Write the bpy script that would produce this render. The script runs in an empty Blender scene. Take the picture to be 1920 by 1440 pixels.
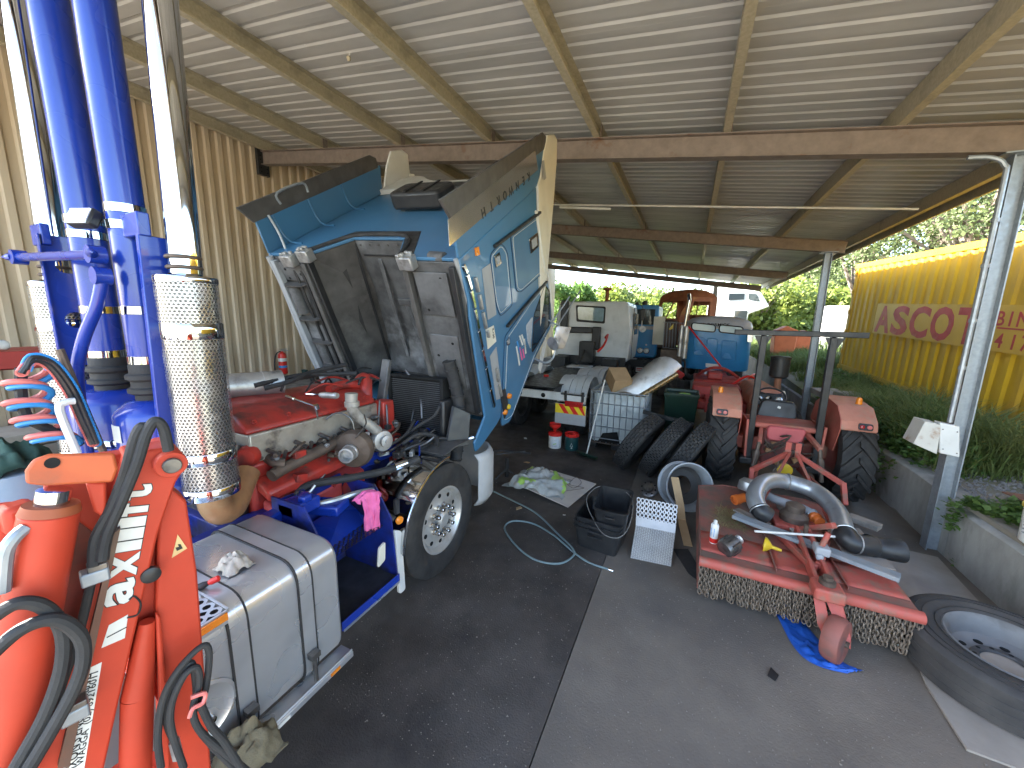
import bpy, math, random
from math import sin, cos, pi, radians, sqrt, atan2, floor
from mathutils import Vector, Matrix, noise
rnd = random.Random(7)
scene = bpy.context.scene
col = scene.collection
# ------------------------------------------------------------------ camera
CAM_H, FPX = 2.35, 700.0
def _n(v): return Vector(v).normalized()
_Yc = _n((335, -115, FPX))
_d = Vector((884 - 960, 4772 - 720, FPX)); _d = (_d - _Yc * _d.dot(_Yc)).normalized()
_Zc = -_d; _Xc = _Yc.cross(_Zc)
RW = Matrix((_Xc, _Yc, _Zc))                     # camera (right, down, forward) -> world
cam_d = bpy.data.cameras.new('camera'); cam = bpy.data.objects.new('camera', cam_d); col.objects.link(cam)
cam_d.sensor_width = 36; cam_d.lens = 36 * FPX / 1920; cam_d.clip_start = .02; cam_d.clip_end = 2000
_r = RW @ Vector((1, 0, 0)); _u = -(RW @ Vector((0, 1, 0))); _b = -(RW @ Vector((0, 0, 1)))
cam.matrix_world = Matrix(((_r.x, _u.x, _b.x, 0), (_r.y, _u.y, _b.y, 0), (_r.z, _u.z, _b.z, CAM_H), (0, 0, 0, 1)))
scene.camera = cam
# ------------------------------------------------------------------ sky, sun, exposure
SUN_EL, SUN_AZ = radians(33), radians(-101)       # azimuth measured from +Y towards +X
world = bpy.data.worlds.new('World'); scene.world = world; world.use_nodes = True
wn = world.node_tree.nodes; wl = world.node_tree.links
bg = wn['Background']; sky = wn.new('ShaderNodeTexSky'); sky.sky_type = 'NISHITA'; sky.sun_disc = False
sky.sun_elevation = SUN_EL; sky.sun_rotation = SUN_AZ; sky.air_density = 1.0; sky.dust_density = 1.4; sky.ozone_density = 1.0
wl.new(sky.outputs[0], bg.inputs[0]); bg.inputs[1].default_value = .13
sun_d = bpy.data.lights.new('sun', 'SUN'); sun_d.energy = 5.0; sun_d.angle = radians(.5); sun_d.color = (1, .95, .87)
sun = bpy.data.objects.new('sun', sun_d); col.objects.link(sun)
sdir = Vector((sin(SUN_AZ) * cos(SUN_EL), cos(SUN_AZ) * cos(SUN_EL), sin(SUN_EL)))
sun.rotation_euler = sdir.to_track_quat('Z', 'Y').to_euler(); sun.location = (0, 0, 30)
vs = scene.view_settings; vs.view_transform = 'Standard'; vs.look = 'None'; vs.gamma = 1; vs.use_curve_mapping = False
vs.exposure = 3.35
scene.cycles.max_bounces = 10; scene.cycles.diffuse_bounces = 8; scene.cycles.glossy_bounces = 4; scene.cycles.transparent_max_bounces = 8
scene.cycles.caustics_reflective = False; scene.cycles.caustics_refractive = False
scene.cycles.use_denoising = True; scene.cycles.sample_clamp_indirect = 6
# ------------------------------------------------------------------ helpers
def ray(px, py): return RW @ Vector((px - 960, py - 720, FPX))
def A(px, py, x=None, y=None, z=None):
    """point on the plane x=, y= or z= that the photo shows at a pixel"""
    d = ray(px, py)
    t = x / d.x if x is not None else y / d.y if y is not None else (z - CAM_H) / d.z
    return Vector((0, 0, CAM_H)) + d * t
def AP(px, py, o, n):
    d = ray(px, py); o = Vector(o); n = Vector(n)
    return Vector((0, 0, CAM_H)) + d * ((o - Vector((0, 0, CAM_H))).dot(n) / d.dot(n))
WLOC = {}
def tag(o, label=None, cat=None, group=None, kind=None):
    if label: o['label'] = label
    if cat: o['category'] = cat
    if group: o['group'] = group
    if kind: o['kind'] = kind
    return o
def thing(name, label, cat, loc=(0, 0, 0), group=None):
    o = bpy.data.objects.new(name, None); col.objects.link(o); o.location = loc; o.empty_display_size = .1
    WLOC[o.name] = Vector(loc); return tag(o, label, cat, group)
def copy_tree(o, parent=None):
    c = o.copy(); col.objects.link(c); c.parent = parent
    for ch in list(o.children): copy_tree(ch, c)
    return c
def smooth_path(pts, sub=6, closed=False):
    pts = [Vector(p) for p in pts]; n = len(pts); out = []
    rng = range(n if closed else n - 1)
    for i in rng:
        if closed: p0, p1, p2, p3 = pts[i - 1], pts[i], pts[(i + 1) % n], pts[(i + 2) % n]
        else: p0, p1, p2, p3 = pts[max(i - 1, 0)], pts[i], pts[i + 1], pts[min(i + 2, n - 1)]
        for k in range(sub):
            t = k / sub
            out.append(.5 * ((2 * p1) + (-p0 + p2) * t + (2 * p0 - 5 * p1 + 4 * p2 - p3) * t * t + (-p0 + 3 * p1 - 3 * p2 + p3) * t ** 3))
    if not closed: out.append(pts[-1])
    return out
class MB:
    def __init__(s, xf=None): s.v = []; s.f = []; s.mi = []; s.m = 0; s.xf = xf
    def add(s, vs_, fs):
        b = len(s.v)
        s.v += [s.xf @ Vector(p) for p in vs_] if s.xf else [Vector(p) for p in vs_]
        s.f += [tuple(i + b for i in f) for f in fs]; s.mi += [s.m] * len(fs); return s
    def bb(s, x0, x1, y0, y1, z0, z1, rot=None):
        vs_ = [Vector((x, y, z)) for z in (z0, z1) for y in (y0, y1) for x in (x0, x1)]
        if rot is not None:
            c = Vector(((x0 + x1) / 2, (y0 + y1) / 2, (z0 + z1) / 2)); vs_ = [c + rot @ (p - c) for p in vs_]
        return s.add(vs_, [(0, 2, 3, 1), (4, 5, 7, 6), (0, 1, 5, 4), (2, 6, 7, 3), (0, 4, 6, 2), (1, 3, 7, 5)])
    def box(s, c, sz, rot=None):
        c = Vector(c); return s.bb(c.x - sz[0] / 2, c.x + sz[0] / 2, c.y - sz[1] / 2, c.y + sz[1] / 2, c.z - sz[2] / 2, c.z + sz[2] / 2, rot)
    def beam(s, p0, p1, w, h, up=(0, 0, 1)):
        """bar of section w (sideways) x h (towards up) from p0 to p1"""
        p0, p1 = Vector(p0), Vector(p1); d = (p1 - p0).normalized(); up = Vector(up)
        if abs(d.dot(up)) > .99: up = Vector((0, 1, 0))
        sd = d.cross(up).normalized(); u = sd.cross(d)
        vs_ = [p + sd * (a * w / 2) + u * (b * h / 2) for p in (p0, p1) for b in (-1, 1) for a in (-1, 1)]
        return s.add(vs_, [(0, 1, 3, 2), (4, 6, 7, 5), (0, 4, 5, 1), (2, 3, 7, 6), (0, 2, 6, 4), (1, 5, 7, 3)])
    def frame(s, d):
        d = Vector(d).normalized(); a = Vector((0, 0, 1)) if abs(d.z) < .9 else Vector((1, 0, 0))
        x = d.cross(a).normalized(); return x, d.cross(x), d
    def lathe(s, prof, o, d, n=24, cap=True, arc=2 * pi, a0=0):
        o = Vector(o); x, y, d = s.frame(d); vs_ = []; fs = []; full = arc > 6.28
        for r, h in prof:
            for k in range(n if full else n + 1):
                a = a0 + arc * k / n; vs_.append(o + d * h + x * (r * cos(a)) + y * (r * sin(a)))
        m = n if full else n + 1
        for i in range(len(prof) - 1):
            for k in range(n): fs.append((i * m + k, i * m + (k + 1) % m, (i + 1) * m + (k + 1) % m, (i + 1) * m + k))
        if cap and full:
            if prof[0][0] > 1e-4: fs.append(tuple(range(n - 1, -1, -1)))
            if prof[-1][0] > 1e-4: fs.append(tuple((len(prof) - 1) * m + k for k in range(n)))
        return s.add(vs_, fs)
    def cyl(s, p0, p1, r0, r1=None, n=16, cap=True):
        p0, p1 = Vector(p0), Vector(p1); return s.lathe([(r0, 0), (r0 if r1 is None else r1, (p1 - p0).length)], p0, p1 - p0, n, cap)
    def tube(s, pts, r, n=8, sub=0, closed=False, flat=None):
        if sub: pts = smooth_path(pts, sub, closed)
        pts = [Vector(p) for p in pts]; N = len(pts); vs_ = []; fs = []; x = None
        rr = r if callable(r) else (lambda t: r)
        for i, p in enumerate(pts):
            a = pts[i - 1] if (i or closed) else p; b = pts[(i + 1) % N] if (i < N - 1 or closed) else p
            d = (b - a).normalized() if (b - a).length > 1e-9 else Vector((0, 0, 1))
            if x is None: x = s.frame(d)[0]
            x = (x - d * x.dot(d)).normalized(); y = d.cross(x); q = rr(i / max(N - 1, 1))
            for k in range(n):
                t = 2 * pi * k / n; vs_.append(p + x * (q * cos(t)) + y * (q * sin(t)))
        for i in range(N if closed else N - 1):
            j = (i + 1) % N
            for k in range(n): fs.append((i * n + k, i * n + (k + 1) % n, j * n + (k + 1) % n, j * n + k))
        if not closed: fs += [tuple(range(n - 1, -1, -1)), tuple((N - 1) * n + k for k in range(n))]
        return s.add(vs_, fs)
    def prism(s, pts, vec):
        pts = [Vector(p) for p in pts]; vec = Vector(vec); n = len(pts)
        return s.add(pts + [p + vec for p in pts], [tuple(range(n)), tuple(range(2 * n - 1, n - 1, -1))] + [(i + n, (i + 1) % n + n, (i + 1) % n, i) for i in range(n)])
    def strip(s, prof, vec, thick=None):
        """open profile swept by vec, optional thickness vector"""
        prof = [Vector(p) for p in prof]; vec = Vector(vec); n = len(prof)
        if thick is None: return s.add(prof + [p + vec for p in prof], [(i, i + 1, i + 1 + n, i + n) for i in range(n - 1)])
        th = Vector(thick); ring = prof + [p + th for p in reversed(prof)]
        m = len(ring); vs_ = ring + [p + vec for p in ring]
        fs = [(i, (i + 1) % m, (i + 1) % m + m, i + m) for i in range(m)]
        for i in range(n - 1):
            fs.append((i + 1, i, m - 1 - i, m - 2 - i)); fs.append((i + m, i + 1 + m, m - 2 - i + m, m - 1 - i + m))
        return s.add(vs_, fs)
    def grid(s, fn, nu, nv, wrap=False):
        vs_ = [fn(i / nu, j / nv) for j in range(nv + 1) for i in range(nu + 1)]
        return s.add(vs_, [(j * (nu + 1) + i, j * (nu + 1) + i + 1, (j + 1) * (nu + 1) + i + 1, (j + 1) * (nu + 1) + i) for j in range(nv) for i in range(nu)])
    def ball(s, c, r, nu=14, nv=8, rot=None):
        r = (r, r, r) if not hasattr(r, '__len__') else r; c = Vector(c); vs_ = []
        for j in range(nv + 1):
            ph = pi * j / nv
            for i in range(nu):
                a = 2 * pi * i / nu; p = Vector((r[0] * sin(ph) * cos(a), r[1] * sin(ph) * sin(a), r[2] * cos(ph)))
                vs_.append(c + (rot @ p if rot is not None else p))
        return s.add(vs_, [(j * nu + i, (j + 1) * nu + i, (j + 1) * nu + (i + 1) % nu, j * nu + (i + 1) % nu) for j in range(nv) for i in range(nu)])
    def ring(s, c, d, R, r, n=28, m=8):
        x, y, d = s.frame(d); c = Vector(c); return s.tube([c + x * (R * cos(2 * pi * k / n)) + y * (R * sin(2 * pi * k / n)) for k in range(n)], r, m, closed=True)
    def text(s, body, o, dx, up, size, depth=.002, bold=0, align='LEFT', squash=1.0, fit=None):
        cu = bpy.data.curves.new('t', 'FONT'); cu.body = body; cu.size = 1; cu.extrude = depth / size / 2; cu.offset = bold; cu.align_x = align; cu.resolution_u = 3
        ob = bpy.data.objects.new('t', cu); col.objects.link(ob)
        dg = bpy.context.evaluated_depsgraph_get(); me = bpy.data.meshes.new_from_object(ob.evaluated_get(dg))
        dx = Vector(dx).normalized(); up = Vector(up); up = (up - dx * up.dot(dx)).normalized(); nn = dx.cross(up); o = Vector(o)
        if fit:
            xs_ = [v.co.x for v in me.vertices]; x0_, x1_ = min(xs_), max(xs_); squash = fit / ((x1_ - x0_) * size); o = o - dx * (x0_ * size * squash)
        s.add([o + dx * (v.co.x * size * squash) + up * (v.co.y * size) + nn * (v.co.z * size) for v in me.vertices], [tuple(p.vertices) for p in me.polygons])
        bpy.data.objects.remove(ob); bpy.data.curves.remove(cu); bpy.data.meshes.remove(me); return s
    def build(s, name, mat, parent=None, bevel=0, smooth=35, seg=2, kind=None):
        c = Vector((0, 0, 0))
        for p in s.v: c += p
        c /= max(len(s.v), 1)
        me = bpy.data.meshes.new(name); me.from_pydata([p - c for p in s.v], [], s.f)
        for m_ in (mat if isinstance(mat, (list, tuple)) else [mat]): me.materials.append(m_)
        if any(s.mi): me.polygons.foreach_set('material_index', s.mi)
        if smooth:
            me.polygons.foreach_set('use_smooth', [True] * len(me.polygons)); me.set_sharp_from_angle(angle=radians(smooth))
        me.update()
        o = bpy.data.objects.new(name, me); col.objects.link(o); WLOC[o.name] = c
        if parent: o.parent = parent; o.location = c - WLOC[parent.name]
        else: o.location = c
        if bevel:
            b = o.modifiers.new('bevel', 'BEVEL'); b.width = bevel; b.segments = seg; b.limit_method = 'ANGLE'; b.angle_limit = radians(40)
        if kind: o['kind'] = kind
        return o
def simple(name, mb, mat, label, cat, group=None, bevel=0, kind=None, smooth=35):
    o = mb.build(name, mat, None, bevel, smooth); return tag(o, label, cat, group, kind)
# ------------------------------------------------------------------ materials
MATS = {}
def mat(name, c, rough=.6, metal=0, c2=None, scale=4, lo=.35, hi=.7, bump=0, bscale=40, c3=None, s3=1.2, lo3=.55, hi3=.7, coat=0, rvar=.12, alpha=1, trans=0, spec=.5, stretch=None, detail=6, ior=1.45):
    """noise-mixed Principled material: c with patches of c2, larger stains of c3, fine relief"""
    if name in MATS: return MATS[name]
    m = bpy.data.materials.new(name); MATS[name] = m; m.use_nodes = True; nt = m.node_tree; N = nt.nodes; L = nt.links
    b = N['Principled BSDF']; b.inputs['Metallic'].default_value = metal; b.inputs['Roughness'].default_value = rough
    b.inputs['Coat Weight'].default_value = coat; b.inputs['Alpha'].default_value = alpha; b.inputs['Transmission Weight'].default_value = trans
    b.inputs['Specular IOR Level'].default_value = spec; b.inputs['IOR'].default_value = ior
    tc = N.new('ShaderNodeTexCoord'); src = tc.outputs['Object']
    if stretch:
        mp = N.new('ShaderNodeMapping'); mp.inputs['Scale'].default_value = stretch; L.new(src, mp.inputs[0]); src = mp.outputs[0]
    def nz(sc, det=detail):
        n_ = N.new('ShaderNodeTexNoise'); n_.inputs['Scale'].default_value = sc; n_.inputs['Detail'].default_value = det; n_.inputs['Roughness'].default_value = .6
        L.new(src, n_.inputs['Vector']); return n_.outputs['Fac']
    def ramp(s_, a, b_):
        r = N.new('ShaderNodeMapRange'); r.inputs[1].default_value = a; r.inputs[2].default_value = b_; L.new(s_, r.inputs[0]); return r.outputs[0]
    def mix(f, a, b_):
        x = N.new('ShaderNodeMix'); x.data_type = 'RGBA'; L.new(f, x.inputs[0])
        for v_, i in ((a, 6), (b_, 7)):
            if isinstance(v_, tuple): x.inputs[i].default_value = (*v_[:3], 1)
            else: L.new(v_, x.inputs[i])
        return x.outputs[2]
    cur = tuple(c)
    if c2 is None: c2 = tuple(k * .72 for k in c)
    f2 = ramp(nz(scale), lo, hi); cur = mix(f2, cur, tuple(c2))
    if c3 is not None: cur = mix(ramp(nz(s3), lo3, hi3), cur, tuple(c3))
    L.new(cur, b.inputs['Base Color'])
    if rvar:
        rr = N.new('ShaderNodeMapRange'); rr.inputs[3].default_value = max(rough - rvar, .02); rr.inputs[4].default_value = min(rough + rvar, 1); rr.inputs[1].default_value = .3; rr.inputs[2].default_value = .7
        L.new(nz(scale * 1.3, 2), rr.inputs[0]); L.new(rr.outputs[0], b.inputs['Roughness'])
    if bump:
        bp = N.new('ShaderNodeBump'); bp.inputs['Strength'].default_value = bump; bp.inputs['Distance'].default_value = .01
        L.new(nz(bscale, 4), bp.inputs['Height']); L.new(bp.outputs[0], b.inputs['Normal'])
    return m
GRIME = (.03, .027, .024)
M_tan = mat('tan_cladding', (.56, .455, .32), .5, 0, (.48, .385, .265), 1.5, bump=.05, c3=(.36, .26, .16), s3=.8, stretch=(1, 1, .25))
M_zinc = mat('zincalume_sheet', (.58, .56, .52), .45, .2, (.48, .465, .43), 2.5, bump=.03, c3=(.40, .385, .35), s3=1.1, lo3=.5, hi3=.8, stretch=(.3, 1, 1))
M_purlin = mat('galvanised_purlin', (.52, .46, .33), .5, .2, (.40, .35, .24), 30, bump=.05, c3=(.32, .28, .20), s3=2.5)
M_rafter = mat('brown_beam', (.25, .20, .165), .65, .1, (.18, .14, .115), 8, c3=(.20, .10, .05), s3=4, lo3=.6, hi3=.75, bump=.1)
M_galv = mat('galvanised_post', (.34, .37, .40), .45, .5, (.27, .30, .32), 25, bump=.04, c3=(.22, .23, .24), s3=2)
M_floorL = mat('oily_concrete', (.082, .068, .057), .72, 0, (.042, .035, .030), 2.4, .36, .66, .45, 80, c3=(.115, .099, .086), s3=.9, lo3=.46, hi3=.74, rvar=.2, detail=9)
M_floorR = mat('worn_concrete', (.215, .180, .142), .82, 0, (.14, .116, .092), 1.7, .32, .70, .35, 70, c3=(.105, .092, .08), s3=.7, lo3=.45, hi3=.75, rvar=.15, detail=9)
M_conc = mat('retaining_concrete', (.38, .37, .335), .85, 0, (.20, .195, .175), 3, bump=.3, bscale=60, c3=(.12, .125, .10), s3=1.6, stretch=(1, 1, .5))
M_ground = mat('yard_ground', (.30, .265, .215), .95, 0, (.19, .17, .125), 1.1, bump=.5, bscale=20, c3=(.11, .13, .045), s3=.16, lo3=.5, hi3=.62)
M_gravel = mat('gravel_stone', (.26, .25, .24), .9, 0, (.15, .145, .14), 30)
M_cabblue = mat('cab_blue_paint', (.050, .165, .30), .40, 0, (.058, .15, .26), 1.2, coat=.2, detail=3, rvar=.05)
M_royal = mat('royal_blue_paint', (.010, .040, .31), .28, 0, (.009, .033, .26), 2, coat=.4, detail=3, rvar=.05)
M_chassis = mat('dirty_blue_chassis', (.010, .032, .25), .45, 0, (.014, .016, .10), 6, c3=(.02, .018, .02), s3=4, lo3=.48, hi3=.68)
M_white = mat('white_paint', (.68, .68, .65), .4, 0, (.58, .575, .54), 3, c3=(.38, .35, .30), s3=2.5, lo3=.6, hi3=.85, coat=.2)
M_cream = mat('cream_fairing', (.70, .66, .55), .42, 0, (.62, .58, .48), 3, c3=(.45, .40, .32), s3=2.5, lo3=.62, hi3=.8)
M_chrome = mat('polished_chrome', (.60, .61, .62), .06, 1, (.55, .56, .57), 5, rvar=.03)
M_alu = mat('brushed_aluminium', (.70, .705, .71), .30, .72, (.60, .605, .61), 2.5, bump=.02, bscale=140, c3=(.42, .42, .42), s3=2.2, lo3=.5, hi3=.9, rvar=.06, detail=3)
M_alud = mat('dull_aluminium', (.55, .55, .54), .42, .75, (.40, .40, .39), 6, bump=.08, bscale=80, c3=(.2, .19, .18), s3=5)
M_perf = mat('perforated_stainless', (.70, .695, .685), .27, .85, (.52, .515, .505), 9)
M_dark = mat('black_plastic', (.018, .018, .019), .42, 0, (.03, .03, .03), 8, rvar=.12)
M_hole = mat('dark_void', (.008, .008, .008), .9)
M_rubber = mat('rubber', (.020, .020, .021), .75, 0, (.04, .038, .036), 7, bump=.15, bscale=120)
M_tyre = mat('dusty_tyre', (.020, .0195, .0195), .75, 0, (.042, .039, .036), 6, bump=.2, bscale=100, c3=(.06, .054, .048), s3=3.0, lo3=.58, hi3=.85)
M_under = mat('cab_underside', (.12, .12, .12), .55, .15, (.05, .05, .05), 4.5, .38, .66, .2, 60, c3=(.25, .255, .26), s3=2.6, lo3=.55, hi3=.75)
M_underd = mat('cab_tunnel_lining', (.095, .09, .085), .6, .05, (.04, .038, .036), 3.5, bump=.15, bscale=50, c3=(.17, .162, .15), s3=2.4, lo3=.52, hi3=.75)
M_engred = mat('engine_red', (.42, .034, .022), .48, 0, (.30, .03, .022), 7, c3=(.10, .03, .024), s3=5, lo3=.5, hi3=.68, coat=.1, bump=.1)
M_engsil = mat('engine_silver', (.48, .44, .37), .45, .5, (.34, .31, .26), 8, c3=(.10, .09, .08), s3=6)
M_steel = mat('oily_steel', (.20, .19, .18), .42, .8, (.10, .095, .09), 10, c3=(.04, .036, .033), s3=6)
M_cast = mat('cast_iron', (.15, .115, .09), .6, .5, (.09, .065, .05), 9, bump=.15, bscale=70)
M_rusty = mat('heat_rusted_pipe', (.42, .22, .10), .5, .4, (.26, .13, .065), 6, c3=(.46, .33, .18), s3=3)
M_crane = mat('crane_orange_red', (.50, .052, .024), .52, 0, (.42, .046, .022), 6, spec=.35, c3=(.20, .05, .03), s3=5, lo3=.60, hi3=.80, bump=.03)
M_wht = mat('white_vinyl', (.72, .71, .66), .5, 0, (.64, .63, .58), 12)
M_blk = mat('black_vinyl', (.02, .02, .02), .5)
M_pink = mat('pink_cloth', (.78, .16, .36), .9, 0, (.66, .11, .28), 14, bump=.2)
M_amber = mat('amber_lens', (.80, .26, .02), .2, 0, (.7, .2, .02), 20, coat=.5)
M_redlens = mat('red_lens', (.40, .012, .012), .2, 0, (.3, .01, .01), 20, coat=.5)
M_clear = mat('clear_lens', (.75, .77, .78), .12, .3, (.6, .62, .63), 40, coat=.5)
M_trac = mat('faded_tractor_red', (.44, .12, .085), .65, 0, (.34, .085, .06), 4, c3=(.30, .19, .13), s3=2.5, lo3=.52, hi3=.75, bump=.05)
M_tracp = mat('faded_pink_guard', (.54, .23, .155), .68, 0, (.45, .175, .115), 6, c3=(.34, .24, .17), s3=5, lo3=.5, hi3=.72, bump=.08)
M_slash = mat('worn_red_deck', (.32, .09, .066), .75, 0, (.25, .115, .085), 5, c3=(.17, .115, .085), s3=3.2, lo3=.42, hi3=.60, bump=.25, bscale=60)
M_slashr = mat('red_channel', (.42, .085, .06), .6, 0, (.42, .09, .065), 9, c3=(.24, .13, .09), s3=7, lo3=.5, hi3=.66, bump=.12)
M_chain = mat('rusty_chain', (.24, .185, .135), .6, .4, (.15, .115, .085), 30)
M_wood = mat('weathered_timber', (.33, .30, .26), .85, 0, (.22, .20, .17), 5, bump=.2, bscale=50, stretch=(1, 1, 1), c3=(.15, .14, .125), s3=3)
M_ply = mat('dusty_plywood', (.36, .315, .265), .88, 0, (.27, .235, .195), 3, bump=.1, bscale=50, c3=(.26, .23, .21), s3=1.8)
M_card = mat('cardboard', (.42, .28, .15), .9, 0, (.35, .23, .12), 5)
M_cardw = mat('pale_cardboard', (.62, .57, .50), .85, 0, (.52, .47, .41), 4)
M_ibc = mat('ibc_plastic', (.52, .56, .55), .4, 0, (.42, .46, .46), 4, c3=(.30, .32, .31), s3=2.2)
M_contY = mat('container_yellow', (.66, .40, .022), .5, 0, (.55, .32, .025), 2.2, c3=(.40, .24, .05), s3=2.6, lo3=.55, hi3=.85, stretch=(1, 1, .4))
M_contP = mat('container_panel_yellow', (.68, .42, .05), .4, 0, (.58, .35, .05), 2)
M_redtxt = mat('faded_red_letters', (.52, .055, .055), .45, 0, (.42, .05, .05), 5, c3=(.55, .22, .16), s3=2.2, lo3=.58, hi3=.8)
M_rusto = mat('rusted_orange_cab', (.42, .14, .06), .7, 0, (.26, .085, .045), 4, c3=(.50, .26, .10), s3=3)
M_dkgrn = mat('dark_green_plastic', (.012, .035, .024), .4)
M_teal = mat('dark_teal_drum', (.010, .055, .055), .4, 0, (.008, .04, .042), 6)
M_redp = mat('red_plastic', (.62, .025, .018), .35, 0, (.55, .02, .015), 9)
M_bluet = mat('blue_tarp', (.022, .12, .50), .35, 0, (.018, .085, .40), 9, bump=.3, bscale=25)
M_bag = mat('clear_wrap', (.66, .70, .68), .16, 0, (.55, .60, .59), 10, bump=.6, bscale=22, alpha=.55, coat=.5)
M_baggreen = mat('green_bag_print', (.34, .55, .10), .4, 0, (.3, .48, .1), 8)
M_hose = mat('grey_green_hose', (.17, .23, .235), .5, 0, (.13, .18, .185), 12)
M_khaki = mat('khaki_canvas', (.20, .165, .10), .95, 0, (.13, .11, .07), 12, bump=.4, bscale=120)
M_rag = mat('dirty_rag', (.50, .45, .38), .95, 0, (.36, .32, .26), 9, bump=.3, bscale=60)
M_glass = mat('tinted_glass', (.03, .04, .045), .06, 0, (.03, .04, .045), 2, coat=.6, rvar=.02)
M_winsky = mat('clear_glass', (.85, .9, .92), .03, 0, (.85, .9, .92), 2, trans=1, rvar=0, ior=1.1)
M_orange = mat('orange_pvc', (.72, .17, .03), .45, 0, (.62, .14, .03), 7)
M_yel = mat('yellow_plastic', (.74, .50, .03), .4)
M_refy = mat('reflective_yellow', (.82, .62, .03), .35)
M_greyp = mat('grey_panel', (.34, .35, .36), .5, 0, (.29, .30, .31), 4)
M_lblue = mat('light_blue_coil', (.05, .30, .68), .35)
M_pcoil = mat('salmon_coil', (.74, .20, .17), .4)
M_leafA = mat('gum_leaf', (.085, .12, .04), .6, 0, (.12, .15, .06), 3)
M_leafB = mat('bright_leaf', (.13, .18, .03), .6, 0, (.19, .22, .045), 2)
M_leafC = mat('weed_leaf', (.085, .17, .035), .6, 0, (.12, .19, .045), 3)
M_grass = mat('long_grass', (.12, .19, .045), .7, 0, (.22, .24, .085), 1.6)
M_bark = mat('grey_bark', (.22, .18, .14), .9, 0, (.13, .105, .08), 6)
for m_ in (M_leafA, M_leafB, M_leafC, M_grass):
    b_ = m_.node_tree.nodes['Principled BSDF']; b_.inputs['Subsurface Weight'].default_value = 0
    nt_ = m_.node_tree; tr_ = nt_.nodes.new('ShaderNodeBsdfTranslucent'); ad_ = nt_.nodes.new('ShaderNodeMixShader'); ad_.inputs[0].default_value = .35
    src_ = b_.inputs['Base Color'].links[0].from_socket; nt_.links.new(src_, tr_.inputs[0])
    nt_.links.new(b_.outputs[0], ad_.inputs[1]); nt_.links.new(tr_.outputs[0], ad_.inputs[2]); nt_.links.new(ad_.outputs[0], nt_.nodes['Material Output'].inputs[0])
# ------------------------------------------------------------------ ground and floor
def frac(a, b, n): return [a + (b - a) * i / n for i in range(n + 1)]
gx = [-300, -120, -60, -30, -16, -9] + frac(-8.4, 2.6, 6) + [2.68, 2.8, 3.1, 3.5, 3.9, 4.4, 5, 6, 7.5, 9, 12, 18, 30, 60, 120, 300]
gy = [-300, -120, -60, -30, -15, -8, -4] + frac(-1, 16, 17) + [20, 24, 30, 40, 60, 100, 180, 400]
def gz(x, y):
    if x < 2.65: base = -.03 if y < 22 else -.03 + min((y - 22) * .03, .5)
    else:
        base = .60 + min(max((x - 2.75) / 1.6, 0), 1) * .22 + max(0, min((y - 6) / 8, 1)) * .22
        if x > 8: base += (noise.noise((x * .05, y * .05, 0))) * .3
    return base
g = MB(); n_ = len(gx)
g.add([(x, y, gz(x, y)) for y in gy for x in gx], [(j * n_ + i, j * n_ + i + 1, (j + 1) * n_ + i + 1, (j + 1) * n_ + i) for j in range(len(gy) - 1) for i in range(n_ - 1)])
tag(g.build('ground', M_ground, smooth=0), kind='structure')
JX = -.565
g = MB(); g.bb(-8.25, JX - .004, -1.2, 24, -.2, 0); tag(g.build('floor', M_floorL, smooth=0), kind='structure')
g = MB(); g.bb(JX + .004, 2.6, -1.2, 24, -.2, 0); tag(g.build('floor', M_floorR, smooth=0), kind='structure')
# unseen pale apron behind the open end, added to bounce sunlight into the shed
g = MB(); g.bb(-12, 9, -22, -1.21, -.2, -.012); tag(g.build('bounce_apron', mat('pale_bounce_surface', (.42, .39, .34), .85, 0, (.33, .30, .26), 1.2), smooth=0), kind='structure')
# ------------------------------------------------------------------ shed
def zr(x): return 4.49 - .135 * x                # underside of the purlins
shed = thing('open_shed', 'long open steel shed with ribbed metal roof on brown rafters and grey posts', 'shed', (-2.6, 10, 0))
WX, EX, Y0, Y1 = -8.2, 3.25, -.9, 22.6
def rib_prof(n, pitch, h, top=.035, foot=.02):
    """trapezoid ribs: list of (s, height)"""
    out = []
    for i in range(n):
        a = i * pitch; out += [(a, 0), (a + pitch * .5 - top / 2 - foot, 0), (a + pitch * .5 - top / 2, h), (a + pitch * .5 + top / 2, h), (a + pitch * .5 + top / 2 + foot, 0)]
    out.append((n * pitch, 0)); return out
sl = Vector((1, 0, -.135)).normalized(); up_r = Vector((.135, 0, 1)).normalized()
L_roof = (EX - WX) / sl.x + .15
g = MB(); o_ = Vector((WX - .1, 0, zr(WX - .1) + .2))
prof = [o_ + Vector((0, s_, 0)) + up_r * h_ for s_, h_ in rib_prof(4, .19, .015, .028, .020)]
g.strip(prof, sl * L_roof, up_r * .0012)
rs = g.build('roof_sheet', M_zinc, shed, smooth=0)
ny = int((Y1 - Y0) / .76) + 1
for i in range(ny):
    c = rs if i == 0 else rs.copy()
    if i: col.objects.link(c)
    c.location.y = Y0 + .38 + i * .76 - WLOC[shed.name].y; c.location.z += .0006 * (i % 2)
PX = [-7.95, -6.35, -4.55, -2.88, -1.3, .18, 1.67, 3.05]
for x in PX:                                     # C purlins running down the shed
    g = MB(); z = zr(x); w, h, t = .075, .195, .004
    g.bb(x - w / 2, x - w / 2 + t, Y0, Y1, z, z + h); g.bb(x - w / 2 + t, x + w / 2, Y0, Y1, z, z + t); g.bb(x - w / 2 + t, x + w / 2, Y0, Y1, z + h - t, z + h)
    g.bb(x + w / 2 - t, x + w / 2, Y0, Y1, z + t, z + .022); g.build('purlin', M_purlin, shed, smooth=0)
RY = [-.12, 5.25, 10.5, 15.9, 21.2]
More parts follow.
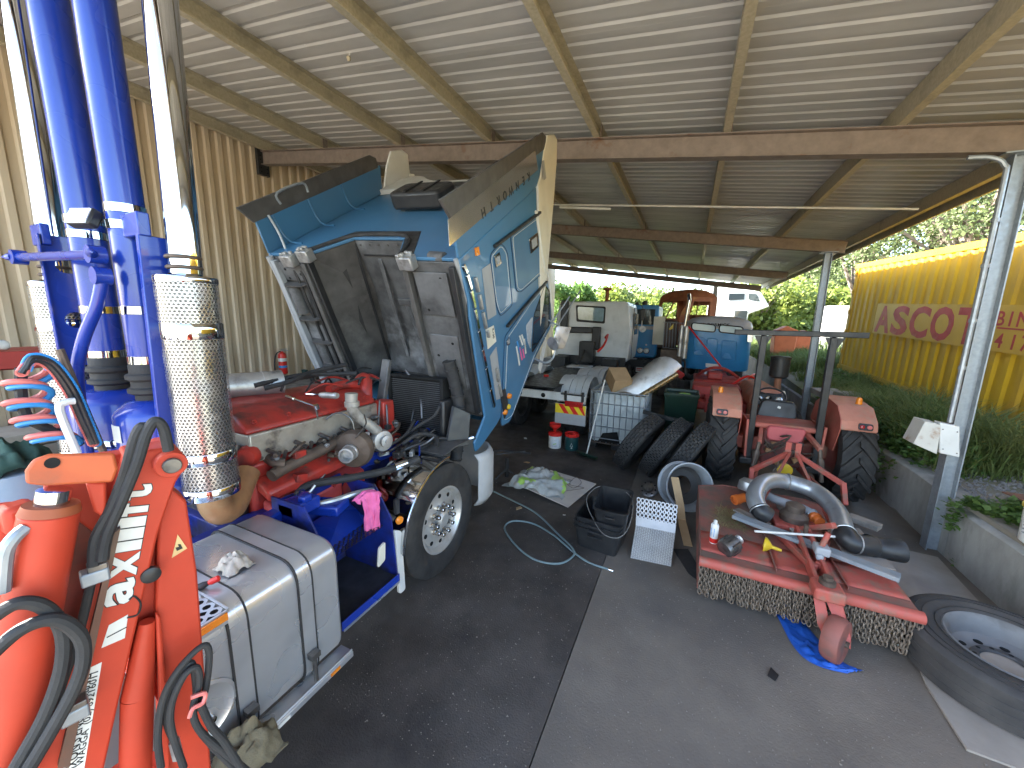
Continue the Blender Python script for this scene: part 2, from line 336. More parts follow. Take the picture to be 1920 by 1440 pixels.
for y in RY:                                     # I-section rafters
    g = MB(); a = Vector((WX + .05, y, zr(WX + .05))); b = Vector((2.85, y, zr(2.85)))
    for off, w, h in ((-.006, .13, .010), (-.125, .012, .226), (-.243, .13, .010)): g.beam(a + up_r * off, b + up_r * off, w, h, up_r)
    r_ = g.build('rafter', M_rafter, shed, smooth=0)
    for x in PX[1:-1]:                            # cleats that bolt the purlins to the rafters
        g = MB(); g.bb(x + .042, x + .05, y - .05, y + .05, zr(x) + .002, zr(x) + .16); g.build('cleat', M_rafter, r_, smooth=0)
    g = MB(); g.bb(WX + .02, WX + .10, y - .11, y + .11, zr(WX) - .46, zr(WX) + .05)
    bk = g.build('bracket', M_dark, r_, bevel=.004)
    for k in range(6 if 5 < y < 6 else 0):
        for j in (-1, 1):
            g = MB(); g.cyl((WX + .095, y + j * .06, zr(WX) - .4 + k * .075), (WX + .112, y + j * .06, zr(WX) - .4 + k * .075), .014, n=8); g.build('bolt', M_hole, r_)
for k, y in enumerate(RY[1:3]):
    g = MB(); zt = zr(2.55) - .25
    g.bb(2.485, 2.496, y - .06, y + .06, -.02, zt); g.bb(2.604, 2.615, y - .06, y + .06, -.02, zt); g.bb(2.497, 2.603, y - .006, y + .006, -.02, zt)
    g.bb(2.40, 2.70, y - .12, y + .12, zt - .012, zt)
    g.build('post', M_galv, shed, smooth=0)
g = MB(); p0, p1 = A(1345, 512, y=21.2), A(1341, 640, y=21.2); g.bb(p0.x - .09, p0.x + .09, 21.1, 21.3, -.02, zr(p0.x) - .25); g.build('post', M_galv, shed, smooth=0)
# eave fascia angle
g = MB(); g.bb(EX - .02, EX + .01, Y0, Y1, zr(EX) - .02, zr(EX) + .19); g.build('fascia', M_purlin, shed, smooth=0)
# conduit across the bay, batten light, pipe on the first post
cz = A(1380, 388, y=7.4)
g = MB(); a = A(1045, 384, y=7.4); b = A(1722, 392, y=7.4); g.tube([a + (b - a) * (-.8), b], .016, 8); g.build('conduit', M_wht, shed)
g = MB(); a = A(1050, 386, y=7.4); b = A(1145, 389, y=7.4); g.beam(a + Vector((0, 0, -.03)), b + Vector((0, 0, -.03)), .05, .04); g.build('batten_light', M_wht, shed, bevel=.004)
g = MB(); pz = zr(2.45)
g.tube([(2.15, 5.12, pz - .28), (2.3, 5.12, pz - .30), (2.40, 5.12, pz - .38), (2.42, 5.12, pz - .6), (2.42, 5.12, 1.9), (2.42, 5.12, 1.42)], .020, 8, sub=4)
for z in (3.3, 2.9, 2.4, 1.95): g.cyl((2.42, 5.12, z), (2.42, 5.12, z + .035), .028, n=10)
g.build('conduit', M_galv, shed)
# left wall of tan ribbed sheets
wall = thing('ribbed_wall', 'tan ribbed steel wall along the side of the shed', 'wall', (WX, 10, 0))
g = MB(); prof = [Vector((WX + h_, s_, 0)) for s_, h_ in rib_prof(4, .2, .035, .07, .025)]
g.strip(prof, (0, 0, zr(WX) + .20), (-.0015, 0, 0)); ws = g.build('wall_sheet', M_tan, wall, smooth=0)
for i in range(33):
    c = ws if i == 0 else ws.copy()
    if i: col.objects.link(c)
    c.location.y = -2.6 + i * .8 - 10 + .4; c.location.x += .0008 * (i % 2)
g = MB()
for z in (1.2, 2.6, 4.0): g.bb(WX - .12, WX - .003, -2.6, 23.4, z, z + .12)
g.build('girt', M_purlin, wall, smooth=0)
# ------------------------------------------------------------------ retaining wall
rw = thing('retaining_wall', 'low grey concrete retaining wall behind the slasher and grey post', 'wall', (2.7, 5, 0))
for ya, yb, h in ((-1.2, 5.13, .56), (5.14, 8.4, .63), (8.41, 13.5, .60)):
    g = MB(); n = max(4, int((yb - ya) / .25))
    pr_ = [(2.6, 0), (2.6, h), (2.66, h + .012), (2.80, h)]
    vs_ = []; fs = []
    for i in range(n + 1):
        y = ya + (yb - ya) * i / n
        for x, z in ((2.6, -.1), (2.6, h - .02), (2.63, h), (2.82, h), (2.82, -.1)):
            k_ = noise.noise((x * 3, y * 2.2, z * 4)) * .012 if 0 < i < n else 0
            vs_.append((x + k_ * (x < 2.7), y, z + (k_ if z > 0 else 0)))
    for i in range(n):
        for k in range(4): fs.append((i * 5 + k, i * 5 + k + 1, i * 5 + k + 6, i * 5 + k + 5))
    fs += [(0, 1, 2, 3, 4), tuple(n * 5 + k for k in (4, 3, 2, 1, 0))]
    g.add(vs_, fs); g.build('concrete_panel', M_conc, rw, smooth=40)
# ------------------------------------------------------------------ yellow shipping container
CF = Vector((4.0, 13.85, 1.12)); ca = Vector((.055, -1, -.05)).normalized(); cl = Vector((0, 0, 1)).cross(ca); cl.z = 0; cl.normalize()
if cl.x < 0: cl = -cl
cu = ca.cross(cl); cu = cu if cu.z > 0 else -cu
def CC(s_, l_, h_): return CF + ca * s_ + cl * l_ + cu * h_
cont = thing('shipping_container', 'long yellow corrugated shipping container with red ASCOT lettering on its side', 'container', CF)
CLn, CW_, CHt = 12.19, 2.44, 2.9
CSH = 1.05                                       # lean the far end slightly with the ground
g = MB(); pt = .28; n = int((CLn - .3) / pt); prof = []
for i in range(n):
    a = .15 + i * pt
    prof += [(a, .038), (a + .07, .038), (a + .115, .010), (a + .21, .010), (a + .255, .038)]
prof.append((.15 + n * pt, .038))
g.strip([CC(s_, l_, .15) for s_, l_ in prof], cu * (CHt - .27), cl * .002)
g.build('side_wall', M_contY, cont, smooth=0)
g = MB()
for h0, h1 in ((0, .15), (CHt - .12, CHt)):
    g.prism([CC(0, 0, h0), CC(CLn, 0, h0), CC(CLn, 0, h1), CC(0, 0, h1)], cl * .06)
    g.prism([CC(0, CW_ - .06, h0), CC(CLn, CW_ - .06, h0), CC(CLn, CW_ - .06, h1), CC(0, CW_ - .06, h1)], cl * .06)
for s_ in (0, CLn - .15):
    for l_ in (0.001, CW_ - .15): g.prism([CC(s_, l_, .15), CC(s_ + .15, l_, .15), CC(s_ + .15, l_ + .149, .15), CC(s_, l_ + .149, .15)], cu * (CHt - .27))
g.build('frame', M_contY, cont, smooth=0)
g = MB(); g.prism([CC(0.05, .06, CHt - .02), CC(CLn - .05, .06, CHt - .02), CC(CLn - .05, CW_ - .06, CHt - .02), CC(.05, CW_ - .06, CHt - .02)], cu * -.02)
g.prism([CC(.05, CW_ - .03, .15), CC(CLn - .05, CW_ - .03, .15), CC(CLn - .05, CW_ - .03, CHt - .12), CC(.05, CW_ - .03, CHt - .12)], cl * -.02)
g.prism([CC(.05, .06, .06), CC(CLn - .05, .06, .06), CC(CLn - .05, CW_ - .06, .06), CC(.05, CW_ - .06, .06)], cu * .05)
g.build('roof_panel', M_contY, cont, smooth=0)
for k in range(2):                               # far doors with lock bars
    g = MB(); l0 = .15 + k * 1.07; g.prism([CC(-.001, l0 + .01, .15), CC(-.001, l0 + 1.06, .15), CC(-.001, l0 + 1.06, CHt - .12), CC(-.001, l0 + .01, CHt - .12)], ca * .05); dr = g.build('door', M_contY, cont, smooth=0)
    for j in (.25, .8):
        g = MB(); g.cyl(CC(-.04, l0 + j, .1), CC(-.04, l0 + j, CHt - .1), .018, n=8); g.build('lock_bar', M_galv, dr)
for h in (.45, 1.0, 1.55, 2.1, 2.6):
    g = MB(); g.prism([CC(-.05, .02, h), CC(.12, -.018, h), CC(.12, -.018, h + .12), CC(-.05, .02, h + .12)], cl * -.02); g.build('door_hinge', M_contY, cont, smooth=0)
for s_ in (0, CLn):
    for h in (0, CHt - .118):
        g = MB(); g.prism([CC(s_ - .09, -.006, h - .003), CC(s_ + .09, -.006, h - .003), CC(s_ + .09, -.006, h + .12), CC(s_ - .09, -.006, h + .12)], cl * .17); g.build('corner_casting', M_contY, cont, bevel=.01)
nC = -cl
def csh(px, py):
    p = AP(px, py, CF, nC) - CF; return p.dot(ca), p.dot(cu)
sA, hA = csh(1650, 567); sB, hB = csh(1634, 618); s0 = (sA + sB) / 2; sC, hC = csh(1846, 579); sD, hD = csh(1825, 656)
h1 = (hA + hC) / 2 + .02; h0 = (hB + hD) / 2 - .02
g = MB(); g.prism([CC(s0, -.004, h0), CC(8.9, -.004, h0), CC(8.9, -.004, h1), CC(s0, -.004, h1)], cl * -.004); g.build('sign_panel', M_contP, cont, smooth=0)
sT, hT = csh(1640, 612); sE, _ = csh(1846, 620); H_ = h1 - h0
for i, ch in enumerate('ASCOT'):
    wdt = (sE - sT) / 5; g = MB(); g.text(ch, CC(sT + wdt * (i + .04), -.0085, h0 + H_ * .09), ca, cu, H_ * 1.17, .002, bold=.034, fit=wdt * .92); g.build('letter', M_redtxt, cont, smooth=0)
sG, hG = csh(1880, 600); sH, hH = csh(1868, 655)
for ch, ds, hh in (('B', -.12, .56), ('I', .12, .56), ('N', .26, .56)):
    g = MB(); g.text(ch, CC(sG + ds, -.0085, h0 + H_ * hh), ca, cu, H_ * .44, .002, bold=.014); g.build('letter', M_redtxt, cont, smooth=0)
for ch, ds in (('4', -.06), ('1', .20), ('7', .40)):
    g = MB(); g.text(ch, CC(sH + ds, -.0085, h0 + H_ * .09), ca, cu, H_ * .44, .002, bold=.014); g.build('number', M_redtxt, cont, smooth=0)
g = MB(); sg = sG - .05; g.prism([CC(sg, -.0085, h0 + H_ * .49), CC(8.6, -.0085, h0 + H_ * .49), CC(8.6, -.0085, h0 + H_ * .525), CC(sg, -.0085, h0 + H_ * .525)], cl * -.002); g.build('underline', M_redtxt, cont, smooth=0)
# the container rests on old timbers
for s_ in (.9, 4.2, 7.6, 11.0):
    p = CC(s_, 1.2, 0); zt = p.z; gnd = .55
    g = MB(); g.bb(p.x - 1.35, p.x + 1.35, p.y - .14, p.y + .14, gnd, zt - .006); g.build('bearer', M_wood, cont, bevel=.01)
# ------------------------------------------------------------------ trees and bushes
def leaf_cloud(g, c, r, n, size, rg, droop=0.0, aspect=.35):
    vs_ = []; fs = []
    for _ in range(n):
        while True:
            p = Vector((rg.uniform(-1, 1), rg.uniform(-1, 1), rg.uniform(-1, 1)))
            if p.length < 1: break
        p = p * (.45 + .55 * p.length); p = c + Vector((p.x * r[0], p.y * r[1], p.z * r[2]))
        d = Vector((rg.gauss(0, 1), rg.gauss(0, 1), rg.gauss(0, .8) - droop)).normalized(); s_ = d.cross(Vector((rg.gauss(0, 1), rg.gauss(0, 1), rg.gauss(0, 1)))).normalized()
        l = size * rg.uniform(.6, 1.35); w = l * aspect; b = len(vs_)
        vs_ += [p, p + d * l * .5 + s_ * w, p + d * l, p + d * l * .5 - s_ * w]; fs.append((b, b + 1, b + 2, b + 3))
    g.add(vs_, fs)
def tree(label, base, h, R, nclump, nleaf, size, mleaf, seed, cat='tree', name='gum_tree', group=None, low=.35, droop=.4, aspect=.3, flat=.55):
    rg = random.Random(seed); base = Vector(base); t = thing(name, label, cat, base, group)
    trunk = MB(); top = base + Vector((rg.uniform(-.4, .4), rg.uniform(-.4, .4), h * .62)); r0 = .035 * h
    path = smooth_path([base + Vector((0, 0, -.25)), base.lerp(top, .4) + Vector((rg.uniform(-.2, .2), rg.uniform(-.2, .2), 0)), top], 5)
    trunk.tube(path, lambda q: r0 * (1 - .7 * q), 7)
    cr = MB(); cs = []
    for i in range(nclump):
        a = rg.uniform(0, 2 * pi); q = sqrt(rg.random()); zz = rg.uniform(low, 1) ** .9
        rad = R * (1 - ((zz - .62) / .62) ** 2 * .75); c = base + Vector((cos(a) * q * rad, sin(a) * q * rad, zz * h)); k = rg.uniform(.16, .30) * R
        cs.append(c); leaf_cloud(cr, c, (k * 1.2, k * 1.2, k * flat * 1.3), nleaf, size, rg, droop, aspect)
    for c in cs[::3]:
        s_ = base.lerp(top, rg.uniform(.45, 1)); m_ = s_.lerp(c, .5) + Vector((0, 0, .08 * h * rg.random())); trunk.tube(smooth_path([s_, m_, c], 3), lambda q: r0 * .32 * (1 - .8 * q), 5)
    trunk.build('trunk', M_bark, t); cr.build('crown', mleaf, t, smooth=0); return t
def on(px, py, Y): p = A(px, py, y=Y); return Vector((p.x, Y, gz(p.x, Y)))
G1 = 'gum trees behind the container'
tree('sparse grey green gum tree above the far end of the yellow container', on(1625, 480, 22), 8.0, 3.6, 64, 200, .13, M_leafA, 1, group=G1)
tree('tall loose gum tree above the middle of the yellow container', on(1740, 480, 20), 9.2, 4.0, 74, 200, .13, M_leafA, 2, group=G1)
tree('gum tree showing between the roof edge and the near grey post', on(1850, 470, 17), 7.8, 3.4, 66, 200, .125, M_leafA, 3, group=G1)
G2 = 'green trees beyond the open end of the shed'
for k, (px, Y, h, R, lab, ml) in enumerate((
    (1480, 36, 4.6, 4.0, 'round bright tree just left of the container beyond the second post', M_leafB),
    (1540, 44, 8.4, 3.4, 'tall thin topped tree rising left of the container', M_leafA),
    (1415, 30, 3.6, 3.0, 'low bright green bush to the right of the white motorhome', M_leafB),
    (1250, 38, 3.9, 4.4, 'broad bright green bush behind the rusted truck cab', M_leafB),
    (1175, 46, 5.2, 5.0, 'dull green tree over the roof of the white truck cab', M_leafA),
    (1125, 36, 4.6, 3.6, 'leafy green tree left of the beacons on the blue truck', M_leafB),
    (1062, 27, 4.6, 2.2, 'dense bush against the far end of the tan wall', M_leafC),
    (1330, 60, 5.2, 6.0, 'hazy tree line crown between the rusted cab and the motorhome', M_leafA))):
    tree(lab, on(px, 600, Y), h, R, 64, 120, .34 if Y > 30 else .26, ml, 20 + k, name='leafy_tree', group=G2, low=.12, droop=.1, aspect=.45, flat=.8)
for k, (px, Y) in enumerate(((1200, 75), (1290, 80), (1440, 78), (1520, 70), (1090, 72), (1620, 74))):
    tree(('far dark tree behind the white truck', 'far tree above the rusted cab roof', 'far tree behind the motorhome', 'far tree behind the bright round tree', 'far tree nearest the tan wall end', 'far tree hidden mostly by the container')[k], on(px, 600, Y), 5.6 + k % 3, 7, 50, 110, .55, M_leafA, 60 + k, name='leafy_tree', group='distant trees', low=.05, droop=.1, aspect=.5, flat=.8)
# hedge bank that closes the view at the far end
g = MB(); rg = random.Random(5)
for k in range(60):
    x = -12 + k * .62 + rg.uniform(-.3, .3); y = 33 + rg.uniform(-2, 5); leaf_cloud(g, Vector((x, y, gz(x, y) + rg.uniform(.5, 1.6))), (1.3, 1.2, .9), 130, .26, rg, 0, .45)
tag(g.build('hedge', M_leafB, smooth=0), 'bright green scrub closing the yard beyond the far end of the shed', 'scrub', kind='stuff')
# ------------------------------------------------------------------ grass and weeds on the bank
def blades(g, n, xr, yr, hr, rg, lean=.35, w=.006, clump=None, zf=None):
    vs_ = []; fs = []
    for _ in range(n):
        if clump:
            cx, cy, cr = rg.choice(clump); a = rg.uniform(0, 2 * pi); q = cr * rg.random(); x, y = cx + q * cos(a), cy + q * sin(a)
        else: x, y = rg.uniform(*xr), rg.uniform(*yr)
        h = rg.uniform(*hr); z = (zf or gz)(x, y) - .01; d = Vector((rg.gauss(0, 1), rg.gauss(0, 1), 0)).normalized(); sd = Vector((-d.y, d.x, 0)) * w * rg.uniform(.7, 1.5)
        l = lean * rg.uniform(.2, 1.6) * h; p0 = Vector((x, y, z)); p1 = p0 + d * l * .3 + Vector((0, 0, h * .6)); p2 = p0 + d * l + Vector((0, 0, h * rg.uniform(.85, 1)))
        b = len(vs_); vs_ += [p0 - sd, p0 + sd, p1 + sd * .8, p1 - sd * .8, p2]; fs += [(b, b + 1, b + 2, b + 3), (b + 3, b + 2, b + 4)]
    g.add(vs_, fs)
rg = random.Random(11); g = MB()
cl1 = [(rg.uniform(2.95, 3.85), rg.uniform(6.0, 8.9), rg.uniform(.10, .30)) for _ in range(46)]
blades(g, 7000, 0, 0, (.18, .66), rg, 1.1, .0055, cl1)
cl3 = [(rg.uniform(2.95, 4.0), rg.uniform(8.9, 13.6), rg.uniform(.10, .28)) for _ in range(46)]
blades(g, 3600, 0, 0, (.10, .38), rg, .9, .006, cl3)
cl2 = [(rg.uniform(3.3, 4.35), rg.uniform(3.6, 6.6), rg.uniform(.12, .3)) for _ in range(46)]
blades(g, 3200, 0, 0, (.10, .38), rg, 1.0, .006, cl2)
blades(g, 3600, (2.9, 4.2), (5.8, 14), (.04, .2), rg, .6, .005)
tag(g.build('long_grass', M_grass, smooth=0), 'long wispy grass on the bank between the retaining wall and container', 'grass', kind='stuff')
g = MB(); blades(g, 12000, (2.75, 4.6), (14.3, 26), (.2, .6), rg, .7, .012); blades(g, 9000, (-8, 9), (23, 33), (.3, .9), rg, .6, .02)
tag(g.build('far_grass', M_grass, smooth=0), 'sunlit long grass beyond the second post at the far end', 'grass', kind='stuff')
def leafy(g, cx, cy, r, n, hmax, rg, size=.045, z0=None, spill=0):
    vs_ = []; fs = []
    for _ in range(n):
        a = rg.uniform(0, 2 * pi); q = r * sqrt(rg.random()); x, y = cx + q * cos(a), cy + q * sin(a)
        z = (gz(x, y) if z0 is None else z0) + hmax * rg.random() * (1 - .6 * (q / r) ** 2)
        if x < 2.62: x = 2.6 - rg.uniform(.01, .16) * rg.random(); z = .62 - rg.random() ** 1.5 * spill
        d = Vector((rg.gauss(0, 1), rg.gauss(0, 1), rg.gauss(.2, .45))).normalized(); sd = d.cross(Vector((0, 0, 1)) + Vector((rg.gauss(0, .5), rg.gauss(0, .5), 0))).normalized()
        l = size * rg.uniform(.6, 1.4); b = len(vs_); p = Vector((x, y, z))
        vs_ += [p, p + d * l * .35 + sd * l * .42, p + d * l, p + d * l * .35 - sd * l * .42]; fs.append((b, b + 1, b + 2, b + 3))
    g.add(vs_, fs)
g = MB()
for _ in range(30): leafy(g, rg.uniform(2.74, 3.2), rg.uniform(6.2, 8.6), rg.uniform(.18, .36), 260, .40, rg, .055, spill=.30)
for _ in range(6): leafy(g, 2.64, rg.uniform(6.7, 7.9), .16, 200, .2, rg, .055, spill=.45)
for _ in range(12): leafy(g, rg.uniform(2.84, 3.1), rg.uniform(4.3, 5.0), rg.uniform(.12, .22), 170, .16, rg, .055, spill=.08)
for _ in range(3): leafy(g, 2.66, rg.uniform(4.92, 5.06), .10, 150, .12, rg, .05, spill=.28)
for _ in range(20): leafy(g, rg.uniform(2.9, 3.9), rg.uniform(8.3, 13), rg.uniform(.15, .4), 170, .26, rg, .06)
tag(g.build('leafy_weeds', M_leafC, smooth=0), 'green broad leaved weeds spilling over the concrete retaining wall', 'weeds', kind='stuff')
g = MB(); vs_ = []; fs = []
for _ in range(2600):
    x, y = rg.uniform(2.83, 3.7), rg.uniform(2.5, 7.0); s_ = rg.uniform(.008, .022); p = Vector((x, y, gz(x, y) + s_ * .3)); b = len(vs_)
    dirs = [Vector(k) for k in ((1, 0, 0), (-1, 0, 0), (0, 1, 0), (0, -1, 0), (0, 0, 1), (0, 0, -1))]
    vs_ += [p + k * s_ * rg.uniform(.6, 1.3) for k in dirs]; fs += [tuple(b + q for q in f) for f in ((0, 2, 4), (2, 1, 4), (1, 3, 4), (3, 0, 4), (2, 0, 5), (1, 2, 5), (3, 1, 5), (0, 3, 5))]
g.add(vs_, fs); tag(g.build('gravel', M_gravel, smooth=0), 'loose grey gravel on top of the retained bank', 'gravel', kind='stuff')
# flat odds and ends on the bank
g = MB(); R_ = Matrix.Rotation(.25, 3, 'Z') @ Matrix.Rotation(.06, 3, 'Y'); g.box((3.42, 4.75, .74), (.75, 1.1, .012), R_); simple('rusty_sheet', g, mat('rusty_brown_sheet', (.24, .12, .075), .85, .1, (.17, .085, .055), 4, bump=.2), 'rusty brown steel sheet lying on the bank beside the near post', 'sheet')
slabs = ((1590, 715, 9.6, 1.5, .5, .25, 'broken concrete slab lying nearest the container on the bank'), (1560, 742, 8.7, .9, .7, -.3, 'tilted concrete slab resting behind the tractor'), (1640, 745, 9.3, 1.3, .45, .5, 'long weathered slab half buried in the grass'))
for px, py, y, lx, ly, rz, lab in slabs:
    p = A(px, py, y=y); g = MB(); p.z = gz(p.x, y) + .12; g.box(p, (ly, lx, .12), Matrix.Rotation(rz, 3, 'Z') @ Matrix.Rotation(.1, 3, 'X')); simple('concrete_slab', g, M_conc, lab, 'slab', 'broken slabs on the bank', bevel=.012)
# white paint bucket on the bank at the right edge
p = Vector((2.98, 4.55, gz(2.98, 4.55))); p = A(1915, 1025, z=.63); p = Vector((p.x + .17, p.y + .1, .62))
bk = thing('paint_bucket', 'white plastic bucket with yellow rim on the concrete wall', 'bucket', p)
g = MB(); g.lathe([(.10, 0), (.125, .02), (.135, .30), (.138, .32)], p, (0, 0, 1), 24); g.build('body', M_wht, bk)
g = MB(); g.lathe([(.139, .30), (.146, .305), (.146, .33), (.13, .335), (.125, .32)], p, (0, 0, 1), 24, cap=False); g.build('rim', M_yel, bk)
g = MB()
for k in range(5): g.prism([p + Vector((-.139 * cos(a) - .001, -.139 * sin(a), .1 + k * .03)) for a in (.1, .5)] + [p + Vector((-.139 * cos(a) - .001, -.139 * sin(a), .11 + k * .03)) for a in (.5, .1)], (-.001, 0, 0))
g.build('label_print', M_greyp, bk, kind='stuff')
# ------------------------------------------------------------------ generic pieces
def rounded(pts, r, n=4):
    """round the corners of a closed polygon of 3D points"""
    pts = [Vector(p) for p in pts]; out = []
    for i, p in enumerate(pts):
        a, b = pts[i - 1], pts[(i + 1) % len(pts)]; da, db = (a - p), (b - p); q = min(r, da.length * .45, db.length * .45)
        pa, pb = p + da.normalized() * q, p + db.normalized() * q
        for k in range(n + 1):
            t = k / n; out.append(pa * (1 - t) ** 2 + p * 2 * t * (1 - t) + pb * t * t)
    return out
def perf(g, fn, nu, nv, rad, hexa=True, n=8, aspect=1.0):
    """sheet fn(u,v) with nu x nv punched holes (u,v in cells); hexa shifts odd rows"""
    for j in range(nv):
        off = .5 if (hexa and j % 2) else 0
        for i in range(nu):
            cu_, cv_ = i + .5 + off, j + .5; ring = []; sq = []
            for k in range(n):
                a = 2 * pi * (k + .5) / n; ca_, sa_ = cos(a), sin(a); m_ = max(abs(ca_), abs(sa_))
                ring.append(fn(cu_ + rad * ca_, cv_ + rad * sa_ * aspect)); sq.append(fn(cu_ + .5 * ca_ / m_, cv_ + .5 * sa_ / m_))
            # corner vertices keep the tile square
            g.add(ring + sq, [(k, (k + 1) % n, n + (k + 1) % n, n + k) for k in range(n)])
def tyre_prof(R, W, rr, grooves=4, gd=.012):
    """half-open lathe profile (radius, axial) from inner bead round the tread to the outer bead"""
    h = W / 2; p = [(rr, -h * .80), (rr + .02, -h * .90), ((rr + R) / 2, -h * 1.0), (R - .035, -h * .96), (R - .008, -h * .84)]
    n = grooves; seg = 2 * h * .80 / (n + 1); x = -h * .80
    p.append((R - .002, x))
    for k in range(n):
        x += seg; p += [(R, x - .013), (R - gd, x - .008), (R - gd, x + .008), (R, x + .013)]
    p += [(R - .002, h * .80), (R - .008, h * .84), (R - .035, h * .96), ((rr + R) / 2, h * 1.0), (rr + .02, h * .90), (rr, h * .80)]
    return p
def truck_wheel(par, c, out, R=.52, W=.28, rr=.292, rim_m=None, nuts=10, n=48, caps=True):
    """disc wheel with its outer face towards out"""
    c = Vector(c); out = Vector(out); w = MB(); w.lathe(tyre_prof(R, W, rr), c, out, n, cap=False); ty = w.build('tyre', M_tyre, par, smooth=28)
    h = W / 2; w = MB()
    w.lathe([(rr - .02, -h * .85), (rr + .012, -h * .86), (rr + .012, -h * .80), (rr - .012, -h * .7), (rr - .03, 0), (rr - .02, h * .65), (rr + .012, h * .80), (rr + .016, h * .88), (rr - .002, h * .88), (rr - .016, h * .74), (rr - .03, h * .55), (rr - .045, h * .52), (.20, h * .60), (.10, h * .62), (.085, h * .60), (.08, h * .85), (.055, h * 1.0), (.0, h * 1.02)], c, out, n, cap=False)
    rm = w.build('rim', rim_m or M_alu, par, smooth=25)
    x, y, d = w.frame(out)
    for k in range(nuts):
        a = 2 * pi * k / nuts; p = c + x * (.128 * cos(a)) + y * (.128 * sin(a)) + d * (h * .6); w = MB()
        w.lathe([(.027, 0), (.027, .012), (.022, .014), (.022, .070), (.017, .078)] if caps else [(.02, 0), (.02, .02), (.01, .03)], p, d, 10); w.build('wheel_nut', M_chrome if caps else M_steel, rm)
    for k in range(nuts):
        a = 2 * pi * (k + .5) / nuts; p = c + x * (.222 * cos(a)) + y * (.222 * sin(a)) + d * (h * .565); w = MB(); w.lathe([(.021, 0), (.021, .004)], p, d, 12); w.build('hand_hole', M_hole, rm)
    return ty
# ------------------------------------------------------------------ the truck being worked on
XC = -2.95
M_wheelalu = mat('dusty_wheel_alloy', (.60, .58, .54), .42, .55, (.48, .46, .43), 5, c3=(.34, .31, .27), s3=4)
truck = thing('tilt_cab_truck', 'blue cab-over truck with its cab tilted forward over a red engine', 'truck', (XC, 1.5, 0))
for s in (-1, 1):
    g = MB(); x = XC + s * .43; g.bb(x - .004, x + .004, -2.6, 3.55, .74, 1.02); g.bb(x - .08 if s > 0 else x + .004, x - .004 if s > 0 else x + .08, -2.6, 3.55, 1.012, 1.02); g.bb(x - .08 if s > 0 else x + .004, x - .004 if s > 0 else x + .08, -2.6, 3.55, .74, .748)
    g.build('chassis_rail', M_chassis, truck, smooth=0)
for y in (-1.2, .6, 1.30, 3.4):
    g = MB(); g.bb(XC - .42, XC + .42, y - .07, y + .07, .80, .97); g.build('crossmember', M_chassis, truck, bevel=.01)
g = MB(); g.cyl((XC - .95, 2.62, .48), (XC + .95, 2.62, .48), .055, n=12); g.bb(XC - .55, XC + .55, 2.55, 2.69, .42, .54); g.build('front_axle', M_cast, truck, bevel=.008)
g = MB(); g.cyl((XC - .95, -1.6, .52), (XC + .95, -1.6, .52), .07, n=12); g.build('rear_axle', M_cast, truck)
for s in (-1, 1):
    truck_wheel(truck, (XC + s * .93, 2.62, .52), (s, 0, 0), rim_m=M_wheelalu); truck_wheel(truck, (XC + s * .93, -1.6, .52), (s, 0, 0), rim_m=M_wheelalu)
# leaf springs
for s in (-1, 1):
    for k in range(3):
        g = MB(); x = XC + s * .43; g.strip([(x - .04, 1.85 + k * .1 + t * (1.55 - k * .2), .62 - k * .016 - .10 * sin(pi * t)) for t in [i / 10 for i in range(11)]], (.08, 0, 0), (0, 0, .013)); g.build('spring_leaf', M_steel, truck)
# fuel tank with rounded corners, straps and step rail
TX0, TX1, TZ0, TZ1 = -2.46, -1.70, .385, 1.10
sec = rounded([(TX0, 0, TZ0), (TX1, 0, TZ0), (TX1, 0, TZ1), (TX0, 0, TZ1)], .13, 7)
g = MB(); g.prism([p + Vector((0, .12, 0)) for p in sec], (0, 1.21, 0)); tank = g.build('fuel_tank', M_alu, truck, bevel=.018, smooth=40)
for y in (.80, 1.12):
    def ringpts(off, y_): return [Vector((p.x + (off if p.x > -2.08 else -off), y_, p.z + (off if p.z > .77 else -off))) for p in sec]
    g = MB(); a = ringpts(.004, y - .036); b = ringpts(.010, y - .036); n = len(a); V = Vector((0, .072, 0))
    g.add(a + b + [p + V for p in b] + [p + V for p in a], [(i + r_ * n, (i + 1) % n + r_ * n, (i + 1) % n + (r_ + 1) * n, i + (r_ + 1) * n) for r_ in range(3) for i in range(n)]); st = g.build('tank_strap', M_alu, tank, smooth=40)
    for dy in (-.042, .036):
        g = MB(); a = ringpts(.002, y + dy); b = ringpts(.012, y + dy); V = Vector((0, .008, 0))
        g.add(a + b + [p + V for p in b] + [p + V for p in a], [(i + r_ * n, (i + 1) % n + r_ * n, (i + 1) % n + (r_ + 1) * n, i + (r_ + 1) * n) for r_ in range(3) for i in range(n)]); g.build('strap_rubber', M_rubber, tank, smooth=40)
    g = MB(); g.cyl((TX1 + .035, y, .40), (TX1 + .035, y, .55), .012, n=8); g.box((TX1 + .035, y, .56), (.04, .05, .03)); g.build('strap_bolt', M_steel, tank)
g = MB(); g.bb(-1.76, -1.655, .12, 1.36, .335, .372); g.bb(-1.672, -1.66, .12, 1.36, .3725, .384); g.build('step_rail', M_alu, truck, bevel=.006)
for k in range(4):
    g = MB(); g.bb(-1.654, -1.650, .3 + k * .3, .36 + k * .3, .346, .364); g.build('reflector', M_amber if k % 2 else M_wht, truck)
g = MB(); c_ = Vector((-1.698, .63, .70)); g.lathe([(.135, -.004), (.135, .008), (.122, .012), (.11, .006), (.08, .001), (0, 0)], c_, (1, 0, 0), 28, cap=False); g.build('filler_recess', M_alu, tank)
g = MB(); g.lathe([(.018, 0), (.018, .016), (.012, .018), (0, .018)], c_ + Vector((0, .03, -.05)), (1, 0, 0), 12); g.build('drain_plug', M_chrome, tank)
